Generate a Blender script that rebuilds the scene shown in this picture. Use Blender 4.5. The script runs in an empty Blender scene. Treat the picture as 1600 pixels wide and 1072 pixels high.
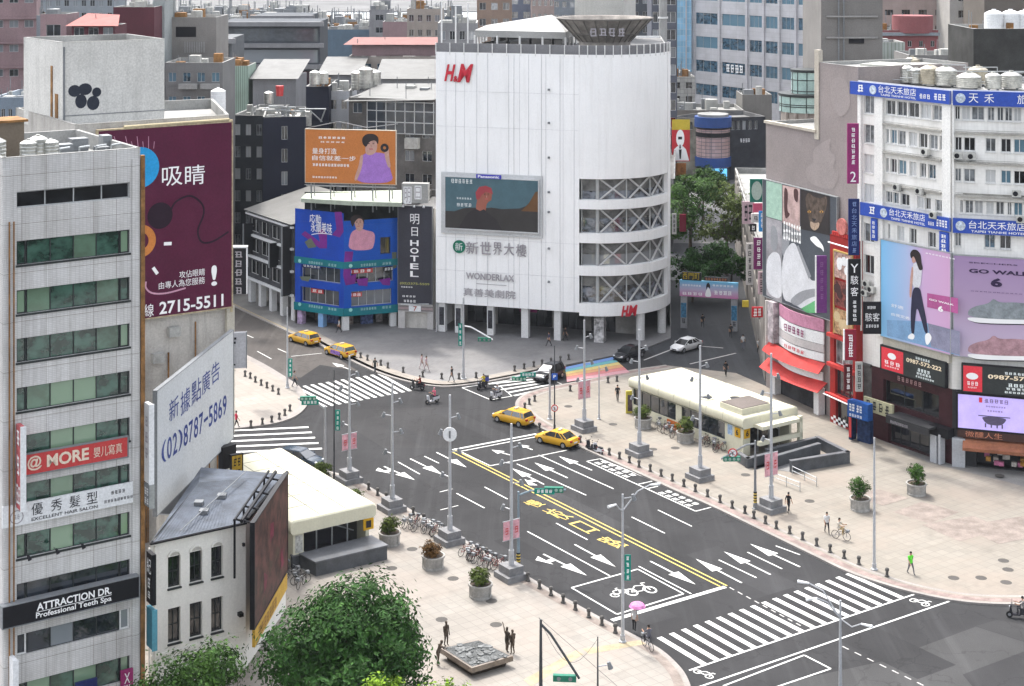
import bpy, bmesh, math, random
from mathutils import Vector, Matrix
random.seed(7)
C = bpy.context.scene.collection
SC = bpy.context.scene
R = math.radians
PI = math.pi
# ---------------------------------------------------------------- camera, sky, sun, exposure
F, YH, CX, H = 2500.0, -91.0, 800.0, 50.0          # focal length / horizon / axis measured on the photo, eye height in metres
cam = bpy.data.cameras.new('camera'); camo = bpy.data.objects.new('camera', cam); C.objects.link(camo)
camo.location = (0, 0, H); camo.rotation_euler = (R(90), 0, 0)
cam.sensor_width = 36; cam.lens = F/1600*36; cam.shift_y = -(536-YH)/1600; cam.clip_start = 1; cam.clip_end = 20000
SC.camera = camo
SUN_ROT, SUN_EL = R(-30), R(60)                     # sun behind the left side of the square
w = bpy.data.worlds.new('World'); SC.world = w; w.use_nodes = True
nt = w.node_tree; sky = nt.nodes.new('ShaderNodeTexSky'); sky.sky_type = 'NISHITA'; sky.sun_disc = False
sky.sun_elevation = SUN_EL; sky.sun_rotation = SUN_ROT; sky.air_density = 1.0; sky.dust_density = 4.0; sky.ozone_density = .6
hs_ = nt.nodes.new('ShaderNodeHueSaturation'); hs_.inputs['Saturation'].default_value = .3; nt.links.new(sky.outputs[0], hs_.inputs['Color']); nt.links.new(hs_.outputs[0], nt.nodes['Background'].inputs[0]); nt.nodes['Background'].inputs[1].default_value = .15
sl = bpy.data.lights.new('sun', 'SUN'); sl.energy = 1.15; sl.angle = R(4); sl.color = (1, .95, .88)
so = bpy.data.objects.new('sun', sl); C.objects.link(so)
sd = Vector((math.sin(SUN_ROT)*math.cos(SUN_EL), math.cos(SUN_ROT)*math.cos(SUN_EL), math.sin(SUN_EL)))
so.rotation_euler = (-sd).to_track_quat('-Z', 'Y').to_euler()
SC.view_settings.view_transform = 'Standard'; SC.view_settings.look = 'None'
SC.view_settings.exposure = 1.9; SC.view_settings.gamma = 1; SC.view_settings.use_curve_mapping = False
# ---------------------------------------------------------------- measuring helpers
def G(u, v, z=0.0):
    Y = F*(H-z)/(v-YH); return Vector(((u-CX)*Y/F, Y, z))
def PT(u, v, Y): return Vector(((u-CX)*Y/F, Y, H-(v-YH)*Y/F))
def XY(u, Y): return Vector(((u-CX)*Y/F, Y, 0))
D1 = Vector((-.559, .829, 0)); D2 = Vector((.829, .559, 0))
def onray(p, d, u):                                 # point of the plan line p+t*d seen at column u
    k = (u-CX)/F; t = (k*p.y-p.x)/(d.x-k*d.y); return Vector((p.x+d.x*t, p.y+d.y*t, 0))
class Fr:                                           # a facade frame: s along, z up, d outwards
    def __init__(s, a, b=None, ux=None, uz=None):
        s.o = Vector(a); s.o.z = s.o.z if uz else 0
        if b is not None: dv = Vector((b[0]-a[0], b[1]-a[1], 0)); s.L = dv.length; s.ux = dv.normalized()
        else: s.ux = Vector(ux).normalized(); s.L = 1
        s.uz = Vector(uz).normalized() if uz else Vector((0, 0, 1)); s.n = s.ux.cross(s.uz)
        s.rz = math.atan2(s.ux.y, s.ux.x)
    def p(s, a, z, d=0.0): return s.o+s.ux*a+s.uz*z+s.n*d
    def px(s, u, v, d=0.0):                         # picture measurement -> (s, z) on this facade
        o = s.o+s.n*d; q = onray(o, s.ux, u); a = (q-Vector((o.x, o.y, 0))).dot(s.ux)
        return a, H-(v-YH)*q.y/F
    def off(s, d): f = Fr(s.o+s.n*d, ux=s.ux); f.L = s.L; return f
def line(u0, Y0, d, u1):                            # facade from (column u0, depth Y0) along d to column u1
    a = XY(u0, Y0); return Fr(a, onray(a, d, u1))
# ---------------------------------------------------------------- materials
def s2(c): c /= 255; return c/12.92 if c <= .04045 else ((c+.055)/1.055)**2.4
def rgb(r, g, b): return (s2(r), s2(g), s2(b))
MATS = {}
def newmat(k):
    m = bpy.data.materials.new(k); m.use_nodes = True; MATS[k] = m
    return m, m.node_tree, m.node_tree.nodes['Principled BSDF']
def N(nt, t, **kw):
    n = nt.nodes.new(t)
    for k, v in kw.items():
        if k.startswith('i_'): n.inputs[k[2:].replace('_', ' ')].default_value = v
        else: setattr(n, k, v)
    return n
def mixc(nt, fac, a, b, mode='MIX'):
    n = nt.nodes.new('ShaderNodeMix'); n.data_type = 'RGBA'; n.blend_type = mode
    for i, x in ((0, fac), (6, a), (7, b)):
        if hasattr(x, 'is_linked'): nt.links.new(x, n.inputs[i])
        elif i: n.inputs[i].default_value = tuple(x)+(1,) if len(x) == 3 else x
        else: n.inputs[i].default_value = x
    return n.outputs[2]
def pos(nt, sc=(1, 1, 1)):
    g = N(nt, 'ShaderNodeNewGeometry'); mp = N(nt, 'ShaderNodeMapping'); mp.inputs['Scale'].default_value = sc
    nt.links.new(g.outputs['Position'], mp.inputs[0]); return mp.outputs[0]
def noise(nt, vec, scale, det=4, rough=.6, lo=.35, hi=.65):
    n = N(nt, 'ShaderNodeTexNoise', i_Scale=scale, i_Detail=det, i_Roughness=rough); nt.links.new(vec, n.inputs[0])
    r = N(nt, 'ShaderNodeMapRange'); r.inputs[1].default_value = lo; r.inputs[2].default_value = hi
    nt.links.new(n.outputs[0], r.inputs[0]); return r.outputs[0]
def M(k, col, rough=.75, var=.12, sc=.35, streak=0, metal=0, spec=.18, fine=.06, bump=0, emit=0, rnd=0, dirt=None):
    if k in MATS: return MATS[k]
    m, nt, b = newmat(k); L = nt.links.new; ps = pos(nt)
    c = mixc(nt, noise(nt, ps, sc), [x*(1-var) for x in col], [x*(1+var*.6) for x in col])
    if fine: c = mixc(nt, noise(nt, ps, 7, 3), c, mixc(nt, 1.0, c, [1-fine*3]*3, 'MULTIPLY'))
    if streak:
        d = dirt or [x*.42+y for x, y in zip(col, (.02, .016, .01))]
        f = N(nt, 'ShaderNodeMath', operation='MULTIPLY'); L(noise(nt, pos(nt, (1.6, 1.6, .12)), 1.0, 5, .7, .5, .78), f.inputs[0]); f.inputs[1].default_value = streak
        c = mixc(nt, f.outputs[0], c, d)
    if rnd:
        oi = N(nt, 'ShaderNodeObjectInfo'); c = mixc(nt, oi.outputs['Random'], c, mixc(nt, 1.0, c, [1-rnd]*3, 'MULTIPLY'))
    L(c, b.inputs['Base Color']); b.inputs['Roughness'].default_value = rough; b.inputs['Metallic'].default_value = metal
    b.inputs['Specular IOR Level'].default_value = spec
    if emit: L(c, b.inputs['Emission Color']); b.inputs['Emission Strength'].default_value = emit
    if bump:
        bp = N(nt, 'ShaderNodeBump', i_Strength=bump, i_Distance=.05); L(noise(nt, ps, 9, 4), bp.inputs['Height']); L(bp.outputs[0], b.inputs['Normal'])
    return m
def TILE(k, col, joint, bw=.25, bh=.1, mort=.012, rough=.6, var=.1, streak=.35, off=.0, big=None, dirt=(.12, .1, .08)):
    if k in MATS: return MATS[k]
    m, nt, b = newmat(k); L = nt.links.new; uv = N(nt, 'ShaderNodeUVMap')
    br = N(nt, 'ShaderNodeTexBrick', offset=off); br.inputs['Scale'].default_value = 1
    for q, v in (('Color1', [x*(1-var) for x in col]), ('Color2', [x*(1+var) for x in col]), ('Mortar', joint)): br.inputs[q].default_value = tuple(v)+(1,)
    br.inputs['Mortar Size'].default_value = mort; br.inputs['Brick Width'].default_value = bw; br.inputs['Row Height'].default_value = bh
    L(uv.outputs[0], br.inputs[0]); c = br.outputs[0]
    if big:
        b2 = N(nt, 'ShaderNodeTexBrick', offset=0); b2.inputs['Scale'].default_value = 1
        for q, v in (('Color1', (1, 1, 1)), ('Color2', (.93, .93, .94)), ('Mortar', (.55, .53, .5))): b2.inputs[q].default_value = tuple(v)+(1,)
        b2.inputs['Mortar Size'].default_value = .02; b2.inputs['Brick Width'].default_value = big[0]; b2.inputs['Row Height'].default_value = big[1]
        L(uv.outputs[0], b2.inputs[0]); c = mixc(nt, 1.0, c, b2.outputs[0], 'MULTIPLY')
    c = mixc(nt, noise(nt, pos(nt), .3), c, mixc(nt, 1.0, c, (.84, .83, .82), 'MULTIPLY'))
    if streak:
        f = N(nt, 'ShaderNodeMath', operation='MULTIPLY'); L(noise(nt, pos(nt, (1.5, 1.5, .1)), 1, 5, .7, .5, .8), f.inputs[0]); f.inputs[1].default_value = streak
        c = mixc(nt, f.outputs[0], c, dirt)
    L(c, b.inputs['Base Color']); b.inputs['Roughness'].default_value = rough; b.inputs['Specular IOR Level'].default_value = .3
    return m
def GLASS(k, col, lite=None, rough=.06, p=.3, var=.5):
    if k in MATS: return MATS[k]
    m, nt, b = newmat(k); L = nt.links.new; lite = lite or [x*3+.05 for x in col]
    oi = N(nt, 'ShaderNodeObjectInfo'); r = N(nt, 'ShaderNodeMapRange'); r.inputs[1].default_value = 1-p; r.inputs[2].default_value = 1-p+.15
    L(oi.outputs['Random'], r.inputs[0])
    c = mixc(nt, noise(nt, pos(nt, (1, 1, 1.4)), .9, 3, .6, .4, .62), [x*(1-var) for x in col], [x*(1+var*1.5) for x in col])
    c = mixc(nt, r.outputs[0], c, lite)
    L(c, b.inputs['Base Color']); b.inputs['Roughness'].default_value = rough; b.inputs['Specular IOR Level'].default_value = .7; b.inputs['IOR'].default_value = 1.8
    return m
# ---------------------------------------------------------------- mesh builder
BASE = {}
class MB:
    def __init__(s): s.v = []; s.f = []; s.m = []; s.s = []
    def add(s, vs, fs, m=0, sm=False):
        o = len(s.v); s.v += [Vector(v) for v in vs]
        for f in fs: s.f.append([i+o for i in f]); s.m.append(m); s.s.append(sm)
    def poly(s, pts, m=0): s.add(pts, [list(range(len(pts)))], m)
    def box8(s, p, m=0): s.add(p, [(0, 3, 2, 1), (4, 5, 6, 7), (0, 1, 5, 4), (1, 2, 6, 5), (2, 3, 7, 6), (3, 0, 4, 7)], m)
    def box(s, x0, x1, y0, y1, z0, z1, m=0):
        s.box8([(x0, y0, z0), (x1, y0, z0), (x1, y1, z0), (x0, y1, z0), (x0, y0, z1), (x1, y0, z1), (x1, y1, z1), (x0, y1, z1)], m)
    def fbox(s, F_, a0, a1, z0, z1, d0, d1, m=0):
        s.box8([F_.p(a0, z0, d1), F_.p(a1, z0, d1), F_.p(a1, z0, d0), F_.p(a0, z0, d0), F_.p(a0, z1, d1), F_.p(a1, z1, d1), F_.p(a1, z1, d0), F_.p(a0, z1, d0)], m)
    def fquad(s, F_, a0, a1, z0, z1, d, m=0): s.poly([F_.p(a0, z0, d), F_.p(a1, z0, d), F_.p(a1, z1, d), F_.p(a0, z1, d)], m)
    def fpoly(s, F_, pts, d, m=0): s.poly([F_.p(a, z, d) for a, z in pts], m)
    def prism(s, pl, z0, z1, m=0, mt=None):
        n = len(pl); vs = [(p[0], p[1], z0) for p in pl]+[(p[0], p[1], z1) for p in pl]
        s.add(vs, [[i, (i+1) % n, n+(i+1) % n, n+i] for i in range(n)], m); o = vs[n:]
        s.add(o, [list(range(n))], m if mt is None else mt); s.add(vs[:n], [list(range(n))[::-1]], m)
    def tube(s, p0, p1, r0, r1=None, n=8, m=0, cap=True):
        p0, p1 = Vector(p0), Vector(p1); r1 = r0 if r1 is None else r1; d = (p1-p0).normalized()
        a = d.orthogonal().normalized() if abs(d.z) < .99 else Vector((1, 0, 0)); b = d.cross(a).normalized(); a = b.cross(d)
        cs = [(math.cos(2*PI*i/n), math.sin(2*PI*i/n)) for i in range(n)]
        vs = [p0+a*(r0*c)+b*(r0*q) for c, q in cs]+[p1+a*(r1*c)+b*(r1*q) for c, q in cs]
        s.add(vs, [(i, (i+1) % n, n+(i+1) % n, n+i) for i in range(n)], m, True)
        if cap: s.add(vs[:n], [list(range(n))[::-1]], m); s.add(vs[n:], [list(range(n))], m)
    def path(s, pts, r, n=6, m=0, r1=None):
        k = len(pts)-1
        for i in range(k):
            a = r if r1 is None else r+(r1-r)*i/k; b = r if r1 is None else r+(r1-r)*(i+1)/k
            s.tube(pts[i], pts[i+1], a, b, n, m)
    def lathe(s, c, prof, n=16, m=0, sm=True, cap=True):
        c = Vector(c); vs = []
        for r, z in prof: vs += [c+Vector((r*math.cos(2*PI*i/n), r*math.sin(2*PI*i/n), z)) for i in range(n)]
        for j in range(len(prof)-1): s.add(vs[j*n:j*n+2*n], [(i, (i+1) % n, n+(i+1) % n, n+i) for i in range(n)], m, sm)
        if cap: s.add(vs[:n], [list(range(n))[::-1]], m); s.add(vs[-n:], [list(range(n))], m)
    def ball(s, c, rx, ry=None, rz=None, n=10, k=6, m=0):
        ry = ry or rx; rz = rz or rx; c = Vector(c); vs = []
        for j in range(k+1):
            t = PI*j/k; vs += [c+Vector((rx*math.sin(t)*math.cos(2*PI*i/n), ry*math.sin(t)*math.sin(2*PI*i/n), -rz*math.cos(t))) for i in range(n)]
        s.add(vs, [(j*n+i, j*n+(i+1) % n, j*n+n+(i+1) % n, j*n+n+i) for j in range(k) for i in range(n)], m, True)
    def text(s, F_, t, a0, z0, a1, z1, d=.03, m=0, bold=.0, fit=False):
        vs, fs, asp = glyphs(t, bold)
        if fit:                                     # keep the letters' own proportions, centred in the rectangle
            w_, h_ = a1-a0, z1-z0
            if w_/h_ > asp: c_ = (a0+a1)/2; a0, a1 = c_-h_*asp/2, c_+h_*asp/2
            else: c_ = (z0+z1)/2; z0, z1 = c_-w_/asp/2, c_+w_/asp/2
        s.add([F_.p(a0+(a1-a0)*x, z0+(z1-z0)*y, d) for x, y in vs], fs, m)
    def vtext(s, F_, t, a0, z0, a1, z1, d=.03, m=0, bold=.0, gap=.15):
        n = len(t); h = (z1-z0)/n
        for i, ch in enumerate(t):
            if ch != ' ': s.text(F_, ch, a0, z1-h*(i+1)+h*gap/2, a1, z1-h*i-h*gap/2, d, m, bold)
    def strokes(s, F_, a0, z0, a1, z1, n, d=.03, m=0, seed=0):    # brush marks where the photo's small print cannot be read
        rn = random.Random(seed); w_ = (a1-a0)/n; h_ = z1-z0
        for i in range(n):
            x = a0+w_*i+w_*.08; e = w_*.84
            for j in range(3):
                zz = z0+h_*(.08+.36*j+rn.uniform(-.04, .04)); q = rn.uniform(0, .25)*e; s.fquad(F_, x+q, x+e-rn.uniform(0, .2)*e, zz, zz+h_*.13, d, m)
            for j in range(2): xx = x+e*(.2+.45*j+rn.uniform(-.1, .1)); s.fquad(F_, xx, xx+e*.16, z0+h_*rn.uniform(0, .3), z1-h_*rn.uniform(0, .25), d+.003, m)
    def build(s, name, mats, parent=None, base=None, recalc=True, sharp=35):
        if not isinstance(mats, (list, tuple)): mats = [mats]
        b = Vector(base) if base is not None else (BASE[parent.name] if parent else Vector())
        me = bpy.data.meshes.new(name); me.from_pydata([tuple(v-b) for v in s.v], [], s.f)
        for mt in mats: me.materials.append(mt)
        me.polygons.foreach_set('material_index', s.m); me.polygons.foreach_set('use_smooth', s.s)
        if recalc:
            bm = bmesh.new(); bm.from_mesh(me); bmesh.ops.recalc_face_normals(bm, faces=bm.faces); bm.to_mesh(me); bm.free()
        uvl = me.uv_layers.new(name='UVMap').data
        for p in me.polygons:
            n = p.normal
            if abs(n.z) > .75: 
                for li in p.loop_indices: q = me.vertices[me.loops[li].vertex_index].co+b; uvl[li].uv = (q.x*.829+q.y*.559, -q.x*.559+q.y*.829)
            else:
                t = Vector((-n.y, n.x, 0)).normalized()
                for li in p.loop_indices: q = me.vertices[me.loops[li].vertex_index].co+b; uvl[li].uv = (q.dot(t), q.z)
        if any(s.s): me.set_sharp_from_angle(angle=R(sharp))
        o = bpy.data.objects.new(name, me); C.objects.link(o)
        if parent: o.parent = parent
        else: o.location = b
        BASE[o.name] = b
        return o
GL = {}
def glyphs(t, bold=0.0):
    if any(ord(ch) > 0x2e80 for ch in t): bold = 0.0
    if (t, bold) in GL: return GL[(t, bold)]
    cu = bpy.data.curves.new('lettering', 'FONT'); cu.body = t; cu.resolution_u = 3; cu.offset = bold; cu.fill_mode = 'FRONT'
    o = bpy.data.objects.new('lettering', cu); C.objects.link(o)
    me = bpy.data.meshes.new_from_object(o)
    xs = [v.co.x for v in me.vertices] or [0, 1]; ys = [v.co.y for v in me.vertices] or [0, 1]
    x0, x1, y0, y1 = min(xs), max(xs), min(ys), max(ys); w_, h_ = max(x1-x0, 1e-4), max(y1-y0, 1e-4)
    if t == '一': y0 -= .4; h_ = .9
    r = ([((v.co.x-x0)/w_, (v.co.y-y0)/h_) for v in me.vertices], [list(p.vertices) for p in me.polygons], w_/h_)
    bpy.data.objects.remove(o); bpy.data.curves.remove(cu); bpy.data.meshes.remove(me)
    GL[(t, bold)] = r; return r
def tag(o, label=None, cat=None, group=None, kind=None):
    for k, v in (('label', label), ('category', cat), ('group', group), ('kind', kind)):
        if v: o[k] = v
    return o
def thing(name, label, cat, base=(0, 0, 0), group=None, rz=0, world=True):
    o = bpy.data.objects.new(name, None); C.objects.link(o); o.location = base; o.rotation_euler = (0, 0, rz); o.empty_display_size = .2
    BASE[o.name] = Vector(base) if world else Vector()
    return tag(o, label, cat, group)
def copy_tree(o, parent=None):
    c = o.copy(); C.objects.link(c); BASE[c.name] = BASE.get(o.name, Vector())
    if parent: c.parent = parent
    for ch in list(o.children): copy_tree(ch, c)
    return c
def dup(root, loc, rz=0, label=None, first=False):
    o = root if first else copy_tree(root)
    o.location = loc; o.rotation_euler = (0, 0, rz)
    if label: o['label'] = label
    return o
def struct(mb, name, mat, base=(0, 0, 0)): o = mb.build(name, mat, base=base); o['kind'] = 'structure'; return o
# ---------------------------------------------------------------- walls with real window openings
def wall(mb, F_, a0, a1, z0, z1, ops, rec=.25, m=0, mr=None):
    ss = sorted({a0, a1, *[x for o in ops for x in (o[0], o[2])]}); zs = sorted({z0, z1, *[x for o in ops for x in (o[1], o[3])]})
    ss = [x for x in ss if a0 <= x <= a1]; zs = [x for x in zs if z0 <= x <= z1]
    for i in range(len(ss)-1):
        run = None
        for j in range(len(zs)-1):
            cx, cz = (ss[i]+ss[i+1])/2, (zs[j]+zs[j+1])/2
            if any(o[0] < cx < o[2] and o[1] < cz < o[3] for o in ops):
                if run is not None: mb.fquad(F_, ss[i], ss[i+1], run, zs[j], 0, m); run = None
            elif run is None: run = zs[j]
        if run is not None: mb.fquad(F_, ss[i], ss[i+1], run, zs[-1], 0, m)
    for o in ops:
        x0, q0, x1, q1 = o[:4]; c = [(x0, q0), (x1, q0), (x1, q1), (x0, q1)]
        for k in range(4):
            a, b = c[k], c[(k+1) % 4]; mb.poly([F_.p(*a), F_.p(*b), F_.p(*b, -rec-.12), F_.p(*a, -rec-.12)], m if mr is None else mr)
WINC = {}
def window(parent, F_, a0, z0, a1, z1, cols=2, rows=1, rec=.25, fm=None, gm=None, bar=.06, sill=0, name='window', simple=False, outer=True):
    w_, h_ = a1-a0, z1-z0; k = (round(w_, 2), round(h_, 2), cols, rows, rec, fm.name, gm.name, bar, sill, name, simple, outer)
    fresh = k not in WINC
    if fresh:
        L = Fr((0, 0, 0), ux=(1, 0, 0)); mb = MB(); d0, d1 = -rec-.02, -rec+.05
        if outer:
            mb.fbox(L, 0, w_, 0, bar, d0, d1); mb.fbox(L, 0, w_, h_-bar, h_, d0, d1); mb.fbox(L, 0, bar, bar, h_-bar, d0, d1); mb.fbox(L, w_-bar, w_, bar, h_-bar, d0, d1)
        for i in range(1, cols): x = w_*i/cols; mb.fbox(L, x-bar/2, x+bar/2, bar, h_-bar, d0, d1-.004)
        for i in range(1, rows): z = h_*i/rows; mb.fbox(L, bar, w_-bar, z-bar/2, z+bar/2, d0, d1-.008)
        if sill: mb.fbox(L, -.05, w_+.05, -.09, 0.004, -.03, sill)
        g = MB(); g.fquad(L, 0, w_, 0, h_, -rec)
        if simple: mb.fquad(L, 0, w_, 0, h_, -rec, 1)
        BASE['_t'] = Vector()
        wo = mb.build(name, [fm, gm], recalc=not simple)
        po = None
        if not simple: po = g.build('pane', gm); po.parent = wo
        WINC[k] = wo
    src = WINC[k]
    o = src if fresh else copy_tree(src)
    o.parent = parent; o.location = F_.p(a0, z0)-BASE[parent.name]; o.rotation_euler = (0, 0, F_.rz)
    return o
def sign(name, label, cat, F_, a0, z0, a1, z1, mat, th=.15, d=.05, group=None, frame=None, fw=.08):
    """A board standing d proud of the facade; returns the thing and its front depth."""
    base = F_.p((a0+a1)/2, z0, d); o = thing(name, label, cat, base, group)
    mb = MB(); mb.fbox(F_, a0, a1, z0, z1, d, d+th); mb.build('board', mat, o)
    if frame:
        mb = MB(); e = d+th+.03
        mb.fbox(F_, a0-fw, a1+fw, z0-fw, z0, d-.01, e); mb.fbox(F_, a0-fw, a1+fw, z1, z1+fw, d-.01, e); mb.fbox(F_, a0-fw, a0, z0, z1, d-.01, e); mb.fbox(F_, a1, a1+fw, z0, z1, d-.01, e)
        mb.build('frame', frame, o)
    return o, d+th
def lett(o, F_, items, mat, name='lettering'):
    """items: (text, a0, z0, a1, z1, d[, bold[, vertical]])"""
    mb = MB()
    for it in items:
        t, a0, z0, a1, z1, d = it[:6]; b = it[6] if len(it) > 6 else 0
        if len(it) > 7: mb.vtext(F_, t, a0, z0, a1, z1, d, 0, b)
        elif isinstance(t, int): mb.strokes(F_, a0, z0, a1, z1, t, d, 0, int(a0*31+z0*17))
        else: mb.text(F_, t, a0, z0, a1, z1, d, 0, b)
    return mb.build(name, mat, o, recalc=False)
SOFT = set('face hair arm cat_head cat_muzzle shoe shoe_upper shoe_heel shoe_sole shoe_lining printed_figure printed_shoe sole outsole leggings repaired_patch coat foreground hillside cauldron grey_figure portrait leaping_logo'.split())
def chaikin(p, k=2):
    for _ in range(k): p = [tuple(a*(1-t)+b*t for a, b in zip(p[i], p[(i+1) % len(p)])) for i in range(len(p)) for t in (.22, .78)]
    return p
def paint(o, F_, pts, d, mat, name):
    if name in SOFT: pts = chaikin(pts)
    mb = MB(); mb.fpoly(F_, pts, d); return mb.build(name, mat, o, recalc=False)
# ================================================================ the setting: ground, road, pavements
def asphalt(k, col, patch=.12):
    m, nt, b = newmat(k); L = nt.links.new; ps = pos(nt)
    c = mixc(nt, noise(nt, ps, .12, 5, .65, .38, .62), [x*(1-patch) for x in col], [x*(1+patch) for x in col])
    c = mixc(nt, noise(nt, ps, 14, 2, .6, .3, .7), c, mixc(nt, 1.0, c, (.78, .78, .79), 'MULTIPLY'))
    rot = N(nt, 'ShaderNodeMapping'); rot.inputs['Rotation'].default_value = (0, 0, R(-34)); rot.inputs['Scale'].default_value = (.9, .03, 1); L(ps, rot.inputs[0])
    f = N(nt, 'ShaderNodeMath', operation='MULTIPLY'); L(noise(nt, rot.outputs[0], 1, 4, .6, .5, .75), f.inputs[0]); f.inputs[1].default_value = .6
    c = mixc(nt, f.outputs[0], c, [x*1.4 for x in col])
    vo = N(nt, 'ShaderNodeTexVoronoi', feature='DISTANCE_TO_EDGE', i_Scale=.16); dv = N(nt, 'ShaderNodeMix'); dv.data_type = 'VECTOR'; nz = N(nt, 'ShaderNodeTexNoise', i_Scale=.6, i_Detail=4); L(ps, nz.inputs[0]); dv.inputs[0].default_value = .12; ad_ = N(nt, 'ShaderNodeVectorMath', operation='ADD'); sc_ = N(nt, 'ShaderNodeVectorMath', operation='SCALE'); sc_.inputs['Scale'].default_value = 3.0; L(nz.outputs['Color'], sc_.inputs[0]); L(ps, ad_.inputs[0]); L(sc_.outputs[0], ad_.inputs[1]); L(ad_.outputs[0], vo.inputs[0]); cm = N(nt, 'ShaderNodeMapRange'); cm.inputs[1].default_value = .004; cm.inputs[2].default_value = .012; cm.inputs[3].default_value = .5; cm.inputs[4].default_value = 0; L(vo.outputs[0], cm.inputs[0]); c = mixc(nt, cm.outputs[0], c, [x*.55 for x in col])
    f2 = N(nt, 'ShaderNodeMath', operation='MULTIPLY'); L(noise(nt, ps, .5, 6, .75, .6, .72), f2.inputs[0]); f2.inputs[1].default_value = .6
    c = mixc(nt, f2.outputs[0], c, [x*.6 for x in col])
    L(c, b.inputs['Base Color']); b.inputs['Roughness'].default_value = .9; b.inputs['Specular IOR Level'].default_value = .1
    bp = N(nt, 'ShaderNodeBump', i_Strength=.3, i_Distance=.02); L(noise(nt, ps, 25, 2), bp.inputs['Height']); L(bp.outputs[0], b.inputs['Normal'])
    return m
ASP = asphalt('asphalt', (.037, .037, .0385)); ASP2 = asphalt('worn_asphalt', (.056, .056, .0565), .08); ASPB = asphalt('brown_asphalt', (.088, .081, .076), .08)
ASPD = asphalt('street_asphalt', (.046, .048, .052), .1)
def paving(k, col, pink, w_=.9, h_=.9, amt=.55, sc=.05):
    m, nt, b = newmat(k); L = nt.links.new; ps = pos(nt); uv = N(nt, 'ShaderNodeUVMap')
    br = N(nt, 'ShaderNodeTexBrick', offset=.0); br.inputs['Scale'].default_value = 1
    for q, v in (('Color1', [x*.93 for x in col]), ('Color2', [x*1.05 for x in col]), ('Mortar', [x*.66 for x in col])): br.inputs[q].default_value = tuple(v)+(1,)
    br.inputs['Mortar Size'].default_value = .018; br.inputs['Brick Width'].default_value = w_; br.inputs['Row Height'].default_value = h_; L(uv.outputs[0], br.inputs[0])
    b2 = N(nt, 'ShaderNodeTexBrick', offset=.5); b2.inputs['Scale'].default_value = 1
    for q, v in (('Color1', (1, 1, 1)), ('Color2', (.88, .87, .865)), ('Mortar', (.94, .93, .92))): b2.inputs[q].default_value = tuple(v)+(1,)
    b2.inputs['Mortar Size'].default_value = .25; b2.inputs['Brick Width'].default_value = 7.2; b2.inputs['Row Height'].default_value = 3.6; L(uv.outputs[0], b2.inputs[0])
    c = mixc(nt, 1.0, br.outputs[0], b2.outputs[0], 'MULTIPLY')
    f = N(nt, 'ShaderNodeMath', operation='MULTIPLY'); L(noise(nt, ps, sc*3, 4, .6, .45, .62), f.inputs[0]); f.inputs[1].default_value = amt
    c = mixc(nt, f.outputs[0], c, pink)
    f = N(nt, 'ShaderNodeMath', operation='MULTIPLY'); L(noise(nt, ps, .35, 6, .75, .52, .75), f.inputs[0]); f.inputs[1].default_value = .62
    c = mixc(nt, f.outputs[0], c, [x*.55 for x in col])
    f = N(nt, 'ShaderNodeMath', operation='MULTIPLY'); L(noise(nt, ps, 1.7, 4, .8, .6, .72), f.inputs[0]); f.inputs[1].default_value = .4
    c = mixc(nt, f.outputs[0], c, [x*.6 for x in col])
    L(c, b.inputs['Base Color']); b.inputs['Roughness'].default_value = .8; b.inputs['Specular IOR Level'].default_value = .3
    return m
PAV = paving('granite_paving', (.236, .219, .196), (.236, .203, .176)); PAVR = paving('shaded_plaza_paving', (.218, .2, .172), (.22, .185, .155)); PAVL = paving('pale_paving', (.265, .243, .217), (.25, .217, .187))  # right plaza: the granite paving again, shade put into a darker tone
PAVG = paving('grey_paving', (.165, .163, .166), (.21, .205, .2), .4, .4)
KERB = M('kerb_stone', (.27, .25, .235), .8, .15); PINK = M('pink_kerb', (.24, .185, .17), .85, .3, 1.2); GREYP = M('side_street_paving', (.2, .195, .187), .85, .2, .3)
CITY = M('city_ground', (.13, .13, .13), .9, .3, .02)
mb = MB(); mb.box(-4300, 4300, 20, 1040, -2, -.012); mb.box(-4300, 4300, 1150, 4250, -2, -.012); struct(mb, 'ground', CITY)
WAT = newmat('river_water')[0]; b_ = WAT.node_tree.nodes['Principled BSDF']; b_.inputs['Base Color'].default_value = (.45, .5, .53, 1); b_.inputs['Roughness'].default_value = .12
mb = MB(); mb.box(-4300, 4300, 1040, 1150, -2, -.6); struct(mb, 'river', WAT)
HILL = M('hill_green', (.05, .075, .05), .9, .4, .004)
mb = MB(); n_ = 120; pr = random.Random(3)
ridge = [(-4000+i*80, 3300+pr.uniform(-40, 40), 40+55*abs(math.sin(i*.13))+30*abs(math.sin(i*.37+1))+pr.uniform(0, 14)) for i in range(n_)]
for i in range(n_-1):
    a, b = ridge[i], ridge[i+1]; mb.add([(a[0], 2700, -1), (b[0], 2700, -1), b, a, (b[0], 4200, -1), (a[0], 4200, -1)], [(0, 1, 2, 3), (3, 2, 4, 5)], 0, True)
struct(mb, 'hills', HILL)
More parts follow.
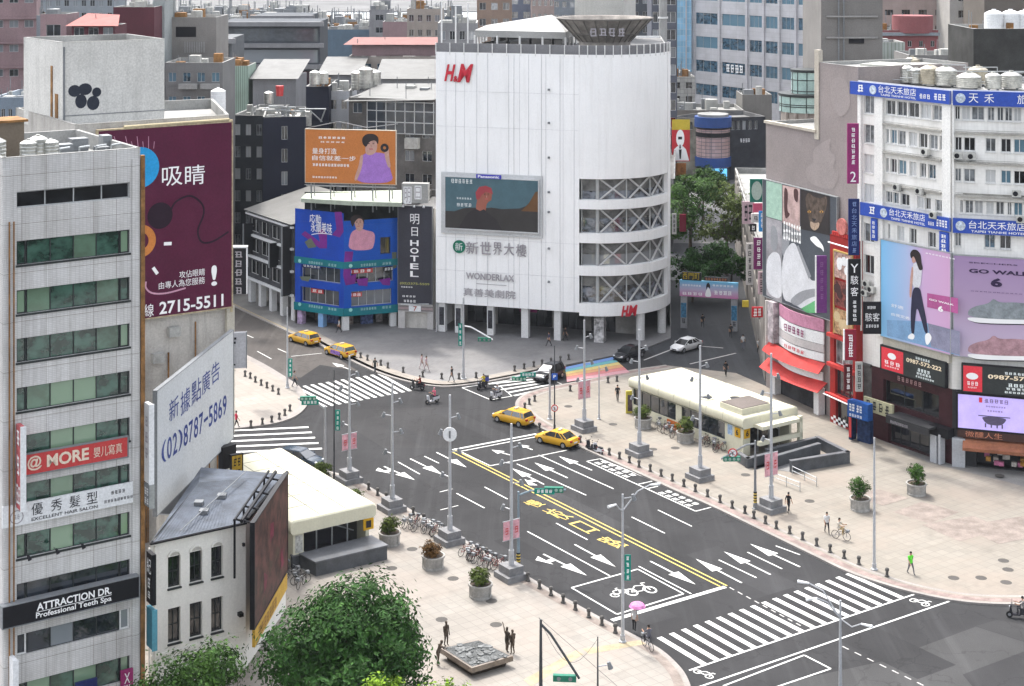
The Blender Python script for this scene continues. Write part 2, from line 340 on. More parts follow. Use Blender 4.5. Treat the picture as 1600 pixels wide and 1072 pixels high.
# road sheets on top of the ground
def gp(px, z=0): return [G(u, v, z) for u, v in px]
def sheet(px, z, mat, name): mb = MB(); mb.poly(gp(px, z)); return struct(mb, name, mat)
sheet([(330, 440), (1330, 440), (1330, 560), (1700, 800), (1900, 1200), (-400, 1200), (330, 700)], 0, ASP, 'road')
sheet([(335, 476), (362, 476), (448, 518), (508, 548), (560, 580), (500, 570), (470, 590), (440, 588), (335, 535)], .004, ASPB, 'side_road')
sheet([(1276, 1085), (1200, 1085), (1240, 1063), (1376, 1034), (1525, 979), (1600, 1003), (1600, 1018), (1504, 1054), (1530, 1085)], .004, ASP2, 'asphalt_patch')
sheet([(1525, 978), (1560, 968), (1640, 985), (1640, 1010), (1600, 1002)], .004, asphalt('mid_asphalt', (.045, .045, .046)), 'asphalt_patch')
sheet([(560, 640), (700, 636), (705, 700), (600, 700), (520, 650)], .004, asphalt('crossing_asphalt', (.042, .0415, .0425)), 'asphalt_patch')
rn = random.Random(17)
for u, v, du, dv in ((640, 680, 26, 7), (735, 662, 40, 9), (905, 800, 34, 12), (1060, 860, 30, 10), (980, 940, 26, 12), (1180, 900, 40, 14), (690, 755, 30, 10), (1330, 985, 50, 16), (820, 860, 20, 8)): a = G(u, v); q = D1*(du*.16); r_ = D2*(dv*.12); mb = MB(); mb.poly([p+Vector((0, 0, .0045+.00001*(u % 500))) for p in (a-q-r_, a-q+r_, a+q+r_, a+q-r_)]); k_ = rn.uniform(.8, 1.3); struct(mb, 'asphalt_patch', asphalt('repair_asphalt_%d' % u, (.037*k_, .037*k_, .0385*k_)))
def curve_px(pts, k=5):                              # round a measured outline
    out = []; n = len(pts)
    for i in range(n-1):
        p0, p1, p2, p3 = pts[max(i-1, 0)], pts[i], pts[i+1], pts[min(i+2, n-1)]
        for j in range(k):
            t = j/k; out.append(tuple(.5*(2*p1[q]+(p2[q]-p0[q])*t+(2*p0[q]-5*p1[q]+4*p2[q]-p3[q])*t*t+(3*p1[q]-p0[q]-3*p2[q]+p3[q])*t**3) for q in (0, 1)))
    return out+[pts[-1]]
def inset(pts, d):                                   # offset an open polyline to its left
    out = []
    for i, p in enumerate(pts):
        a, b = pts[max(i-1, 0)], pts[min(i+1, len(pts)-1)]; t = Vector((b[0]-a[0], b[1]-a[1], 0)).normalized(); out.append(Vector((p[0]-t.y*d, p[1]+t.x*d, p[2])))
    return out
def pavement(name, edge, rest, mat, h=.15, side=1, bands=()):
    e = [G(u, v, 0) for u, v in curve_px(edge)]; r_ = [G(u, v, 0) for u, v in rest]
    i1 = inset(e, .32*side)
    mb = MB(); mb.prism([(p.x, p.y) for p in i1+r_], -.3, h); struct(mb, name, mat)
    mb = MB()
    for a, b, c, d in zip(e, e[1:], i1[1:], i1):
        mb.box8([Vector((q.x, q.y, z)) for z in (-.3, h+.004) for q in (a, b, c, d)])
    struct(mb, 'kerb', KERB)
    for d0, d1, bm_ in bands:
        q0, q1 = inset(e, d0*side), inset(e, d1*side); mb = MB()
        for a, b, c, d in zip(q0, q0[1:], q1[1:], q1): mb.poly([Vector((q.x, q.y, h+.006)) for q in (a, b, c, d)])
        struct(mb, 'paving_band', bm_)
BANDP = M('band_paving', (.225, .19, .168), .85, .25, .9); BANDY = M('tactile_paving', (.34, .285, .19), .85, .2, 1.5)
pavement('left_plaza', [(440, 722), (500, 735), (548, 748), (590, 770), (648, 802), (720, 842), (840, 912), (930, 963), (985, 992), (1030, 1016), (1058, 1040), (1074, 1062), (1082, 1090), (1084, 1140)],
         [(1060, 1300), (-300, 1300), (-200, 840), (300, 740)], PAV, side=-1, bands=((.42, 1.1, BANDP),))
pavement('corner_island', [(335, 540), (375, 552), (410, 569), (442, 588), (466, 604), (479, 620), (480, 634), (468, 648), (448, 658), (420, 665), (380, 670), (330, 675)], [(250, 675), (200, 560)], PAVL, side=-1, bands=((.35, .9, KERB),))
pavement('far_plaza', [(470, 524), (508, 545), (550, 566), (590, 584), (640, 599), (690, 606), (740, 602), (790, 593), (840, 583), (885, 573)], [(960, 557), (1010, 545), (1048, 530), (1048, 440), (440, 440), (440, 510)], PAVG, side=1, bands=((.4, 2.2, PAVL), (.4, .9, BANDP)))
pavement('left_street_pavement', [(330, 462), (372, 483), (410, 501), (448, 519), (478, 534)], [(520, 500), (420, 440), (330, 420)], GREYP, h=.13, side=1, bands=((.35, .6, BANDY),))
pavement('right_plaza', [(1040, 572), (985, 580), (940, 590), (890, 600), (845, 609), (812, 622), (806, 640), (830, 662), (880, 688), (940, 716), (1000, 743), (1060, 771), (1120, 797), (1200, 836), (1270, 870), (1320, 894), (1370, 912), (1422, 927), (1485, 940), (1545, 946), (1620, 947), (1800, 946)],
         [(1900, 900), (1700, 790), (1560, 752), (1450, 725), (1330, 668), (1230, 620), (1150, 585)], PAVR, side=1, bands=((.42, 1.05, PINK), (1.3, 1.6, KERB)))
sheet([(1040, 574), (1160, 586), (1230, 621), (1330, 669), (1450, 726), (1560, 753), (1900, 830), (1900, 700), (1330, 560), (1200, 560)], .006, GREYP, 'side_street')
sheet([(1046, 380), (1196, 380), (1200, 545), (1230, 621), (1160, 586), (1040, 573), (1010, 546)], .01, ASPD, 'pedestrian_street')
# patterned squares of pink paving on the right plaza
for q in ([(1395, 800), (1440, 784), (1500, 800), (1452, 818)], [(1440, 820), (1520, 806), (1570, 826), (1500, 846)], [(1500, 822), (1600, 806), (1660, 830), (1560, 850)], [(1380, 790), (1330, 776), (1372, 764), (1420, 778)]):
    mb = MB(); g_ = [G(u, v, .156+.004*len(C.objects)%.03) for u, v in q]; mb.poly(g_)
    c_ = sum(g_, Vector())/4; struct(mb, 'paving_pattern', BANDP)
for q in ([(910, 1014), (1000, 1000), (1010, 1006), (920, 1022)], [(818, 1062), (900, 1016), (912, 1022), (830, 1072)]):
    mb = MB(); mb.poly([G(u, v, .158) for u, v in q]); struct(mb, 'paving_band', BANDY)
# ---------------------------------------------------------------- painted markings
def worn(k, col, gap=.5):
    m, nt, b = newmat(k); ps = pos(nt); c = mixc(nt, noise(nt, ps, 2.2, 6, .85, .47, .72), col, [x*(1-gap) for x in col])
    nt.links.new(c, b.inputs['Base Color']); b.inputs['Roughness'].default_value = .7; return m
WHITE = worn('white_paint', (.62, .62, .6)); YEL = worn('yellow_paint', (.58, .42, .09)); WORN = worn('faded_paint', (.36, .35, .34))
ZM = .012
def seg(mb, a, b, w_, z=ZM):
    t = (b-a).normalized(); q = Vector((-t.y, t.x, 0))*w_/2; mb.poly([Vector((p.x, p.y, z)) for p in (a-q, b-q, b+q, a+q)])
def lines(name, mat, segs, w_=.13, z=ZM):
    for s in segs: mb = MB(); seg(mb, G(*s[0]), G(*s[1]), s[2] if len(s) > 2 else w_, z); struct(mb, name, mat)
lines('centre_line', YEL, [((706, 706), (1130, 919), .14), ((711, 703.5), (1136, 915.5), .14)])
lines('stop_line', WHITE, [((956, 969.5), (1133, 917), .42), ((707, 703), (838, 678), .3), ((716, 706), (843, 681.5), .16), ((1185, 800), (1185.1, 800), .1)])
lines('lane_line', WHITE, [((807.6, 725), (916, 774)), ((841.5, 711), (958.7, 764)), ((987, 808), (1039, 833.5)), ((1028, 797), (1081, 822.6)), ((824, 830.5), (953, 900)), ((869, 817.6), (918, 843.6)),
    ((713.5, 771), (757, 794)), ((757, 761), (793, 780)), ((622, 722), (656, 741)), ((663, 713), (686, 724)), ((1123, 875), (1182, 903)), ((1168, 863), (1222, 889)), ((1212, 853), (1250, 887-20)),
    ((470, 575-13), (498, 574)) if False else ((402, 549), (424, 561)), ((380, 521), (396, 528)), ((455, 557), (503, 552)), ((452, 540), (436, 546)) if False else ((434, 545), (450, 552))], .13)
lines('box_line', WHITE, [((893, 918.5), (996.5, 889.5), .16), ((996.5, 889.5), (1068, 928), .13), ((1068, 928), (964, 960), .16), ((964, 960), (893, 918.5), .13), ((998, 885), (1080, 928), .12),
    ((720, 706), (766, 728), .12), ((766, 728), (886, 703.5), .16), ((722, 606), (832, 588), .16), ((722, 606), (767, 625), .14), ((767, 625), (800, 619), .14), ((782, 604), (800, 619), .12), ((454, 700), (480, 707), .12),
    ((687, 769), (707, 764), .1), ((688, 797), (716, 790), .1), ((864, 603), (881, 604), .12), ((870, 597), (884, 603), .1)])
lines('bike_lane_line', WHITE, [((1077, 1047.6), (1428, 929), .16), ((1085, 1076), (1484, 939.5), .16), ((1130, 1072), (1256.5, 1023.8), .14), ((1256.5, 1023.8), (1298, 1045), .14), ((1298, 1045), (1200, 1078), .14)])
lines('guide_dash', WORN, [((1316+i*19.5, 1010+i*9.4), (1326+i*19.5, 1015+i*9.4)) for i in range(7)]+[((1140+i*13, 918+i*7), (1147+i*13, 922+i*7)) for i in range(9)], .12)
lines('street_line', WORN, [((1006, 563), (1050, 546)), ((1078, 569), (1150, 552)), ((1094, 541), (1130, 544)), ((1060, 590), (1030, 583))], .25, .018)
lines('parking_box', WHITE, [((917, 721), (1087, 799), .14), ((937, 717), (1118, 791), .14), ((917, 721), (937, 717), .14), ((1087, 799), (1118, 791), .14), ((997, 757), (1023, 751), .14), ((1010, 764), (1028, 760), .14)])
def crosswalk(name, a0, a1, b0, b1, n, w_, mat=WHITE, z=ZM):   # n stripes whose ends run from a0-a1 (first) to b0-b1 (last)
    a0, a1, b0, b1 = (G(*p) for p in (a0, a1, b0, b1))
    for i in range(n):
        t = i/(n-1); mb = MB(); seg(mb, a0.lerp(b0, t), a1.lerp(b1, t), w_, z); struct(mb, name, mat)
crosswalk('crosswalk_stripe', (1030, 996), (1101, 1038.5), (1324, 896.5), (1409, 934), 18, .45)
crosswalk('crosswalk_stripe', (451, 607), (509, 636), (592, 584), (641, 611), 13, .42)
crosswalk('crosswalk_stripe', (300, 676), (482, 667.5), (300, 709), (503, 701), 5, .45)
crosswalk('crosswalk_stripe', (763, 600), (832, 593), (803, 618.5), (868, 604), 5, .42)
RB = [(.05, .2, .55), (.03, .33, .36), (.55, .42, .08), (.55, .24, .05), (.5, .09, .09), (.5, .2, .24)]
a0, a1, b0, b1 = (G(u, v) for u, v in ((883, 576), (957, 560), (886, 599), (984, 584)))
for i, c_ in enumerate(RB):
    t0, t1 = i/6, (i+.96)/6; mb = MB(); mb.poly([Vector((p.x, p.y, .165)) for p in (a0.lerp(b0, t0), a1.lerp(b1, t0), a1.lerp(b1, t1), a0.lerp(b0, t1))])
    struct(mb, 'rainbow_crossing', worn('rainbow_paint_%d' % i, [x*.62+.07 for x in c_], .3))
def arrow(p_tail, p_head, turn=0, w_=.16):
    a, b = G(*p_tail), G(*p_head); t = (b-a).normalized(); q = Vector((-t.y, t.x, 0)); L_ = (b-a).length; hd = L_*.48; z = Vector((0, 0, ZM+.002)); mb = MB()
    n = b-t*hd; mb.poly([x+z for x in (a-q*w_/2, n-q*w_/2, n+q*w_/2, a+q*w_/2)])
    mb.poly([x+z for x in (n-q*.52, b, n+q*.52)])
    if turn:
        q = q*turn; m_ = a+t*L_*.22; e = m_+q*.75+t*.5
        mb.poly([x+z*1.2 for x in (m_+t*.45, m_-t*.1, e-t*.5, e)]); mb.poly([x+z*1.4 for x in (e+t*.5-q*.05, e+q*.55-t*1.1, e-t*1.6-q*.1)])
    struct(mb, 'lane_arrow', WHITE)
for a in (((600, 729), (648, 750), -1), ((641, 717), (692, 742)), ((682, 707), (729, 730.5)), ((849, 866), (917, 899.5), -1), ((898, 851), (962, 886)), ((1016, 877), (1087, 913.5)),
          ((925, 735), (873, 713)), ((887, 747), (835, 723)), ((850, 757), (800, 732), 1), ((800, 712), (768, 703)), ((832, 703), (812, 695)), ((1159, 911), (1087, 873.5)), ((1204, 898), (1131, 862)), ((1250, 886), (1172, 850)), ((485, 580-4), (450, 566)) if False else ((548, 578), (519, 567))): arrow(*a)
# painted characters: four along the yellow line, four in each kerbside box, bicycles
def ground_text(name, t, p_bottom, p_top, w_, mat, z=ZM+.003, bold=.02):
    a, b = G(*p_bottom), G(*p_top); up = (b-a).normalized(); ri = Vector((up.y, -up.x, 0)); f = Fr(a, ux=ri, uz=up); f.o = Vector((a.x, a.y, z)); mb = MB()
    if isinstance(t, int): mb.strokes(f, -w_/2, 0, w_/2, (b-a).length, t, 0, 0, t)
    elif t != 'bike': mb.text(f, t, -w_/2, 0, w_/2, (b-a).length, 0, 0, bold)
    else:
        L_ = (b-a).length
        for cx in (-.3*w_, .3*w_):
            for i in range(12):
                q = [(cx+w_*.19*r*math.cos(k*PI/6), L_*.35+L_*.3*r*math.sin(k*PI/6)) for r, k in ((1, i), (1, i+1), (.72, i+1), (.72, i))]; mb.fpoly(f, q, 0)
        for (x0, y0, x1, y1) in ((-.3, .35, -.05, .8), (-.05, .8, .25, .75), (.3, .35, .2, .95), (-.3, .35, .05, .35), (.05, .35, .25, .75), (.2, .95, .34, .95)):
            p, q = f.p(x0*w_, y0*L_), f.p(x1*w_, y1*L_); d = (q-p).normalized().cross(Vector((0, 0, 1)))*.05; mb.poly([p-d, q-d, q+d, p+d])
    return struct(mb, name, mat)
for t, a, b in (('慢', (823, 783), (846, 791)), ('校', (852, 796), (890, 811)), ('口', (897, 816), (929, 832)), ('路', (938, 840), (976, 855))): ground_text('painted_character', t, b, a, 1.25, YEL)
for i in range(5):
    for o_ in (((936, 721.5), (990, 746.5)), ((1036, 768), (1088, 791.5))):
        t0, t1 = i/5, (i+.72)/5; p = [(o_[0][0]+(o_[1][0]-o_[0][0])*t, o_[0][1]+(o_[1][1]-o_[0][1])*t) for t in (t1, t0)]; ground_text('painted_character', 2, p[0], p[1], 1.5, WHITE)
ground_text('painted_bicycle', 'bike', (1008, 930), (990, 912), 2.6, WHITE); ground_text('painted_bicycle', 'bike', (975, 930), (955, 922), 1.8, WHITE)
ground_text('painted_bicycle', 'bike', (1094, 1056), (1108, 1049), 1.7, WHITE); ground_text('painted_bicycle', 'bike', (1432, 944), (1446, 937), 1.7, WHITE)
IRON = M('cast_iron', (.07, .065, .06), .7)
for u, v in ((1440, 742), (1200, 660), (1265, 783), (1568, 876), (1490, 903), (1533, 903), (1575, 890), (1562, 743), (1336, 690), (644, 858), (708, 904), (768, 939), (612, 888), (958, 663), (888, 635), (1055, 700), (1165, 742), (1020, 702), (775, 976), (690, 968), (1572, 910)):
    mb = MB(); p = G(u, v, .15); mb.prism([(p.x+.45*math.cos(i*PI/6), p.y+.45*math.sin(i*PI/6)) for i in range(12)], .14, .158); struct(mb, 'manhole_cover', IRON, p)
# ================================================================ buildings: common pieces
ROOFM = M('roof_concrete', (.3, .3, .29), .9, .3, .25); ROOFD = M('roof_dark', (.16, .16, .16), .9, .3, .25)
ALU = M('aluminium_frame', (.42, .43, .43), .45, .08, metal=.0); DARKF = M('dark_frame', (.035, .04, .04), .5); WHF = M('white_frame', (.68, .68, .67), .5, .06)
G_GREEN = GLASS('green_glass', (.03, .07, .052), (.2, .3, .2), p=.45); G_DARK = GLASS('dark_glass', (.018, .022, .028), (.2, .22, .24), p=.3)  # green panes: bright reflections put into the glass colours
G_BLUE = GLASS('blue_glass', (.035, .075, .11), (.1, .19, .25), p=.4); G_WHITE = GLASS('curtain_glass', (.12, .13, .14), (.55, .56, .56), p=.5, rough=.2); G_BLACK = GLASS('black_glass', (.008, .009, .011), (.03, .03, .035))
BLK = M('black_plate', (.012, .012, .015), .5); WPL = M('white_plate', (.72, .73, .74), .5, .05, streak=.1); RUST = M('rust', (.25, .13, .05), .85, .4, 1.2); STEEL = M('galvanised_steel', (.4, .42, .43), .4, .15, metal=.6)
WTX = M('white_lettering', (.8, .8, .8), .5, .03, fine=0); DTX = M('black_lettering', (.02, .02, .025), .5, fine=0); CONC = M('concrete', (.36, .36, .34), .85, .2, .4, streak=.4); GREYM = M('grey_metal', (.2, .21, .22), .5, .15)
GREYTX = M('grey_lettering', (.33, .31, .33), .5, .05)
def block(root, pts, z0, z1, wm, rm=None, ops={}, rec=.25, par=.9, fm=None, gm=None, mr=None, bar=.06, sill=0, skip=(), simple=False, name='wall'):
    """Counter-clockwise outline; ops[edge] = [(a0,z0,a1,z1[,cols,rows[,glass]])]; builds wall, roof and every window as parts."""
    mb = MB(); n = len(pts); fr = []
    for i in range(n):
        f = Fr(Vector(pts[i]), Vector(pts[(i+1) % n])); fr.append(f)
        if i not in skip: wall(mb, f, 0, f.L, z0, z1, [o[:4] for o in ops.get(i, [])], rec, 0, 1 if mr else 0)
    mb.build(name, [wm, mr or wm], root)
    mb = MB(); zr = z1-par; mb.poly([(p[0], p[1], zr) for p in pts])
    for i in range(n):
        f = fr[i]; 
        if par > .05: mb.fquad(f, 0, f.L, zr, z1, -.22); mb.poly([f.p(0, z1, .03), f.p(f.L, z1, .03), f.p(f.L, z1, -.22), f.p(0, z1, -.22)])
    mb.build('roof', rm or ROOFM, root, recalc=False)
    for i, l in ops.items():
        for o in l:
            window(root, fr[i], *o[:4], cols=o[4] if len(o) > 4 else 2, rows=o[5] if len(o) > 5 else 1, rec=rec, fm=fm or ALU, gm=o[6] if len(o) > 6 else (gm or G_DARK), bar=bar, sill=sill, simple=simple)
    return fr
def pxrect(f, u0, v0, u1, v1):                       # picture rectangle (top-left, bottom-right) -> a0,z0,a1,z1
    a0, zt = f.px(u0, v0); a1, zb = f.px(u1, v1); return a0, zb, a1, zt
# ================================================================ left office tower
fa = line(4, 97.0, D2, 219)
A0, A1 = fa.p(0, 0), fa.p(fa.L, 0)
back = Vector((-.559, .829, 0))
tw = thing('office_tower', 'narrow white tiled office tower with long green window bands, at the left edge', 'building', A0)
WT = TILE('white_tile', (.60, .595, .585), (.44, .43, .42), .24, .11, .012, .5, .05, .45, big=(1.49, 2.98))
aL, _ = fa.px(26, 400); aR, _ = fa.px(203, 400); zw = [31.75, 28.75, 25.8, 22.8, 19.85, 16.9, 13.85, 10.85, 7.75, 4.75]
ops = [(aL, z-1.48, aR, z) for z in zw[:-2]]+[(aL, 6.45, aR, 7.75), (aL, 3.2, aR, 4.75), (aL, 34.75-1.0, aR, 34.75)]
b0, b1 = A1+back*12, A0+back*12
block(tw, [A0, A1, b1 if False else b0, b1], 0, 36.9, WT, ROOFM, {0: []}, skip=(0,), par=1.0)
mb = MB(); wall(mb, fa, 0, fa.L, 0, 36.9, ops, .22); mb.build('facade', WT, tw)
for i, o in enumerate(ops):
    if i == 10: 
        for k in range(1, 5): pass
        wv = window(tw, fa, *o, cols=4, rec=.22, fm=ALU, gm=G_BLACK, bar=.07)
        continue
    wm_ = (o[2]-o[0]-1.32)/4; c_ = [(o[0], o[1], o[0]+.62, o[3]), *[(o[0]+.66+wm_*j, o[1], o[0]+.66+wm_*(j+1), o[3]) for j in range(4)], (o[2]-.62, o[1], o[2], o[3])]
    for k, q in enumerate(c_):
        window(tw, fa, *q, cols=1, rec=.22, fm=(WHF if (i == 8 and k in (0, 5)) else DARKF), gm=G_GREEN if i not in (7, 8) else G_DARK, bar=.09 if k in (0, 5) else .03)
mb = MB()
for z in [x+.03 for x in zw[:7]]: mb.fbox(fa, aL-.05, aR+.05, z-1.62, z-1.5, .0, .07)
mb.build('sill', DARKF, tw)
mb = MB(); mb.fbox(fa, fa.L+.02, fa.L+.28, 0, 36.4, -.2, .12); mb.build('corner_trim', RUST, tw)
mb = MB(); mb.fbox(fa, .02, .5, 0, 36.2, .0, .12); mb.fbox(fa, fa.L-.55, fa.L-.1, 0, 36.2, 0, .1); mb.build('pilaster', WT, tw)
mb = MB()
for a in (.35, .62): mb.tube(fa.p(a, 2, .22), fa.p(a, 33, .22), .05, n=6)
mb.build('drain_pipe', RUST, tw)
for i, (u, v) in enumerate(((40, 868), (84, 858), (124, 850))):
    a, z = fa.px(u, v); o = thing('spotlight', 'small black spotlight on a bracket above the black spa sign, %s' % ('nearest the left edge', 'between two others', 'rightmost of three')[i], 'lamp', fa.p(a, z, .1), 'spotlights above the black spa sign')
    mb = MB(); mb.tube(fa.p(a, z+.1, .02), fa.p(a-.1, z+.25, .8), .025, n=5); mb.build('bracket', BLK, o)
    mb = MB(); mb.tube(fa.p(a-.1, z+.28, .75), fa.p(a-.02, z+.02, .95), .07, .13, n=8); mb.build('lamp_head', BLK, o)
# signs on the tower (top edges follow the facade, given by their left and right ends)
RED = M('red_board', (.52, .06, .06), .5, .08); GOLDTX = M('cream_lettering', (.75, .62, .5), .5)
def psign(name, label, f, u0, v0, u1, v1, mat, **kw):
    a0, z1 = f.px(u0, v0, .2); a1, _ = f.px(u1, v0, .2); z0 = z1-kw.pop('h'); o, d = sign(name, label, 'sign', f, a0, z0, a1, z1, mat, **kw); return o, d, a0, z0, a1, z1
o, d, a0, z0, a1, z1 = psign('shop_sign', 'long red sign band with white lettering across the white tower', fa, 31, 713, 199, 690, RED, h=1.22, frame=GREYM)
W_, H_ = a1-a0, z1-z0
lett(o, fa, [('@', a0+.45, z0+.2, a0+1.35, z1-.12, d+.03, .02), ('MORE', a0+1.65, z0+.25, a0+4.3, z1-.2, d+.03, .03), ('嬰儿寫真', a0+4.6, z0+.3, a1-.35, z1-.28, d+.03, .015)], GOLDTX)
o, d, a0, z0, a1, z1 = psign('shop_sign', 'pale hair salon sign band with black lettering across the tower', fa, 4, 793, 208, 757, WPL, h=1.3)
lett(o, fa, [('優', a0+1.75, z0+.45, a0+2.45, z1-.12, d+.02, .02), ('秀', a0+2.95, z0+.45, a0+3.65, z1-.12, d+.02, .02), ('髮', a0+4.1, z0+.45, a0+4.8, z1-.12, d+.02, .02), ('型', a0+5.2, z0+.45, a0+5.9, z1-.12, d+.02, .02),
    ('EXCELLENT HAIR SALON', a0+1.75, z0+.12, a0+5.9, z0+.32, d+.02, .01), (4, a0+6.75, z0+.75, a0+7.7, z0+1.0, d+.02), (9, a0+6.3, z0+.3, a0+8.2, z0+.5, d+.02)], DTX)
mb = MB(); cpt = [(a0+.85+.42*math.cos(i*PI/9), z0+.55+.42*math.sin(i*PI/9)) for i in range(18)]; cin = [(a0+.85+.36*math.cos(i*PI/9), z0+.55+.36*math.sin(i*PI/9)) for i in range(18)]
for i in range(18): j = (i+1) % 18; mb.fpoly(fa, [cpt[i], cpt[j], cin[j], cin[i]], d+.02)
mb.strokes(fa, a0+.65, z0+.4, a0+1.05, z0+.7, 2, d+.02); mb.build('emblem', GREYTX, o, recalc=False)
o, d, a0, z0, a1, z1 = psign('shop_sign', 'long black spa sign band with white lettering, lowest on the tower', fa, 1, 946, 213, 900, BLK, h=1.28, th=.6, frame=GREYM, fw=.05)
lett(o, fa, [('ATTRACTION DR.', a0+2.05, z0+.62, a0+6.75, z0+1.08, d+.02, .025), ('Professional Teeth Spa', a0+2.0, z0+.08, a0+6.75, z0+.5, d+.02, .018), ], WTX)
mb = MB(); mb.fquad(fa, a0+2.0, a0+6.75, z0+.53, z0+.565, d+.02); mb.build('underline', WTX, o, recalc=False)
# projecting vertical signs beside the tower
def blade(name, label, f, a, z0, z1, out, mat, edge=None, th=.28, items=None, tm=None, d0=.15, flip=False, group=None, caps=True):
    """A sign standing out at right angles to facade f at s=a; its lit face looks towards -s (or +s when flip)."""
    o = thing(name, label, 'sign', f.p(a, z0, d0), group)
    mb = MB(); mb.fbox(f, a-th/2, a+th/2, z0, z1, d0, d0+out); mb.build('board', mat, o)
    if edge: mb = MB(); mb.fbox(f, a-th/2-.03, a+th/2+.03, z0-.04, z1+.04, d0+out, d0+out+.08); mb.build('edge_strip', edge, o)
    mb = MB(); [mb.fbox(f, a-.03, a+.03, z-.03, z+.03, -.1, d0) for z in (z0+.4, z1-.4)]; mb.build('bracket', GREYM, o)
    faces = [Fr(f.p(a-th/2, 0, d0), ux=f.n), Fr(f.p(a+th/2, 0, d0+out), ux=-f.n)] if True else 0
    g = faces[0] if not flip else faces[1]
    if g.n.dot(-f.ux if not flip else f.ux) < 0: g = Fr(f.p(a-th/2, 0, d0+out), ux=-f.n) if not flip else Fr(f.p(a+th/2, 0, d0), ux=f.n)
    if items: lett(o, g, [(it[0], it[1]*out, z0+it[2]*(z1-z0), it[3]*out, z0+it[4]*(z1-z0), .02)+tuple(it[5:]) for it in items], tm or WTX)
    return o, g
PINKR = M('pink_red_board', (.5, .12, .13), .55, .35, 2.5)
a, z = fa.px(30, 660); blade('blade_sign', 'upright red patterned sign with white edge at the tower\'s left side', fa, a-.1, fa.px(28, 790)[1], z, .95, PINKR, WPL, items=[(1, .15, .75, .85, .95), (1, .2, .4, .8, .65), (2, .1, .05, .9, .3)])
a, z = fa.px(236, 632); blade('blade_sign', 'tall white upright sign at the tower\'s right corner', fa, fa.L+.35, 15.7, 20.7, .85, M('white_sign_face', (.6, .6, .6), .5), WPL, items=[(1, .2, .7, .8, .85), (1, .2, .5, .8, .65), (1, .2, .3, .8, .45)], tm=GREYTX)
blade('blade_sign', 'small dark boxed sign hanging below the tall white upright sign', fa, fa.L+.35, 14.2, 15.6, .9, GREYM, STEEL, items=[(2, .1, .1, .9, .4), (2, .1, .5, .9, .85)])
blade('blade_sign', 'black upright sign with white lettering at the tower\'s right corner', fa, fa.L+.5, 8.0, 11.2, .95, BLK, None, items=[('紀', .15, .6, .85, .9), (1, .2, .3, .8, .52), (1, .2, .1, .8, .25)])
blade('blade_sign', 'teal blue boxed sign below the black upright sign on the tower corner', fa, fa.L+.5, 5.2, 7.7, 1.0, M('teal_board', (.03, .16, .22), .4), M('teal_edge', (.1, .3, .38), .4))
a, z = fa.px(16, 1022); blade('blade_sign', 'plain white upright sign low at the tower\'s left side', fa, a, 1.5, z, .9, WPL, WPL)
o, d, a0, z0, a1, z1 = psign('shop_sign', 'square magenta sign with white mark at the tower\'s foot', fa, 189, 1049, 208, 1045, M('magenta_board', (.3, .03, .14), .5), h=1.2)
lett(o, fa, [('X', a0+.22, z0+.35, a1-.22, z1-.2, d+.02), (3, a0+.15, z0+.1, a1-.15, z0+.25, d+.02)], WTX)
o, d, a0, z0, a1, z1 = psign('shop_sign', 'navy sign panel below the lowest window band of the tower', fa, 118, 1068, 152, 1062, M('navy_board', (.02, .03, .12), .5), h=1.0)
# tanks, hut and clutter on the tower roof
def tank(x, y, z, r, h, label, group, mat):
    o = thing('water_tank', label, 'water tank', (x, y, z), group)
    mb = MB(); prof = [(r*.96, .25)]
    for k in range(6): q = .25+h*k/6; prof += [(r, q+.02), (r, q+h/6-.06), (r*.96, q+h/6)]
    prof += [(r*.5, .25+h+r*.25), (r*.22, .25+h+r*.3), (r*.22, .25+h+r*.42)]
    mb.lathe((x, y, z), prof, 14); mb.build('tank_body', mat, o)
    mb = MB()
    for k in range(4): an = k*PI/2+.4; mb.box(x+r*.75*math.cos(an)-.06, x+r*.75*math.cos(an)+.06, y+r*.75*math.sin(an)-.06, y+r*.75*math.sin(an)+.06, z, z+.25)
    mb.box(x-r*.85, x+r*.85, y-r*.85, y+r*.85, z+.2, z+.25); mb.build('stand', GREYM, o)
    return o
STAIN = M('stainless_steel', (.5, .5, .47), .3, .25, 1.5, metal=.75, streak=.3)
for k, (u, v, dd, r, h, lb) in enumerate(((10, 236, 3.5, 1.0, 1.4, 'stubby steel water tank at the left end of the tower roof'), (62, 228, 2.2, .55, 1.3, 'left of three slim steel tanks on the tower roof'), (80, 225, 2.6, .6, 1.45, 'middle of three slim steel tanks on the tower roof'), (97, 226, 2.2, .5, 1.25, 'right of three slim steel tanks on the tower roof'))):
    a, _ = fa.px(u, v); p = fa.p(a, 0, -dd); tank(p.x, p.y, 35.9, r, h, lb, 'water tanks on the white tower roof', STAIN)
hut = thing('roof_hut', 'small brown roof hut between the tower roof tanks', 'hut', fa.p(2.4, 35.9, -6)); mb = MB(); mb.fbox(fa, 1.2, 3.0, 35.9, 38.4, -7.5, -5.5); mb.build('wall', M('brown_hut', (.16, .13, .1), .8), hut); mb = MB(); mb.fbox(fa, 1.0, 3.2, 38.4, 38.55, -7.7, -5.3); mb.build('roof', RUST, hut)
u_ = thing('roof_plant', 'grey boxes and ducts at the right end of the tower roof', 'rooftop machinery', fa.p(6.5, 35.9, -3.5))
mb = MB()
for a, w_, h_, dd in ((4.6, .9, 1.1, 3.3), (5.7, 1.1, 1.3, 4.2), (7.0, .8, .8, 3), (8, .6, 1.3, 4.8), (3.9, .5, .6, 2.4)): mb.fbox(fa, a, a+w_, 35.9, 35.9+h_, -dd-.9, -dd)
mb.build('cabinet', GREYM, u_); mb = MB()
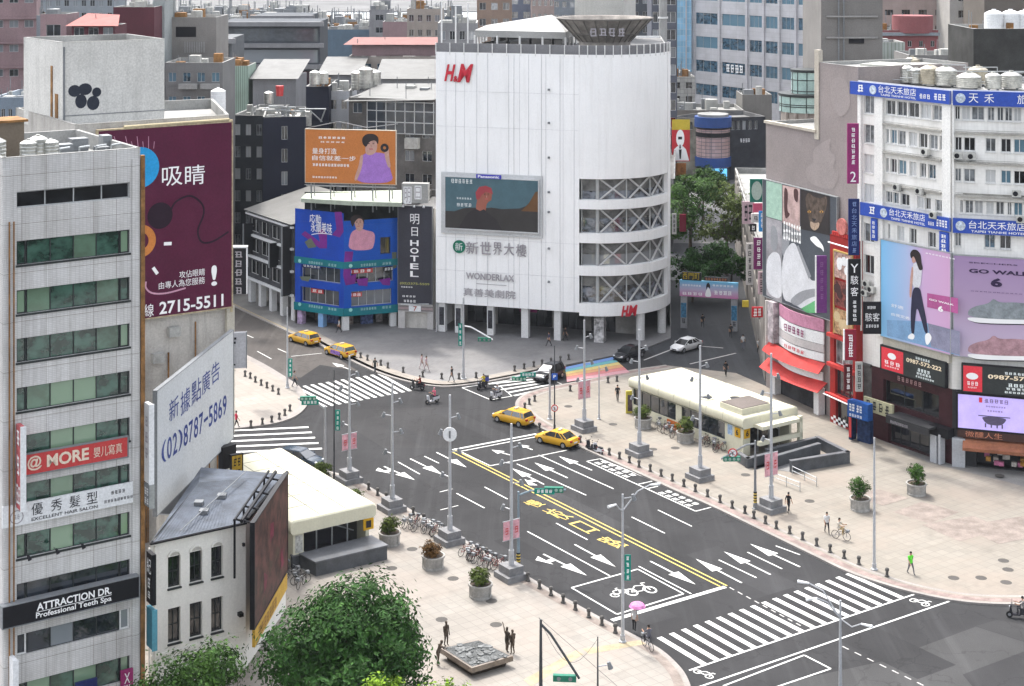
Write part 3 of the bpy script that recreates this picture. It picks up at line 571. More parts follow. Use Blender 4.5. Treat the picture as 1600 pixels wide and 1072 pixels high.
for a in (4.2, 5.5, 6.6, 7.6): mb.path([fa.p(a, 35.9, -2.2), fa.p(a, 36.9, -2.2), fa.p(a+.8, 36.9, -2.6)], .06)
mb.build('pipe', STEEL, u_)
# ================================================================ corner building behind the tower with the maroon billboard
fb = line(357.5, 137, -D2, 118); fb = Fr(fb.p(fb.L, 0), fb.o)     # left -> right
B0, B1 = fb.p(0, 0), fb.p(fb.L, 0)
cb = thing('corner_building', 'stained concrete building carrying the maroon billboard on its blind wall', 'building', B1)
CONCW = M('stained_concrete', (.46, .44, .41), .85, .2, .25, streak=.7)
block(cb, [B0, B1, B1+Vector((-4, 14, 0)), B0+back*16], 0, 35.2, CONCW, ROOFM)
mb = MB(); rn = random.Random(5)
for k in range(11):
    a = fb.L-1-rn.uniform(0, 7.2); z = rn.uniform(8, 18.3); mb.tube(fb.p(a, 0, .12), fb.p(a, z, .12), .05+.03*rn.random(), n=6)
    if k % 2: mb.path([fb.p(a, z, .12), fb.p(a-rn.uniform(.6, 2), z-rn.uniform(-.4, 1), .2), fb.p(a-2.2, z-2, .15)], .06)
mb.build('pipe', RUST, cb)
for a, z in ((fb.L-7, 15), (fb.L-4.2, 13.4), (fb.L-5.6, 17)): mb = MB(); mb.fbox(fb, a, a+1.0, z, z+.8, .1, .65); mb.build('air_conditioner', M('dirty_white', (.4, .4, .38), .7, .2, 1.5, streak=.5), cb)
mb = MB(); mb.fbox(fb, fb.L-.35, fb.L+.35, 8, 18.9, -.3, .42); mb.build('corner_pillar', M('cream_pillar', (.52, .49, .42), .8, streak=.5), cb)
hb = thing('roof_block', 'big weathered white roof block with black graffiti above the maroon billboard', 'rooftop block', fb.p(5, 35, -4))
fr_ = fb.off(-4.5); a0, zt = fr_.px(98, 66); a1, _ = fr_.px(257, 65)
OW = M('weathered_white', (.62, .61, .58), .8, .1, .3, streak=.45, fine=.08)
block(hb, [fr_.p(a0, 0)+back*9+D2*-.5, fr_.p(a0, 0), fr_.p(a1, 0), fr_.p(a1, 0)+back*9], 34, zt, OW, ROOFM)
mb = MB()
for a in (a0+.06, a0-.0): mb.tube(fr_.p(a+.05, 34, .1), fr_.p(a+.05, zt-.4, .1), .06, n=6)
mb.fbox(fr_, a0, a1, zt-8.4+2.2, zt-8.4+2.27, 0, .03); mb.build('pipe', GREYM, hb)
mb = MB()
for cx, cz, rx, rz in ((a0+1.0, 37.5+.0, .55, .5), (a0+1.9, 37.6, .6, .5), (a0+1.55, 36.6, .5, .6), (a0+2.6, 36.4, .55, .6), (a0+2.9, 37.3, .4, .4)):
    mb.fpoly(fr_, [(cx+rx*math.cos(i*PI/8), cz+rz*math.sin(i*PI/8)) for i in range(16)], .02+.003*(cx-a0))
mb.build('graffiti', M('graffiti_black', (.025, .03, .045), .6), hb, recalc=False)
mb = MB(); f2 = Fr(fr_.p(a0, 0)+back*9, fr_.p(a0, 0)); mb.fbox(f2, f2.L-2.6, f2.L-2.2, 34, 39.5, .05, .2); mb.fbox(f2, f2.L-1.7, f2.L-1.0, 34, 37.2, .05, .12); mb.build('duct', RUST, hb)
# maroon billboard
a0 = fb.px(150, 300)[0]; zt = fb.px(357.5, 191.4, .6)[1]; zb = fb.px(357.5, 479.5, .6)[1]
MAR = M('maroon_board', (.085, .0095, .036), .55, .1, .4)
bb, d = sign('billboard', 'large maroon billboard with white Chinese lettering and phone number', 'billboard', fb, a0, zb, fb.L, zt, MAR, th=.35, d=.25, frame=M('rusty_frame', (.4, .33, .22), .8, .3, 2), fw=.12)
def bx(u, v): return fb.px(u, v, d)
def bt(t, u0, v0, u1, v1, b=.02): a, z = bx(u0, v0); a2, z2 = bx(u1, v1); return (t, a, z2, a2, z, d+.02, b)
lett(bb, fb, [bt('吸', 253, 262, 285, 288.5), bt('睛', 289, 259, 320, 287), bt('攻佔眼睛', 280, 424, 320, 430), bt('由專人為您服務', 248, 441, 320, 443), bt('2715-5511', 249, 472, 349, 478), bt('線', 225, 476, 240, 494), bt('!', 330, 415, 339, 446)], WTX)
mb = MB()
def ring(f, u, v, r, r2, m=0, a0=0, a1=360, dd=.02):
    c = bx(u, v); n = 40
    for i in range(n):
        t0, t1 = R(a0+(a1-a0)*i/n), R(a0+(a1-a0)*(i+1)/n)
        mb.fpoly(f, [(c[0]+q*math.cos(t), c[1]+q*math.sin(t)) for q, t in ((r, t0), (r, t1), (r2, t1), (r2, t0))], d+dd, m)
ring(fb, 219, 377, 1.35, .72, 0); mb.build('orange_ring', M('orange_print', (.55, .2, .05), .5), bb, recalc=False)
mb = MB(); ring(fb, 218, 262, 1.7, .01, 0); mb.build('blue_disc', M('blue_print', (.02, .3, .62), .5), bb, recalc=False)
mb = MB(); ring(fb, 250, 337, 1.1, .01, 0, dd=.015)
def band(f, pts, w_, dd): 
    for (p, q) in zip(pts, pts[1:]):
        p, q = Vector(p), Vector(q); n = (q-p).normalized(); n = Vector((-n.y, n.x))*w_/2; mb.fpoly(f, [p-n, q-n, q+n, p+n], dd)
band(fb, [bx(*p) for p in curve_px([(266, 330), (275, 315), (297, 306), (315, 318), (318, 335), (309, 360), (315, 378), (333, 377), (357, 362)], 4)], .16, d+.02); mb.build('cable_drawing', M('dark_maroon_print', (.02, .008, .018), .6), bb, recalc=False)
mb = MB()
for u0, v0, u1, v1 in ((256, 381, 268, 380.5), (239, 418, 246, 428)): band(fb, [bx(u0, v0), bx(u1, v1)], .28, d+.02)
mb.build('dash_marks', WTX, bb, recalc=False)
mb = MB()
for u in range(8): band(fb, [bx(178+u*9, 213+8*(u % 2)), bx(184+u*8, 232)], .05, d+.02)
band(fb, [bx(*p) for p in curve_px([(228, 440), (228, 450), (238, 458), (260, 458), (290, 450)], 4)], .14, d+.02); mb.build('line_drawing', M('pink_print', (.55, .3, .4), .5), bb, recalc=False)
mb = MB(); c = fb.p(fb.L-9.5, zt+.2, .5); mb.path([c, fb.p(fb.L-.2, zt+.25, .5)], .13); mb.path([fb.p(fb.L+.05, zb-.5, .4), fb.p(fb.L+.05, zt+.2, .4)], .12); mb.build('lamp_rail', M('yellowed_pipe', (.5, .43, .28), .8), bb)
# ================================================================ white slanting advert board beside the little roof
E0 = XY(239, 115); E1 = XY(359, 133); fe = Fr(E0, E1)
GB = M('pale_grey_board', (.56, .575, .58), .6, .05, streak=.12)
ad, d = sign('billboard', 'plain pale board with blue Chinese lettering and phone number over the low roof', 'billboard', fe, 0, 8.75, fe.L, 17.7, GB, th=.3, d=0, frame=GREYM, fw=.06)
def ex(t, u0, v0, u1, v1): a, z = fe.px(u0, v0, d); a2, z2 = fe.px(u1, v1, d); return (t, a, z2, a2, z, d+.02, .012)
BLT = M('blue_lettering', (.035, .06, .24), .5)
lett(ad, fe, [ex('新', 264, 628, 279, 648), ex('據', 282, 614, 297, 638), ex('點', 299, 599, 314, 622), ex('廣', 315, 586, 328, 608), ex('告', 330, 571, 343, 592), *[(ch, .9+15.6*i/13, (12.1 if ch != '-' else 12.8)-.8*i/13, .9+15.6*(i+.82)/13, (13.7 if ch != '-' else 13.05)-.8*i/13, d+.02, .012) for i, ch in enumerate('(02)8787-5869')]], BLT)
mb = MB()
for a in (2, 6, 10, 14, 17): mb.path([fe.p(a, 9.4, -.1), fe.p(a, 12, -2.4), fe.p(a, 17, -.1)], .07); mb.tube(fe.p(a, 8.5, -1.5), fe.p(a, 12, -2.4), .06, n=5)
mb.build('scaffold', RUST, ad)
o, g = blade('blade_sign', 'small grey framed sign with black tree drawing beside the pale board', Fr(XY(357, 134), XY(360, 150)), .3, 14.2, 17.2, 1.3, M('grey_sign_face', (.42, .42, .44), .5), GREYM)
gf = Fr(XY(363, 134.2), ux=(1, 0, 0)); mb = MB(); mb.fbox(gf, -.02, .1, 14.5, 16.6, .12, .16)
for x, z in ((-.2, 16.4), (.2, 16.4), (0, 16.7), (-.25, 16.7), (.25, 16.75)): mb.fbox(gf, x-.07, x+.11, z-.09, z+.09, .12, .16)
mb.fbox(gf, -.2, .28, 14.5, 14.62, .12, .165); mb.build('tree_drawing', DTX, o)
# ================================================================ little white three-storey building with slate roof
fw_ = line(236, 106, D2, 384); W0, W1 = fw_.p(0, 0), fw_.p(fw_.L, 0)
CREAM = M('cream_plaster', (.78, .76, .71), .8, .05, .4, fine=.03, streak=.15); wb = thing('small_white_building', 'small white plastered building with six dark windows and a slate blue roof', 'building', W0)
def wr(u0, v0, u1, v1): return pxrect(fw_, u0, v0, u1, v1)
cols_ = ((262.5, 282), (296.5, 316), (330, 348)); ops = []
for i, (u0, u1) in enumerate(cols_):
    a0 = fw_.px(u0, 900)[0]; a1 = fw_.px(u1, 900)[0]; ops += [(a0, 6.85, a1, 8.95, 2, 2), (a0, 3.15, a1, 5.5, 2, 2)]
WC = [W0, W1, Vector((-16.9, 119.5, 0)), Vector((-23.5, 121, 0))]
block(wb, WC, 0, 10.2, CREAM, ROOFD, {0: ops}, rec=.3, par=.3, fm=DARKF, gm=G_BLACK, sill=.14)
mb = MB()
for i, (u0, u1) in enumerate(cols_):
    a0 = fw_.px(u0, 900)[0]; a1 = fw_.px(u1, 900)[0]; c = (a0+a1)/2; r = (a1-a0)*.55
    for k in range(8): t0, t1 = PI*k/8, PI*(k+1)/8; mb.box8([fw_.p(c+q*math.cos(t), 9.0+q*.8*math.sin(t), e) for e in (0, .14) for q, t in ((r, t0), (r, t1), (r-.13, t1), (r-.13, t0))])
mb.fbox(fw_, -.1, fw_.L+.05, 10.0, 10.2, 0, .15); mb.fbox(fw_, 0, fw_.L, 2.55, 2.7, 0, .1); mb.build('moulding', CREAM, wb)
for u0, u1 in cols_: a0 = fw_.px(u0, 900)[0]; a1 = fw_.px(u1, 900)[0]; c = (a0+a1)/2; r = (a1-a0)*.5; paint(wb, fw_, [(c+r*math.cos(PI*k/10), 9.0+r*.8*math.sin(PI*k/10)) for k in range(11)], .01, M('tympanum_shade', (.52, .5, .46), .85), 'window_arch_shade')  # darker half-discs: shade of the arch recesses painted on the wall
SLATE = M('slate_metal_roof', (.085, .1, .128), .6, .35, .7, streak=.5, dirt=(.045, .045, .045)); mb = MB()
ridge_l, ridge_r = Vector((-22.7, 116, 10.8)), Vector((-19.5, 117.2, 10.7)); e0, e1, e2, e3 = [Vector((p.x, p.y, 10.25)) for p in WC]
mb.poly([e0-fw_.n*-.25, e1-fw_.n*-.25, ridge_r, ridge_l]); mb.poly([e1-fw_.n*-.25, e2, ridge_r]); mb.poly([e2, e3, ridge_l, ridge_r]); mb.poly([e3, e0, ridge_l])
mb.build('slate_roof', SLATE, wb, recalc=False)
mb = MB()
for i in range(1, 26): t = i/26; mb.tube(e0.lerp(e1, t)+Vector((0, 0, .04)), ridge_l.lerp(ridge_r, t)+Vector((0, 0, .03)), .015, n=4)
mb.path([e1+Vector((.1, 0, .1)), e2+Vector((.1, 0, .1))], .16, m=1); mb.path([e0+Vector((0, -.3, -.05)), e1+Vector((.1, -.25, -.05))], .1, m=1); mb.build('roof_seam', [SLATE, BLK], wb)
mb = MB()
for p, q in ((.45, .35), (.3, .55), (.62, .62)): c = e0.lerp(e1, p).lerp(ridge_l.lerp(ridge_r, p), q); mb.box(c.x-.3, c.x+.3, c.y-.3, c.y+.3, c.z, c.z+.25)
mb.path([e0.lerp(e1, .3)+Vector((0, 0, .3)), ridge_r+Vector((0, 0, .5))], .04); mb.build('vent', GREYM, wb)
mb = MB()
for a in (-.15, .25): mb.tube(fw_.p(a, 0, .1), fw_.p(a, 9.9, .1), .07, n=6)
mb.build('drain_pipe', CREAM, wb)
mb = MB(); a, _ = fw_.px(375, 990); mb.fbox(fw_, a-.2, a+.1, 3.9, 4.15, 0, .4); mb.fbox(fw_, a+.15, a+.3, 8.6, 8.8, 0, .2); mb.build('wall_lamp', BLK, wb)
# dark side board towards the station, yellow banner under it
K0 = XY(391, 107.5); K1 = XY(443, 117.5); fk = Fr(K0, K1)
MARB = M('dark_red_print', (.085, .034, .03), .5, .75, .9)
kb, d = sign('billboard', 'dark red picture board on the side of the small white building', 'billboard', fk, 0, 3.9, fk.L, 10.9, MARB, th=.3, d=0, frame=BLK, fw=.1)
mb = MB(); rn = random.Random(9)
for i in range(9): a = rn.uniform(.4, fk.L-1.6); z = rn.uniform(4.3, 8.2); mb.fpoly(fk, [(a, z), (a+rn.uniform(.5, 1.5), z+.2), (a+rn.uniform(.5, 1.3), z+rn.uniform(.6, 2)), (a+.1, z+rn.uniform(.5, 1.6))], d+.012+.002*i, i % 2)
mb.build('picture', [M('brown_print', (.07, .045, .03), .5, .5, 1.5), M('crimson_print', (.16, .02, .045), .5, .5, 1.5)], kb, recalc=False)
mb = MB(); [mb.path([fk.p(a, 10.8, -.1), fk.p(a, 11.0, -1.2), fk.p(a, 7, -1.2)], .08) for a in (.5, 3, 6, 9)]; mb.path([fk.p(0, 11.05, -.6), fk.p(fk.L, 11.05, -.6)], .14); mb.path([fk.p(0, 11.1, -1.1), fk.p(fk.L, 11.1, -1.1)], .09); mb.build('scaffold', BLK, kb)
yb, d = sign('banner', 'yellow banner strip below the dark red picture board', 'banner', fk, 0.1, 2.55, fk.L-.1, 3.7, M('yellow_banner', (.55, .34, .05), .55, .12, 1), th=.2, d=.1)
lett(yb, fk, [(7, 1.0, 2.7, 6.5, 3.5, d+.02)], M('brown_lettering', (.25, .12, .03), .5))
for u0, v0, mat, lb in ((349, 700, BLK, 'black roof-edge sign box behind the pale board'), ):
    q = Fr(XY(341, 130), XY(362, 131)); sg, d = sign('shop_sign', lb, 'sign', q, 0, 7.2, q.L, 9.0, BLK, th=.6, d=0)
q = Fr(XY(360, 129), XY(376, 129.5)); sg, d = sign('shop_sign', 'yellow and black shop sign standing behind the slate roof', 'sign', q, 0, 6.6, q.L, 8.6, M('amber_board', (.42, .27, .03), .5, .3, 2), th=.3, d=0, frame=BLK); lett(sg, q, [(2, .1, 7.7, q.L-.1, 8.4, d+.02), (2, .1, 6.9, q.L-.1, 7.5, d+.02)], BLK)
lw = thing('low_annex', 'grey low annex under the slate roof between the boards', 'building', Vector((-24, 124, 0))); block(lw, [Vector((-27, 121.5, 0)), Vector((-18.6, 120.6, 0)), Vector((-19.6, 130, 0)), Vector((-26, 131.5, 0))], 0, 6.5, CONCW, ROOFD)
# ================================================================ white department store
h0 = XY(681, 204.3); hd = Vector((.956, -.2935, 0)); h1 = onray(h0, hd, 905); fh = Fr(h0, h1)
hm = thing('department_store', 'tall white department store with a rounded glazed corner and ribbed front', 'building', h0)
HZ0, HZ1 = 3.95, 35.95; hn = fh.n; RC = 9.4; hc = h1-hn*RC
HW = M('white_cladding', (.82, .82, .82), .45, .03, .15, streak=.28, dirt=(.5, .49, .47), fine=.02)
mb = MB(); seams = [0]+[fh.px(u, 300)[0] for u in (697, 712, 726, 745, 762, 795, 803, 812, 826, 846, 853, 875, 880, 897)]+[fh.L]
for i in range(len(seams)-1):
    a, b = seams[i], seams[i+1]; d = (0, .035, .01, .05, .02)[i % 5]; mb.fquad(fh, a, b, HZ0, HZ1, d); mb.poly([fh.p(b, HZ0, d), fh.p(b, HZ0, -.1), fh.p(b, HZ1, -.1), fh.p(b, HZ1, d)]); mb.poly([fh.p(a, HZ0, d), fh.p(a, HZ0, -.1), fh.p(a, HZ1, -.1), fh.p(a, HZ1, d)])
mb.build('ribbed_front', HW, hm, recalc=False)
mb = MB()
for a in seams[1:-1]: mb.fbox(fh, a-.02, a+.02, HZ0+.05, HZ1-.05, -.05, .065)
[mb.fbox(fh, .1, fh.L-.05, z, z+.025, .02, .058) for z in (8.2, 12.4, 26.5, 31)]; mb.build('seam', M('white_seam', (.62, .62, .64), .5), hm)
ang0 = math.atan2(hn.y, hn.x); angE = ang0+R(104)           # the corner turns from the front round to the side street
def cyl(a0, a1, z0, z1, r, n, mb, m=0):
    for i in range(n):
        t0, t1 = a0+(a1-a0)*i/n, a0+(a1-a0)*(i+1)/n
        vs = [hc+Vector((r*math.cos(t), r*math.sin(t), z)) for z in (z0, z1) for t in (t0, t1)]; mb.add([vs[0], vs[1], vs[3], vs[2]], [(0, 1, 2, 3)], m, True)
bands = [(3.55, 5.1), (8.55, 9.75), (12.6, 13.8), (16.8, 17.95), (20.55, HZ1)]; angW = ang0+R(86); gap = ang0+.0
mb = MB()
for z0, z1 in bands:
    cyl(ang0, angW, z0, z1, RC, 18, mb)
    for z in (z0, z1):
        for i in range(18):
            t0, t1 = ang0+(angW-ang0)*i/18, ang0+(angW-ang0)*(i+1)/18; mb.poly([hc+Vector((r*math.cos(t), r*math.sin(t), z)) for r, t in ((RC, t0), (RC, t1), (RC-1.0, t1), (RC-1.0, t0))])
cyl(angW, angE, HZ0-.4, HZ1, RC+.02, 6, mb)
e = hc+Vector((RC*math.cos(angW), RC*math.sin(angW), 0)); mb.poly([hc+Vector((r*math.cos(angW), r*math.sin(angW), z)) for r, z in ((RC, HZ0), (RC, 20.6), (RC-1.2, 20.6), (RC-1.2, HZ0))])
mb.build('rounded_corner', HW, hm, recalc=False)
mb = MB(); side_end = hc+Vector((math.cos(angE), math.sin(angE), 0))*RC; tdir = Vector((-math.sin(angE), math.cos(angE), 0)); s_e = side_end+tdir*32; b_l = h0-hn*36
mb.poly([side_end+Vector((0, 0, 0)), s_e, s_e+Vector((0, 0, HZ1)), side_end+Vector((0, 0, HZ1))]); mb.poly([s_e, b_l, b_l+Vector((0, 0, HZ1)), s_e+Vector((0, 0, HZ1))]); mb.poly([b_l, h0, h0+Vector((0, 0, HZ1)), b_l+Vector((0, 0, HZ1))])
mb.poly([p+Vector((0, 0, z)) for z in (HZ0,) for p in (h0, h1, side_end, s_e, b_l)]); mb.build('wall', HW, hm, recalc=False)
mb = MB(); out = [h0, h1]+[hc+Vector((RC*math.cos(ang0+(angE-ang0)*i/16), RC*math.sin(ang0+(angE-ang0)*i/16), 0)) for i in range(1, 17)]+[s_e, b_l]
mb.poly([Vector((p.x, p.y, HZ1-.3)) for p in out]); mb.build('roof', ROOFD, hm, recalc=False)
GC = GLASS('atrium_glass', (.075, .085, .1), (.2, .21, .22), .04, .3, .9); mb = MB()
for z0, z1 in ((5.1, 8.55), (9.75, 12.6), (13.8, 16.8), (17.95, 20.55)):
    g = MB(); cyl(ang0, angW, z0, z1, RC-.75, 18, g); w_ = g.build('window', GC, hm, recalc=False)
    fr = MB()
    for i, t in enumerate([ang0+.02, ang0+R(14), ang0+R(38), ang0+R(62), ang0+R(85)]):
        p = hc+Vector(((RC-.55)*math.cos(t), (RC-.55)*math.sin(t), 0)); rr = .22 if i == 1 else .09; fr.tube(p+Vector((0, 0, z0)), p+Vector((0, 0, z1)), rr, n=6)
    fr.build('mullion', ALU, w_)
    br = MB()
    for t0, t1 in ((ang0+R(16), ang0+R(37)), (ang0+R(40), ang0+R(61)), (ang0+R(63), ang0+R(84))):
        q = [hc+Vector(((RC-.45)*math.cos(t), (RC-.45)*math.sin(t), z)) for t in (t0, t1) for z in (z0+.05, z1-.05)]; br.tube(q[0], q[3], .13, n=6); br.tube(q[1], q[2], .13, n=6)
    br.build('cross_brace', M('grey_brace', (.5, .5, .5), .5), w_)
    fl = MB(); cyl(ang0, angW, z0+.0, z0+.02, RC-.9, 12, fl); cyl(ang0, angW, z1-1.3+random.uniform(-.3, .3), z1-.1, RC-.71, 10, fl); fl.build('blind', M('pale_interior', (.15, .15, .145), .7, .5, .8), w_, recalc=False)
mb = MB(); a = fh.px(858, 300)[0]
for v in (140, 192, 246, 300, 331, 388, 440): z = fh.px(858, v)[1]; mb.fbox(fh, a-.12, a+.12, z-.12, z+.12, .04, .3)
mb.build('facade_lamp', GREYM, hm)
# parapet rail, rooftop bowl and tented pavilion
mb = MB(); rail = out[:18]
for a, b in zip(rail, rail[1:]):
    k = max(1, round((b-a).length/1.9))
    for i in range(k): p = a.lerp(b, i/k); mb.box(p.x-.06, p.x+.06, p.y-.06, p.y+.06, HZ1-.3, HZ1+1.18)
mb.build('parapet_post', WHF, hm); mb = MB()
for a, b in zip(rail, rail[1:]): a, b = a-hn*-.0, b; f = Fr(a, b); mb.fbox(f, 0, f.L, HZ1, HZ1+1.15, -.3, -.2)
mb.build('parapet_panel', M('grey_panel', (.2, .2, .21), .6), hm)
bc = PT(945, 68, 212); bw = thing('roof_bowl', 'big grey bowl-shaped steel frame on the white store roof', 'roof structure', Vector((bc.x, bc.y, HZ1-.3)))
BM = M('bowl_sheet', (.24, .22, .2), .7, .3, .8, streak=.3); mb = MB(); zt = 39.9
mb.lathe((bc.x, bc.y, 0), [(3.4, HZ1-.3), (3.4, HZ1+.9), (6.3, zt), (6.25, zt+.12), (6.05, zt), (3.1, HZ1+1.0)], 24, cap=False, sm=False); mb.build('bowl', BM, bw)
mb = MB()
for i in range(24): t = 2*PI*i/24; mb.tube((bc.x+3.45*math.cos(t), bc.y+3.45*math.sin(t), HZ1+.9), (bc.x+6.4*math.cos(t), bc.y+6.4*math.sin(t), zt+.05), .08, n=5)
for z, r in ((HZ1+1.9, 4.45), (zt, 6.4)): mb.path([(bc.x+r*math.cos(2*PI*i/24), bc.y+r*math.sin(2*PI*i/24), z) for i in range(25)], .09, 5)
mb.build('rib', M('bowl_rib', (.14, .13, .12), .6), bw)
bf = Fr((bc.x-3, bc.y-5.55, 0), ux=(1, 0, 0)); lett(bw, bf, [(4, .6, 37.75, 5.4, 38.9, .35)], GREYTX)
pv = thing('roof_pavilion', 'white tent-roofed pavilion on top of the white store', 'roof structure', PT(800, 60, 222))
c0 = [PT(742, 52, 219), PT(884, 52, 214), PT(905, 40, 228), PT(760, 40, 232)]; c0 = [Vector((p.x, p.y, 37.9)) for p in c0]; ap = sum(c0, Vector())/4+Vector((3.5, 0, 1.9))
mb = MB(); [mb.poly([c0[i], c0[(i+1) % 4], ap]) for i in range(4)]; [mb.poly([c0[i], c0[(i+1) % 4], c0[(i+1) % 4]-Vector((0, 0, .9)), c0[i]-Vector((0, 0, .9))]) for i in range(4)]; mb.build('tent_roof', M('white_roof_sheet', (.33, .33, .32), .6, .08), pv, recalc=False)
mb = MB()
for i in range(4):
    for t in (0, .25, .5, .75): p = c0[i].lerp(c0[(i+1) % 4], t); mb.tube((p.x, p.y, HZ1-.3), (p.x, p.y, 37.2), .14, n=6)
mb.build('post', WHF, pv); mb = MB(); q = [c+(ap-c)*.25 for c in c0]; mb.prism([(p.x, p.y) for p in q], HZ1-.3, 37.3); mb.build('wall', G_BLACK, pv)
st = thing('stair_tower', 'pale stair tower behind the bowl on the white store roof', 'roof structure', PT(935, 60, 236)); q = line(898, 232, hd, 974)
block(st, [q.p(0, 0), q.p(q.L, 0), q.p(q.L, 0, -8), q.p(0, 0, -8)], 35, 49, M('beige_render', (.46, .45, .42), .8, .1, streak=.3))
for i, (u, v) in enumerate(((690, 2), (712, 10), (731, 4))):
    p = PT(u, 70, 214); o = thing('mast', 'thin white roof mast, %s at the left end of the white store roof' % ('leftmost of three', 'shortest of three', 'rightmost of three')[i], 'mast', Vector((p.x, p.y, HZ1)), 'masts on the white store roof'); mb = MB(); mb.tube((p.x, p.y, HZ1-.3), (p.x, p.y, PT(u, v, 214).z), .1, n=6); mb.build('pole', WHF, o); mb = MB(); mb.box(p.x-.25, p.x+.25, p.y-.25, p.y+.25, HZ1-.3, HZ1); mb.build('foot', GREYM, o)
# open arcade under the store
COLM = M('white_column', (.66, .66, .66), .5, .06); PICC = M('poster_column', (.45, .44, .44), .5, .7, 1.6)
mb = MB(); bk = fh.off(-6.5); wall(mb, bk, 0, fh.L+6, 0, HZ0, [(2+i*4.2, .1, 5.2+i*4.2, 3.0) for i in range(5)], .3); mb.build('arcade_wall', M('arcade_wall', (.28, .27, .26), .8, .3, .4), hm)
for i in range(5): window(hm, bk, 2+i*4.2, .1, 5.2+i*4.2, 3.0, cols=3, rec=.3, fm=DARKF, gm=G_BLACK, name='shop_window')
for i, (u, w_) in enumerate(((688, .9), (714, .9), (764, .85), (818, .9), (869, .85), (918.5, 1.25))):
    a = fh.px(u, 500)[0] if u < 905 else 0
    p = fh.p(a, 0, -.5) if u < 905 else hc+Vector(((RC-.6)*math.cos(ang0+R(15)), (RC-.6)*math.sin(ang0+R(15)), 0)); mb = MB(); f = Fr(p-hd*w_/2, ux=hd); mb.fbox(f, 0, w_, 0, HZ0, -w_, 0); co = mb.build('column', PICC if i == 5 else COLM, hm)
    if i in (0, 1, 2): mb = MB(); mb.fquad(f, .12, w_-.12, 1.0, 3.3, .02); mb.build('poster', M('dark_poster', (.05, .05, .06), .5, .6, 2), co, recalc=False)
for t in (R(52), R(84)): p = hc+Vector(((RC-.7)*math.cos(ang0+t), (RC-.7)*math.sin(ang0+t), 0)); mb = MB(); mb.tube(p, p+Vector((0, 0, 3.6)), .55, n=16); mb.build('column', COLM, hm)
mb = MB(); mb.fquad(bk, 9.2, 11.6, 2.0, 3.4, .05); mb.build('poster', M('magenta_poster', (.2, .01, .1), .5), hm, recalc=False)
mb = MB(); mb.text(bk, 'H&M', 14.8, 2.9, 16.6, 3.8, .06, 0, .03); mb.build('red_lettering', M('red_lettering', (.55, .03, .05), .5), hm, recalc=False)
REDL = MATS['red_lettering']
def slant(mb, F_, t, a0, z0, a1, z1, d, k=.25, m=0, bold=.03, th=.12):
    vs, fs, _ = glyphs(t, bold)
    for e in (d, d+th): mb.add([F_.p(a0+(a1-a0)*(x*(1-k)+y*k), z0+(z1-z0)*y, e) for x, y in vs], fs, m)
def letters3d(name, label, F_, items, mat, z, cat='sign lettering', th=.15):
    o = thing(name, label, cat, F_.p(items[0][1], items[0][2], .1)); mb = MB()
    for it in items:
        if isinstance(it[0], int): mb.strokes(F_, *it[1:5], it[0], it[5], 0, 3)
        else: [mb.text(F_, it[0], *it[1:5], e, 0, it[6] if len(it) > 6 else .01) for e in (it[5], it[5]+th)]
    mb.build('letters', mat, o, recalc=False); return o
def hp(t, u0, v0, u1, v1, b=.01): a, z = fh.px(u0, v0); a2, z2 = fh.px(u1, v1); return (t, a, z2, a2, z, .13, b)
o = thing('wall_lettering', 'slanting red initials at the top left of the white store', 'sign lettering', fh.p(1.3, 32.5, .1)); mb = MB()
a, z = fh.px(695, 99); a2, z2 = fh.px(740, 129)
slant(mb, fh, 'H', a, z2+.1, a+1.5, z-.1, .13, .3); slant(mb, fh, '&', a+1.22, z2+.05, a+1.85, z2+.8, .13, .1); slant(mb, fh, 'M', a+1.75, z2, a2, z, .13, .25); mb.build('letters', REDL, o, recalc=False)
fc = Fr(hc+Vector((RC*math.cos(ang0+R(38)), RC*math.sin(ang0+R(38)), 0)), ux=Vector((-math.sin(ang0+R(38)), math.cos(ang0+R(38)), 0)))
o = thing('wall_lettering', 'slanting red initials on the lowest white band of the rounded corner', 'sign lettering', fc.p(0, 4, .1)); mb = MB(); a, z = fc.px(970, 478); a2, z2 = fc.px(995, 496); z2 = z-1.35
slant(mb, fc, 'H', a, z2, a+1.0, z, .1, .25); slant(mb, fc, '&', a+.75, z2, a+1.05, z2+.4, .1, .1); slant(mb, fc, 'M', a+.95, z2, a2, z, .1, .2); mb.build('letters', REDL, o, recalc=False)
letters3d('wall_lettering', 'dull grey Chinese building name below the big screen', fh, [hp('新', 729, 377, 748, 397), hp('世', 751, 377, 768, 397.5), hp('界', 771, 378, 785, 398.5), hp('大', 788, 379, 804, 399), hp('樓', 807, 381, 823, 401)], GREYTX, 0)
letters3d('wall_lettering', 'dull grey bilingual cinema name low on the white store front', fh, [hp('WONDERLAX', 729, 425, 804, 440), hp('━━━━━━━━', 745, 443, 792, 445.5), hp('真善美劇院', 725, 449, 806, 467)], M('pale_grey_lettering', (.42, .4, .42), .5), 0)
o = thing('round_logo', 'round green emblem beside the dull grey building name', 'sign', fh.p(3, 22, .1)); a, z = fh.px(718, 385); mb = MB(); c = fh.p(a, z, .1); mb.tube(c, c+fh.n*.15, .82, n=24); mb.build('disc', M('green_disc', (.01, .16, .1), .5), o)
lett(o, fh, [('新', a-.5, z-.5, a+.5, z+.5, .27)], WPL)
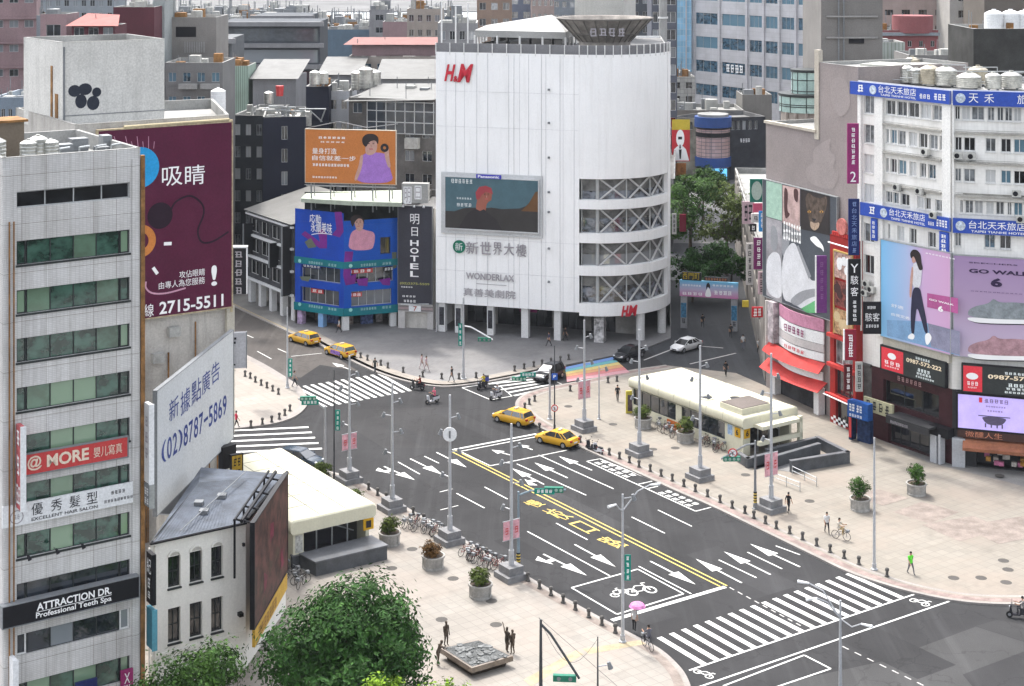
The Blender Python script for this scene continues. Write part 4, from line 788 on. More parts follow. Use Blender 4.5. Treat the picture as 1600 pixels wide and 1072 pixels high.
def features(o, f, cx, cz, w_, d, par=None):           # eyes, brows and mouth of a printed face
    mb = MB()
    for s in (-1, 1): mb.fquad(f, cx+s*w_*.24-w_*.1, cx+s*w_*.24+w_*.1, cz+w_*.12, cz+w_*.2, d); mb.fquad(f, cx+s*w_*.24-w_*.13, cx+s*w_*.24+w_*.13, cz+w_*.3, cz+w_*.35, d)
    mb.fquad(f, cx-w_*.18, cx+w_*.18, cz-w_*.42, cz-w_*.32, d, 1); mb.fquad(f, cx-w_*.05, cx+w_*.05, cz-w_*.2, cz+w_*.05, d, 2); mb.build('features', [M('print_dark', (.04, .025, .02), .5), M('print_lips', (.42, .1, .1), .5), M('print_shade', (.36, .2, .16), .5)], o, recalc=False)
# big outdoor screen
a0, z1 = fh.px(696, 276, .5); a1, z0 = fh.px(841, 363.5, .5)
sc = thing('video_screen', 'big video screen showing a red-haired singer on the white store', 'screen', fh.p(a0, z0, .1))
mb = MB(); mb.fbox(fh, a0-.65, a1+.45, z0-.75, z1+.55, .1, .3); mb.fbox(fh, a0-.12, a1+.12, z1, z1+.14, .3, .62); mb.fbox(fh, a0-.12, a1+.12, z0-.14, z0, .3, .62); mb.fbox(fh, a0-.12, a0, z0, z1, .3, .62); mb.fbox(fh, a1, a1+.12, z0, z1, .3, .62); mb.build('frame', M('screen_frame', (.55, .56, .57), .5), sc)
def SCR(k, col, e=.12, var=.1): return M(k, col, .4, var, .8, emit=e, fine=.02)
def scr(pts, mat, nm, dd): 
    mb = MB(); W_, H_ = a1-a0, z1-z0; mb.fpoly(fh, [(a0+x*W_, z0+y*H_) for x, y in pts], .56+dd); return mb.build(nm, mat, pic, recalc=False)
mb = MB(); mb.fquad(fh, a0, a1, z0, z1, .56); pic = mb.build('picture', SCR('screen_sky', (.045, .085, .105)), sc, recalc=False)
sc_y = [(0, 0), (1, 0), (1, .78), (.93, .62), (.87, .5), (.8, .45), (.62, .42), (.5, .44), (.42, .42), (.3, .42), (.2, .4), (.1, .33), (0, .33)]
scr(sc_y, SCR('screen_dark', (.028, .026, .026)), 'foreground', .003)
scr([(.14, .0), (.62, .0), (.56, .2), (.46, .34), (.42, .4), (.38, .36), (.33, .4), (.24, .3)], SCR('screen_coat', (.02, .018, .02)), 'coat', .0105)
scr([(.345, .27), (.43, .27), (.45, .5), (.47, .55), (.5, .58), (.51, .72), (.46, .82), (.38, .8), (.35, .6), (.335, .45)], SCR('screen_skin', (.2, .07, .05)), 'face', .009)
scr([(.34, .58), (.33, .72), (.37, .83), (.44, .86), (.5, .82), (.52, .7), (.49, .72), (.44, .74), (.4, .68), (.375, .6)], SCR('screen_hair', (.22, .035, .045)), 'hair', .012)
features(pic, fh, a0+(a1-a0)*.45, z0+(z1-z0)*.66, 1.0, .575); scr([(.82, .4), (.9, .55), (.97, .78), (1, .8), (1, .4)], SCR('screen_hill', (.09, .045, .02)), 'hillside', .008)
mb = MB(); W_, H_ = a1-a0, z1-z0; f = fh; mb.strokes(f, a0+W_*.06, z1-H_*.12, a0+W_*.3, z1-H_*.03, 6, .575, 0, 1); mb.strokes(f, a0+W_*.12, z0+H_*.57, a0+W_*.29, z0+H_*.61, 6, .575, 0, 2); mb.strokes(f, a0+W_*.12, z0+H_*.43, a0+W_*.29, z0+H_*.5, 4, .575, 0, 3); mb.build('caption', SCR('screen_white', (.45, .47, .48)), pic, recalc=False)
o, d = sign('screen_sign', 'small royal blue nameplate on the top edge of the big screen', 'sign', fh, a0+W_*.34, z1+.02, a0+W_*.61, z1+.52, M('royal_blue', (.05, .05, .42), .5), th=.1, d=.63)
lett(o, fh, [('Panasonic', a0+W_*.36, z1+.1, a0+W_*.59, z1+.44, d+.01, .02)], WTX)
# ================================================================ blue-clad corner shop building and the hotel panel
k0, k1, k2 = XY(461, 209), XY(537, 205), XY(621, 207.5); ka, kb_ = Fr(k0, k1), Fr(k1, k2)
sb = thing('blue_shop_building', 'corner shop building wrapped in a blue advertising skin with teal bands', 'building', k1)
BLU = M('blue_skin', (.005, .08, .42), .5, .1, .4); BLU2 = M('blue_skin_deep', (.006, .055, .38), .5, .15, .4); TEAL = M('teal_band', (.006, .16, .19), .5, .1); PURP = M('purple_print', (.17, .02, .22), .5, .15); OLIV = M('olive_print', (.12, .14, .1), .5)
def zz(v, Y): return H-(v-YH)*Y/F
zt, zt2 = 15.2, 14.2
kb3 = k2+Vector((1.5, 14, 0)); k3 = k0+Vector((1.5, 14, 0))
block(sb, [k0, k1, k2, kb3, k3], 0, 13.6, CONCW, ROOFD, skip=(0, 1))
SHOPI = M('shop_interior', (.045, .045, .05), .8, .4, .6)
for f, first in ((ka, True), (kb_, False)):
    L = f.L; mb = MB(); ops = [(.9 if first else 1.0, 6.05, L-.55, 8.0), (.9 if first else 1.0, 3.05+.05, L-.75, 5.1)]
    wall(mb, f, 0, L, 2.9, zt if first else zt2, ops+([] if first else [(L-2.3, 9.6, L-.9, 11.8)]), .5); mb.build('blue_skin', BLU if not first else BLU2, sb)
    for o in ops: window(sb, f, *o, cols=5, rec=.5, fm=ALU, gm=G_DARK, bar=.07, name='shop_window')
    if not first: window(sb, f, L-2.3, 9.6, L-.9, 11.8, cols=2, rec=.5, fm=DARKF, gm=G_BLACK)
    for z0, z1 in ((1.9+.55, 3.0), (8.1, 8.95)):
        mb = MB(); mb.fbox(f, -.05, L+.05, z0-(.45 if z0 < 3 else 0), z1, .02, .2 if z0 < 3 else .1); t_ = mb.build('teal_band', TEAL, sb)
        lett(t_, f, [(6, L*.3, z0+.15, L*.6, z0+.5, .22), (3, L*.7, z0+.15, L*.88, z0+.5, .22)], M('pale_teal_lettering', (.35, .55, .55), .5))
        mb = MB(); c = f.p(L*.12, z0+.35, .22); mb.tube(c, c+f.n*.02, .24, n=12); mb.build('round_mark', M('mint', (.3, .6, .55), .5), t_)
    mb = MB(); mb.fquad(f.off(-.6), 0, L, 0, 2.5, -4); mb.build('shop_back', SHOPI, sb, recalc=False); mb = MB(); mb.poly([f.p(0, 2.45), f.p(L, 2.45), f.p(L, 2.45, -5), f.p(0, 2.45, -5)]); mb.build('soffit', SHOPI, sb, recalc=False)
    mb = MB()
    for i, (a, w_, h_, d_) in enumerate(((L*.12, 1.2, 1.9, 3), (L*.42, 1.6, 1.3, 2.6), (L*.72, .9, 2.0, 3.2))): mb.fbox(f, a, a+w_, .15, .15+h_, -d_-.5, -d_, i % 3)
    mb.build('shop_display', [M('display_a', (.25, .2, .18), .7, .6, 3), M('display_b', (.1, .14, .3), .6, .6, 3), M('display_c', (.32, .3, .3), .6, .5, 3)], sb)
for f, a, mat in ((ka, .7, M('purple_white_poster', (.4, .3, .45), .6, .5, 2)), (ka, ka.L*.52, M('pale_blue_poster', (.2, .36, .6), .6, .3)), (kb_, .35, COLM), (kb_, kb_.L-.5, COLM)): mb = MB(); mb.fbox(f, a-.4, a+.4, .13, 2.45, -.9, -.1); mb.build('column', mat, sb)
def poly_on(o, f, pts, mat, nm, d=.03): return paint(o, f, [f.px(*p) for p in pts], d, mat, nm)
poly_on(sb, ka, [(471, 366), (477, 361), (500, 378), (497, 362), (505, 356), (511, 366), (511, 388), (500, 388)], PURP, 'purple_stroke'); poly_on(sb, ka, [(523, 331), (534, 331), (537, 362), (531, 371), (519, 367), (526, 358)], PURP, 'purple_stroke', .033)
poly_on(sb, kb_, [(539, 393), (552, 393), (547, 431), (557, 427), (555, 443), (540, 446), (536, 430)], PURP, 'purple_stroke'); poly_on(sb, ka, [(476, 378), (486, 372), (495, 386), (482, 388)], OLIV, 'olive_patch', .034); poly_on(sb, kb_, [(612, 394), (619.5, 394), (619.5, 418), (614, 420)], OLIV, 'olive_patch')
poly_on(sb, ka, [(468, 432), (486, 432), (482, 440), (472, 438)], OLIV, 'olive_patch'); poly_on(sb, kb_, [(592, 437), (610, 434), (609, 446), (598, 445)], PURP, 'purple_stroke', .032); poly_on(sb, kb_, [(556, 436), (575, 434), (574, 447), (560, 446)], PURP, 'purple_stroke', .031)
SKIN = M('printed_skin', (.5, .3, .25), .5, .1, 1); HAIRP = M('printed_hair', (.03, .022, .022), .5); PINKC = M('printed_pink', (.58, .27, .36), .5, .12, 1.2)
fig = poly_on(sb, kb_, [(544, 391), (546, 372), (549, 363), (556, 358), (565, 357), (572, 360), (583, 362), (586, 368), (585, 380), (581, 391)], PINKC, 'printed_figure')
paint(fig, kb_, [kb_.px(*p) for p in [(556, 358), (553, 345), (557, 340), (564, 339), (568, 346), (567, 358), (561, 362)]], .05, SKIN, 'face'); paint(fig, kb_, [kb_.px(*p) for p in [(551, 356), (547, 346), (548, 339), (555, 335), (563, 336), (569, 342), (569, 352), (566, 342), (559, 341), (554, 347)]], .06, HAIRP, 'hair')
lett(sb, ka, [('応動', *ka.px(484, 347), *ka.px(502, 336), .05), ('永續美味', *ka.px(486, 362), *ka.px(519, 349), .05)], WTX); mb = MB()
for i in range(8): p0, p1 = (487+4*i, 365.5-(i-3.5)**2*-.12-i*.1), (491+4*i, 365.5-(i-2.5)**2*-.12-i*.1); mb.fpoly(ka, [ka.px(*p0), ka.px(*p1), ka.px(p1[0], p1[1]-1), ka.px(p0[0], p0[1]-1)], .05)
mb.build('underline', WTX, sb, recalc=False)
for f, q in ((ka, [(5, 7.55, .12, .5), (2, 4.4, .3, .55)]), (kb_, [(4, 7.3, .05, .55), (3, 7.3, .75, .95), (3, 4.3, .08, .35)])):
    for n, z, x0, x1 in q: o, d = sign('shop_sign', 'small upstairs shop sign on the blue-clad building, %s' % {(5, 7.55): 'white, second floor left', (2, 4.4): 'red, first floor left', (4, 7.3): 'red, second floor right', (3, 7.3): 'white round patterns, second floor right end', (3, 4.3): 'dark red, first floor right'}[(n, z)] if True else '', 'sign', f, f.L*x0, z, f.L*x1, z+.55, {5: M('navy_board', (.02, .03, .12)), 2: RED, 4: RED, 3: RED}[n] if x0 != .75 else BLK, th=.1, d=-.45); lett(o, f, [(n, f.L*x0+.1, z+.08, f.L*x1-.1, z+.48, d+.01)], WTX)
c_ = kb_.px(560, 349); features(fig, kb_, c_[0], c_[1], .95, .062)
# hotel panel
f = Fr(XY(622, 206.6), XY(677, 205.6)); z1, z0 = zz(322, 206), zz(474, 206)
hb_ = thing('hotel_block', 'slim grey building carrying the dark hotel panel, beside the white store', 'building', f.p(0, 0)); block(hb_, [f.p(0, 0, -.4), f.p(f.L, 0, -.4), f.p(f.L, 0, -16), f.p(0, 0, -16)], 0, 15.6, CONCW, ROOFD)
mb = MB(); wall(mb, f, 0, f.L, 0, z0-.1, [(.9, .1, f.L-.8, 2.3)], .5); mb.build('shop_front', M('shop_white', (.5, .48, .47), .6, .1), hb_); window(hb_, f, .9, .1, f.L-.8, 2.3, cols=3, rec=.5, fm=DARKF, gm=G_BLACK, name='shop_window')
mb = MB()
for i, mt in enumerate((1, 0, 1)): mb.fbox(f, .05, f.L-.05, 2.45+i*.22, 2.62+i*.22, .01, .1, mt)
mb.build('striped_fascia', [M('fascia_red', (.4, .3, .3), .5), M('fascia_grey', (.25, .22, .22), .5)], hb_); o, d = sign('shop_sign', 'pale shop fascia with numeral under the dark hotel panel', 'sign', f, 1.5, 2.42, f.L-1.6, 3.2, WPL, th=.1, d=.12); lett(o, f, [('7', f.L/2-.25, 2.5, f.L/2+.25, 3.1, d+.01, .02)], M('dull_red_lettering', (.4, .08, .05), .5))
hs, d = sign('hotel_sign', 'tall dark slate hotel panel with white vertical lettering', 'sign', f, .1, z0, f.L-.1, z1, M('slate_board', (.042, .042, .055), .5, .1), th=.3, d=.0, frame=GREYM, fw=.06)
def hx(t, u0, v0, u1, v1, b=.01): a, z = f.px(u0, v0, d); a2, z2 = f.px(u1, v1, d); return (t, a, z2, a2, z, d+.02, b)
lett(hs, f, [hx('明', 641, 334, 655, 350.5), hx('日', 643, 355, 653, 369)]+[hx(ch, 641, 375+12.1*i, 654, 384.5+12.1*i, .02) for i, ch in enumerate('HOTEL')]+[hx(5, 626, 447, 645, 450), hx(4, 628, 461, 650, 465), hx(4, 630, 468, 650, 473)], WTX)
lett(hs, f, [hx('(02)2375-5509', 625, 440.5, 671, 447)], M('yellow_lettering', (.42, .42, .12), .5)); paint(hs, f, [f.px(*p, d) for p in ((626, 473.5), (670, 473.5), (670, 469-.5+.9), (626, 469-.5+.9))] if False else [f.px(626, 474.5, d), f.px(670, 474.5, d), f.px(670, 475.9, d), f.px(626, 475.9, d)], d+.02, WPL, 'stripe')
for u in (633, 650, 665):
    o = thing('sign_lamp', 'small white lamp over the hotel panel, %s of three' % {633: 'left', 650: 'middle', 665: 'right'}[u], 'lamp', f.p(f.px(u, 324)[0], z1, .3), 'lamps over the hotel panel'); a = f.px(u, 324)[0]; mb = MB(); mb.tube(f.p(a, z1+.15, .1), f.p(a, z1+.2, .9), .03, n=5); mb.build('arm', GREYM, o); mb = MB(); mb.tube(f.p(a, z1+.25, .8), f.p(a, z1-.02, .95), .05, .17, n=8); mb.build('lamp_head', WPL, o)
f = Fr(XY(628, 205.5), XY(669, 205)); o, d = sign('shop_sign', 'grey box sign with two white character tiles above the hotel panel', 'sign', f, 0, zz(317, 205), f.L, zz(287, 205), M('grey_stone_board', (.3, .3, .29), .7, .2), th=1.2, d=-1)
mb = MB(); mb.fquad(f, .25, 1.3, 16.4, 18.6, d+.02); mb.fquad(f, 1.7, 2.6, 17, 18.75, d+.02); mb.build('white_tile', WPL, o, recalc=False); lett(o, f, [('明', .38, 16.5, 1.2, 18.5, d+.04), ('日', 1.8, 17.1, 2.5, 18.6, d+.04)], GREYTX)
# pale green eave and orange billboard
gr = thing('roof_canopy', 'pale green sheet canopy over the blue-clad building', 'canopy', PT(540, 305, 206)); mb = MB(); mb.add([PT(470, 310, 207), PT(547, 315, 203.5), PT(628, 317, 204.5), PT(628, 297, 212), PT(480, 300, 212)], [(0, 1, 2), (0, 2, 3, 4)]); v_ = list(mb.v)[:3]; mb.add([v_[0], v_[1], v_[2], v_[2]-Vector((0, 0, .5)), v_[1]-Vector((0, 0, .5)), v_[0]-Vector((0, 0, .5))], [(0, 1, 4, 5), (1, 2, 3, 4)]); mb.build('roof', M('pale_green_sheet', (.36, .4, .33), .6, .15, 1, streak=.3), gr, recalc=False)
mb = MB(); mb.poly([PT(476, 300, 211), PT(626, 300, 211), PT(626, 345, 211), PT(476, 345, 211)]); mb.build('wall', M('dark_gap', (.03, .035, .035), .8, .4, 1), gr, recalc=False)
fo = Fr(XY(478.5, 207), XY(619, 205)); z0, z1 = zz(286, 206), zz(203, 206); ORA = M('orange_board', (.5, .175, .045), .5, .06)
ob, d = sign('billboard', 'orange rooftop billboard with a woman in purple and white lettering', 'billboard', fo, 0, z0, fo.L, z1, ORA, th=.35, d=0, frame=M('pale_frame', (.45, .4, .32), .6), fw=.08)
def ox(t, u0, v0, u1, v1, b=.01): a, z = fo.px(u0, v0, d); a2, z2 = fo.px(u1, v1, d); return (t, a, z2, a2, z, d+.02, b)
lett(ob, fo, [ox('量身打造', 488, 231, 526, 241), ox('自信就差一步', 488, 242.5, 556, 252), ox(12, 488, 255, 546, 261), ox(6, 497, 213, 540, 217.5), ox(5, 500, 220.5, 540, 223.5), ox(9, 488, 275, 527, 279)], WTX)
def opoly(pts, mat, nm, dd=.02, par=None): return paint(par or ob, fo, [fo.px(*p, d) for p in pts], d+dd, mat, nm)
pf = opoly([(555, 286), (562, 262), (566, 241), (580, 238), (598, 239), (606, 243), (609, 262), (616, 286)], M('printed_purple', (.34, .17, .52), .5, .1, 1.2), 'printed_figure')
opoly([(568, 241), (566, 262), (557, 284), (553, 280), (561, 258), (563, 243)], SKIN, 'arm', .03, pf); opoly([(600, 240), (603, 230), (608, 231), (608, 244), (611, 262), (606, 262)], SKIN, 'arm', .03, pf); opoly([(571, 241), (571, 226), (575, 217), (586, 217), (590, 226), (588, 238), (580, 243)], SKIN, 'face', .035, pf); opoly([(572, 231), (566, 224), (566, 215), (573, 209), (585, 209), (592, 215), (591, 227), (587, 219), (577, 221)], HAIRP, 'hair', .045, pf)
c_ = fo.px(580, 227, d); features(pf, fo, c_[0], c_[1], 1.3, d+.04); mb = MB(); c_ = fo.px(601, 231, d); [mb.fpoly(fo, [(c_[0]+q*math.cos(t), c_[1]+q*math.sin(t)) for q, t in ((.55, i*PI/8), (.55, (i+1)*PI/8), (.2, (i+1)*PI/8), (.2, i*PI/8))], d+.05) for i in range(16)]; mb.build('ring', DTX, pf, recalc=False)
mb = MB()
for a in (.6, 3.2, 6, 8.8, 11): mb.tube(fo.p(a, 15.2, -.3), fo.p(a, z0, -.2), .09, n=6); mb.tube(fo.p(a, 15.2, -2.2), fo.p(a, z1-1, -.2), .07, n=6)
mb.path([fo.p(0, z0-.5, -.1), fo.p(fo.L, z0-.5, -.1)], .07); mb.path([fo.p(0, z0-.25, .8), fo.p(fo.L, z0-.25, .8)], .05); mb.path([fo.p(0, z1+.1, -.2), fo.p(4, z1+.9, -1.2), fo.p(8, z1+.3, -.3), fo.p(fo.L, z1+.8, -.8)], .06); mb.build('scaffold', GREYM, ob)
# ================================================================ dark row along the left street
fl = line(388, 222, -D1, 459); DKW = M('dark_wall', (.07, .072, .078), .7, .3, .6, streak=.2)
rw = thing('old_shophouse', 'low dark three-storey shophouse with white arcade along the left street', 'building', fl.p(0, 0)); L = fl.L; ops = []
for z0, z1 in ((4.2, 6.1), (7.2, 9.1), (10.0, 11.8)): ops += [(.6+i*(L-1)/4, z0, .4+(i+.88)*(L-1)/4, z1, 2) for i in range(4)]
block(rw, [fl.p(0, 0), fl.p(L, 0), fl.p(L, 0, -13), fl.p(0, 0, -13)], 3.3, 12.7, DKW, M('pale_sheet_roof', (.14, .14, .135), .6, .15, .5, streak=.2), {0: ops}, rec=.3, par=.05, fm=WHF, gm=G_BLACK)
mb = MB()
for z in (3.35, 6.5, 9.45, 12.3): mb.fbox(fl, -.1, L+.1, z, z+.28, 0, .4)
mb.build('white_ledge', WPL, rw); mb = MB()
for i in range(5): a = i*(L-.8)/4; mb.fbox(fl, a, a+.8, 0, 3.4, -.8, 0)
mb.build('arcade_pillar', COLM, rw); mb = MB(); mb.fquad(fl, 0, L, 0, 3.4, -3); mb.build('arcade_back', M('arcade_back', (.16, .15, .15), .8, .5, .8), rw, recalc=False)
mb = MB(); q = [fl.p(-.3, 12.9, .6), fl.p(L+.4, 12.9, .6), fl.p(L+.4, 15.4, -10), fl.p(-.3, 15.4, -10)]; mb.poly(q); mb.build('sloping_roof', MATS['pale_sheet_roof'], rw, recalc=False)
for i, (a, z0, z1, lb, n) in enumerate(((1.6, 7.0, 11.2, 'upright dark sign with pale characters on the left-street shophouse', 3), (L-.5, 3.5, 12.6, 'tall black upright sign at the shophouse end near the blue building', 4), (L-4.4, 6.6, 9.8, 'dark boxed sign in the middle of the shophouse front', 2))):
    blade('blade_sign', lb, fl, a, z0, z1, 1.3, BLK, GREYM, items=[(1, .2, .96-.9*(k+.8)/n, .8, .96-.9*k/n) for k in range(n)])
q = Fr(XY(362, 176), XY(386, 176)); o = thing('blade_sign', 'black upright street sign with grey characters beside the maroon billboard', 'sign', q.p(0, 8.9)); mb = MB(); mb.fbox(q, 0, q.L, zz(458, 176), zz(386, 176), 0, .5); mb.build('board', BLK, o); lett(o, q, [(1, .35, zz(402+i*14, 176), q.L-.35, zz(391+i*14, 176), .53) for i in range(5)], GREYTX); mb = MB(); mb.fbox(q, -.1, q.L+.1, zz(386, 176), zz(383.5, 176), -.1, .6); mb.fbox(q, q.L, q.L+.08, zz(458, 176), zz(386, 176), .0, .55); mb.fbox(q, -.9, .05, 9.2, 9.3, .1, .3); mb.build('edge_strip', WPL, o)
def stdbld(name, label, u0, Y0, u1, vtop, depth, wm, d=None, floors=6, cols=5, fh_=3.3, z0=0, gm=None, fm=None, wfrac=.55, hfrac=.45, par=.8, rm=None, top=1.2, cat='building', bare=False, side=False, wcols=2, Y1=None):
    f = Fr(XY(u0, Y0), XY(u1, Y1)) if Y1 else line(u0, Y0, d or Vector((1, 0, 0)), u1); zt = zz(vtop, Y0); o = thing(name, label, cat, f.p(0, z0)); L = f.L; ops = {}
    def grid(L, n): return [(L*(i+(1-wfrac)/2)/n, zt-top-fh_*(k+hfrac+.0)-.15, L*(i+1-(1-wfrac)/2)/n, zt-top-fh_*k-.15, wcols) for k in range(floors) for i in range(n) if zt-top-fh_*(k+hfrac)-.15 > z0+.3]
    if not bare: ops[0] = grid(L, cols)
    if side: ops[1 if side == 1 else 3] = grid(depth, max(2, round(depth/L*cols)))
    block(o, [f.p(0, 0), f.p(L, 0), f.p(L, 0, -depth), f.p(0, 0, -depth)], z0, zt, wm, rm, ops, rec=.18, par=par, fm=fm or ALU, gm=gm or G_DARK, simple=True)
    mb = MB(); q = random.Random(int(u0*7+Y0)); k = Y0/250
    for _ in range(int(5+L/2.2)):
        a, w_, h_, dd = q.uniform(.3, max(.4, L-2.5)), q.uniform(.4, 1.9)*k, q.uniform(.4, 2.0)*k, q.uniform(.8, max(1, depth-3)); mb.fbox(f, a, min(a+w_, L-.3), zt-par, zt-par+h_, -dd-w_, -dd, q.randrange(3))
        if q.random() < .5: mb.tube(f.p(a, zt-par, -dd+.4), f.p(a, zt+q.uniform(1, 3)*k, -dd+.4), .06*k, n=5)
    mb.build('roof_clutter', [GREYM, MATS['dirty_white'], RUST if q.random() < .4 else CONC], o)
    return o, f, zt
NAVY = M('navy_wall', (.014, .017, .032), .6, .1, .3); DKG = M('charcoal_wall', (.05, .055, .062), .6, .2, .4)
stdbld('dark_building', 'navy blue plain building behind the pale-roofed shophouse', 411, 232, 478, 183, 14, NAVY, floors=8, cols=1, wfrac=.14, hfrac=.6, d=Vector((1, .12, 0)))
stdbld('dark_building', 'charcoal building with rows of grey windows beside the maroon billboard', 363, 240, 413, 180, 16, DKG, floors=9, cols=3, gm=G_WHITE, d=Vector((1, -.1, 0)), wfrac=.5, hfrac=.5)
stdbld('dark_building', 'navy blue upper block behind the orange billboard\'s left end', 478, 240, 514, 135, 12, NAVY, bare=True)
stdbld('grey_building', 'narrow pale grey building behind the orange billboard', 513, 243, 546, 142, 12, M('pale_grey_wall', (.4, .41, .43), .7, .1, streak=.3), floors=6, cols=2)
o, f, zt = stdbld('grey_building', 'grimy old concrete block with glazed top storey behind the orange billboard', 545, 232, 681, 152, 18, M('grimy_concrete', (.13, .125, .12), .9, .35, .3, streak=.7), floors=5, cols=5, gm=G_DARK, top=.6, Y1=228)
mb = MB(); mb.fbox(f, 3, f.L-.1, zt-5, zt-.3, .02, .3); mb.build('glazed_gallery', G_DARK, o); mb = MB()
for k in range(8): mb.fbox(f, 3+k*(f.L-3.2)/7-.06, 3+k*(f.L-3.2)/7+.06, zt-5, zt-.3, .3, .38)
for z in (zt-5, zt-3.4, zt-1.8, zt-.5): mb.fbox(f, 3, f.L-.1, z, z+.12, .3, .39)
mb.build('gallery_frame', ALU, o); mb = MB(); mb.poly([f.p(-.5, zt-.5, 1.0), f.p(f.L, zt+.1, 1.0), f.p(f.L, zt+1.2, -14), f.p(-.5, zt+.8, -14)]); mb.build('sheet_roof', MATS['pale_sheet_roof'], o, recalc=False); mb = MB(); mb.fbox(f, f.L-4.3, f.L-2.3, 20.5, 22, .2, 1.3); mb.build('air_conditioner', MATS['dirty_white'], o)
# ================================================================ right block: blind wall with the sports advert
rd = Vector((.40, -.915, 0)).normalized(); r0 = XY(1197, 179.3); r1 = onray(r0, rd, 1341); fr1 = Fr(r0, r1)
MAUVE = M('mauve_render', (.27, .235, .228), .85, .12, .12, streak=.22, dirt=(.16, .15, .145)); MAUV2 = M('mauve_patch', (.285, .25, .243), .85, .05)
aS = fr1.px(1274, 200)[0]; bw_ = thing('blind_wall_building', 'mauve rendered building with a stepped blind wall above the sports advert', 'building', r0)
bkv = -fr1.n
p0, pS, p1 = fr1.p(0, 0), fr1.p(aS, 0), fr1.p(fr1.L, 0)
block(bw_, [p0, pS, pS+bkv*14, p0+bkv*14], 0, 29.9, MAUVE, ROOFM, par=.4); block(bw_, [pS+rd*.01, p1, p1+bkv*14, pS+rd*.01+bkv*14], 0, 37.2, MAUVE, ROOFM, par=.4)
mb = MB(); mb.fbox(fr1, aS-.05, aS+.75, 29.0, 38.5, -.4, .1); mb.fbox(fr1, -.1, aS+.3, 29.7, 30.0, -.3, .25); mb.build('beige_trim', M('beige_trim', (.45, .41, .35), .8, streak=.4), bw_)
paint(bw_, fr1, [fr1.px(u, v) for u, v in ((1280, 226), (1300, 214), (1295, 235), (1308, 245), (1300, 262), (1313, 275), (1300, 300), (1262, 285), (1258, 262), (1272, 255), (1270, 235))], .02, MAUV2, 'repaired_patch')
paint(bw_, fr1, [fr1.px(u, v) for u, v in ((1296, 128), (1312, 118), (1326, 130), (1330, 170), (1312, 186), (1298, 160))], .02, MAUV2, 'repaired_patch')
f = fr1.off(-9); q = line(1293, 180, rd, 1379)
stt, ff, _ = stdbld('grey_building', 'tall grey-brown concrete block rising over the mauve blind wall', 1283, 190, 1379, -30, 12, M('grey_brown_wall', (.2, .19, .18), .85, .15, .2, streak=.3), bare=True)
mb = MB()
for v in (27, 60): z = zz(v, 190); mb.fbox(ff, .6, ff.L-.6, z, z+.18, 0, .25)
mb.build('ledge', M('ledge_grey', (.3, .29, .28), .8), stt); mb = MB()
for u in (1310, 1318): a = ff.px(u, 50)[0]; mb.tube(ff.p(a, 20, .15), ff.p(a, 47, .15), .09, n=6)
mb.build('pipe', GREYM, stt); mb = MB(); mb.fbox(ff, ff.px(1326, 60)[0], ff.px(1350, 60)[0], zz(68, 190), zz(60, 190), .02, .1); mb.build('grille', BLK, stt)
# sports advert: pale green strip, cat portrait, big white shoe
z1, z0 = 23.4, 10.4; ad2, d = sign('billboard', 'huge sports advert with a dark big cat and a white running shoe', 'billboard', fr1, 0, z0, fr1.px(1312, 400)[0], z1, M('advert_slate', (.075, .085, .1), .5, .1), th=.3, d=.1, frame=STEEL)
def rx(pts, mat, nm, dd=.02, par=None): return paint(par or ad2, fr1, [fr1.px(u, v, d) for u, v in pts], d+dd, mat, nm)
rx([(1197.5, 282), (1222, 288), (1222, 345), (1197.5, 338)], M('advert_mint', (.34, .5, .41), .5, .12, 1.5), 'mint_panel'); rx([(1197.5, 339), (1222, 346), (1222, 474), (1197.5, 461)], M('advert_grey', (.33, .32, .34), .5, .3, .5), 'grey_panel', .015)
rx([(1223, 289), (1250, 295), (1250, 362), (1223, 348)], M('advert_blush', (.5, .36, .34), .5, .3, .8), 'portrait_panel'); rx([(1225, 291), (1232, 297), (1230, 330), (1236, 335), (1226, 345)], M('advert_dark_hair', (.08, .04, .04), .5), 'hair', .03); rx([(1240, 294), (1248, 296), (1247, 318), (1241, 312)], MATS['advert_dark_hair'], 'hair', .03)
rx([(1251, 296), (1297, 306), (1297, 368), (1251, 358)], M('advert_black', (.035, .03, .03), .5, .2), 'cat_panel', .018)
FUR = M('cat_fur', (.1, .075, .06), .6, .5, 1.6); rx([(1258, 310), (1263, 300), (1272, 308), (1283, 310), (1292, 306), (1293, 320), (1288, 335), (1282, 352), (1273, 360), (1266, 350), (1262, 332)], FUR, 'cat_head', .03)
rx([(1266, 345), (1273, 349), (1281, 347), (1280, 356), (1273, 361), (1267, 356)], M('cat_muzzle', (.4, .3, .22), .6, .3, 3), 'cat_muzzle', .04); rx([(1269, 341), (1276, 342), (1273, 347)], DTX, 'nose', .05)
for u in (1265, 1284): rx([(u-3, 331), (u, 328), (u+3.5, 331), (u, 333.5)], M('cat_eye', (.5, .27, .06), .4), 'cat_eye', .05); rx([(u-.8, 329), (u+.8, 329), (u+.8, 333), (u-.8, 333)], DTX, 'pupil', .06)
SHO = M('shoe_white', (.6, .61, .64), .5, .1, .6); SHG = M('shoe_grey', (.27, .28, .3), .5, .1); rx([(1197.5, 405), (1209, 392), (1220, 398), (1222, 430), (1222, 470), (1197.5, 458)], SHO, 'shoe_heel', .03)
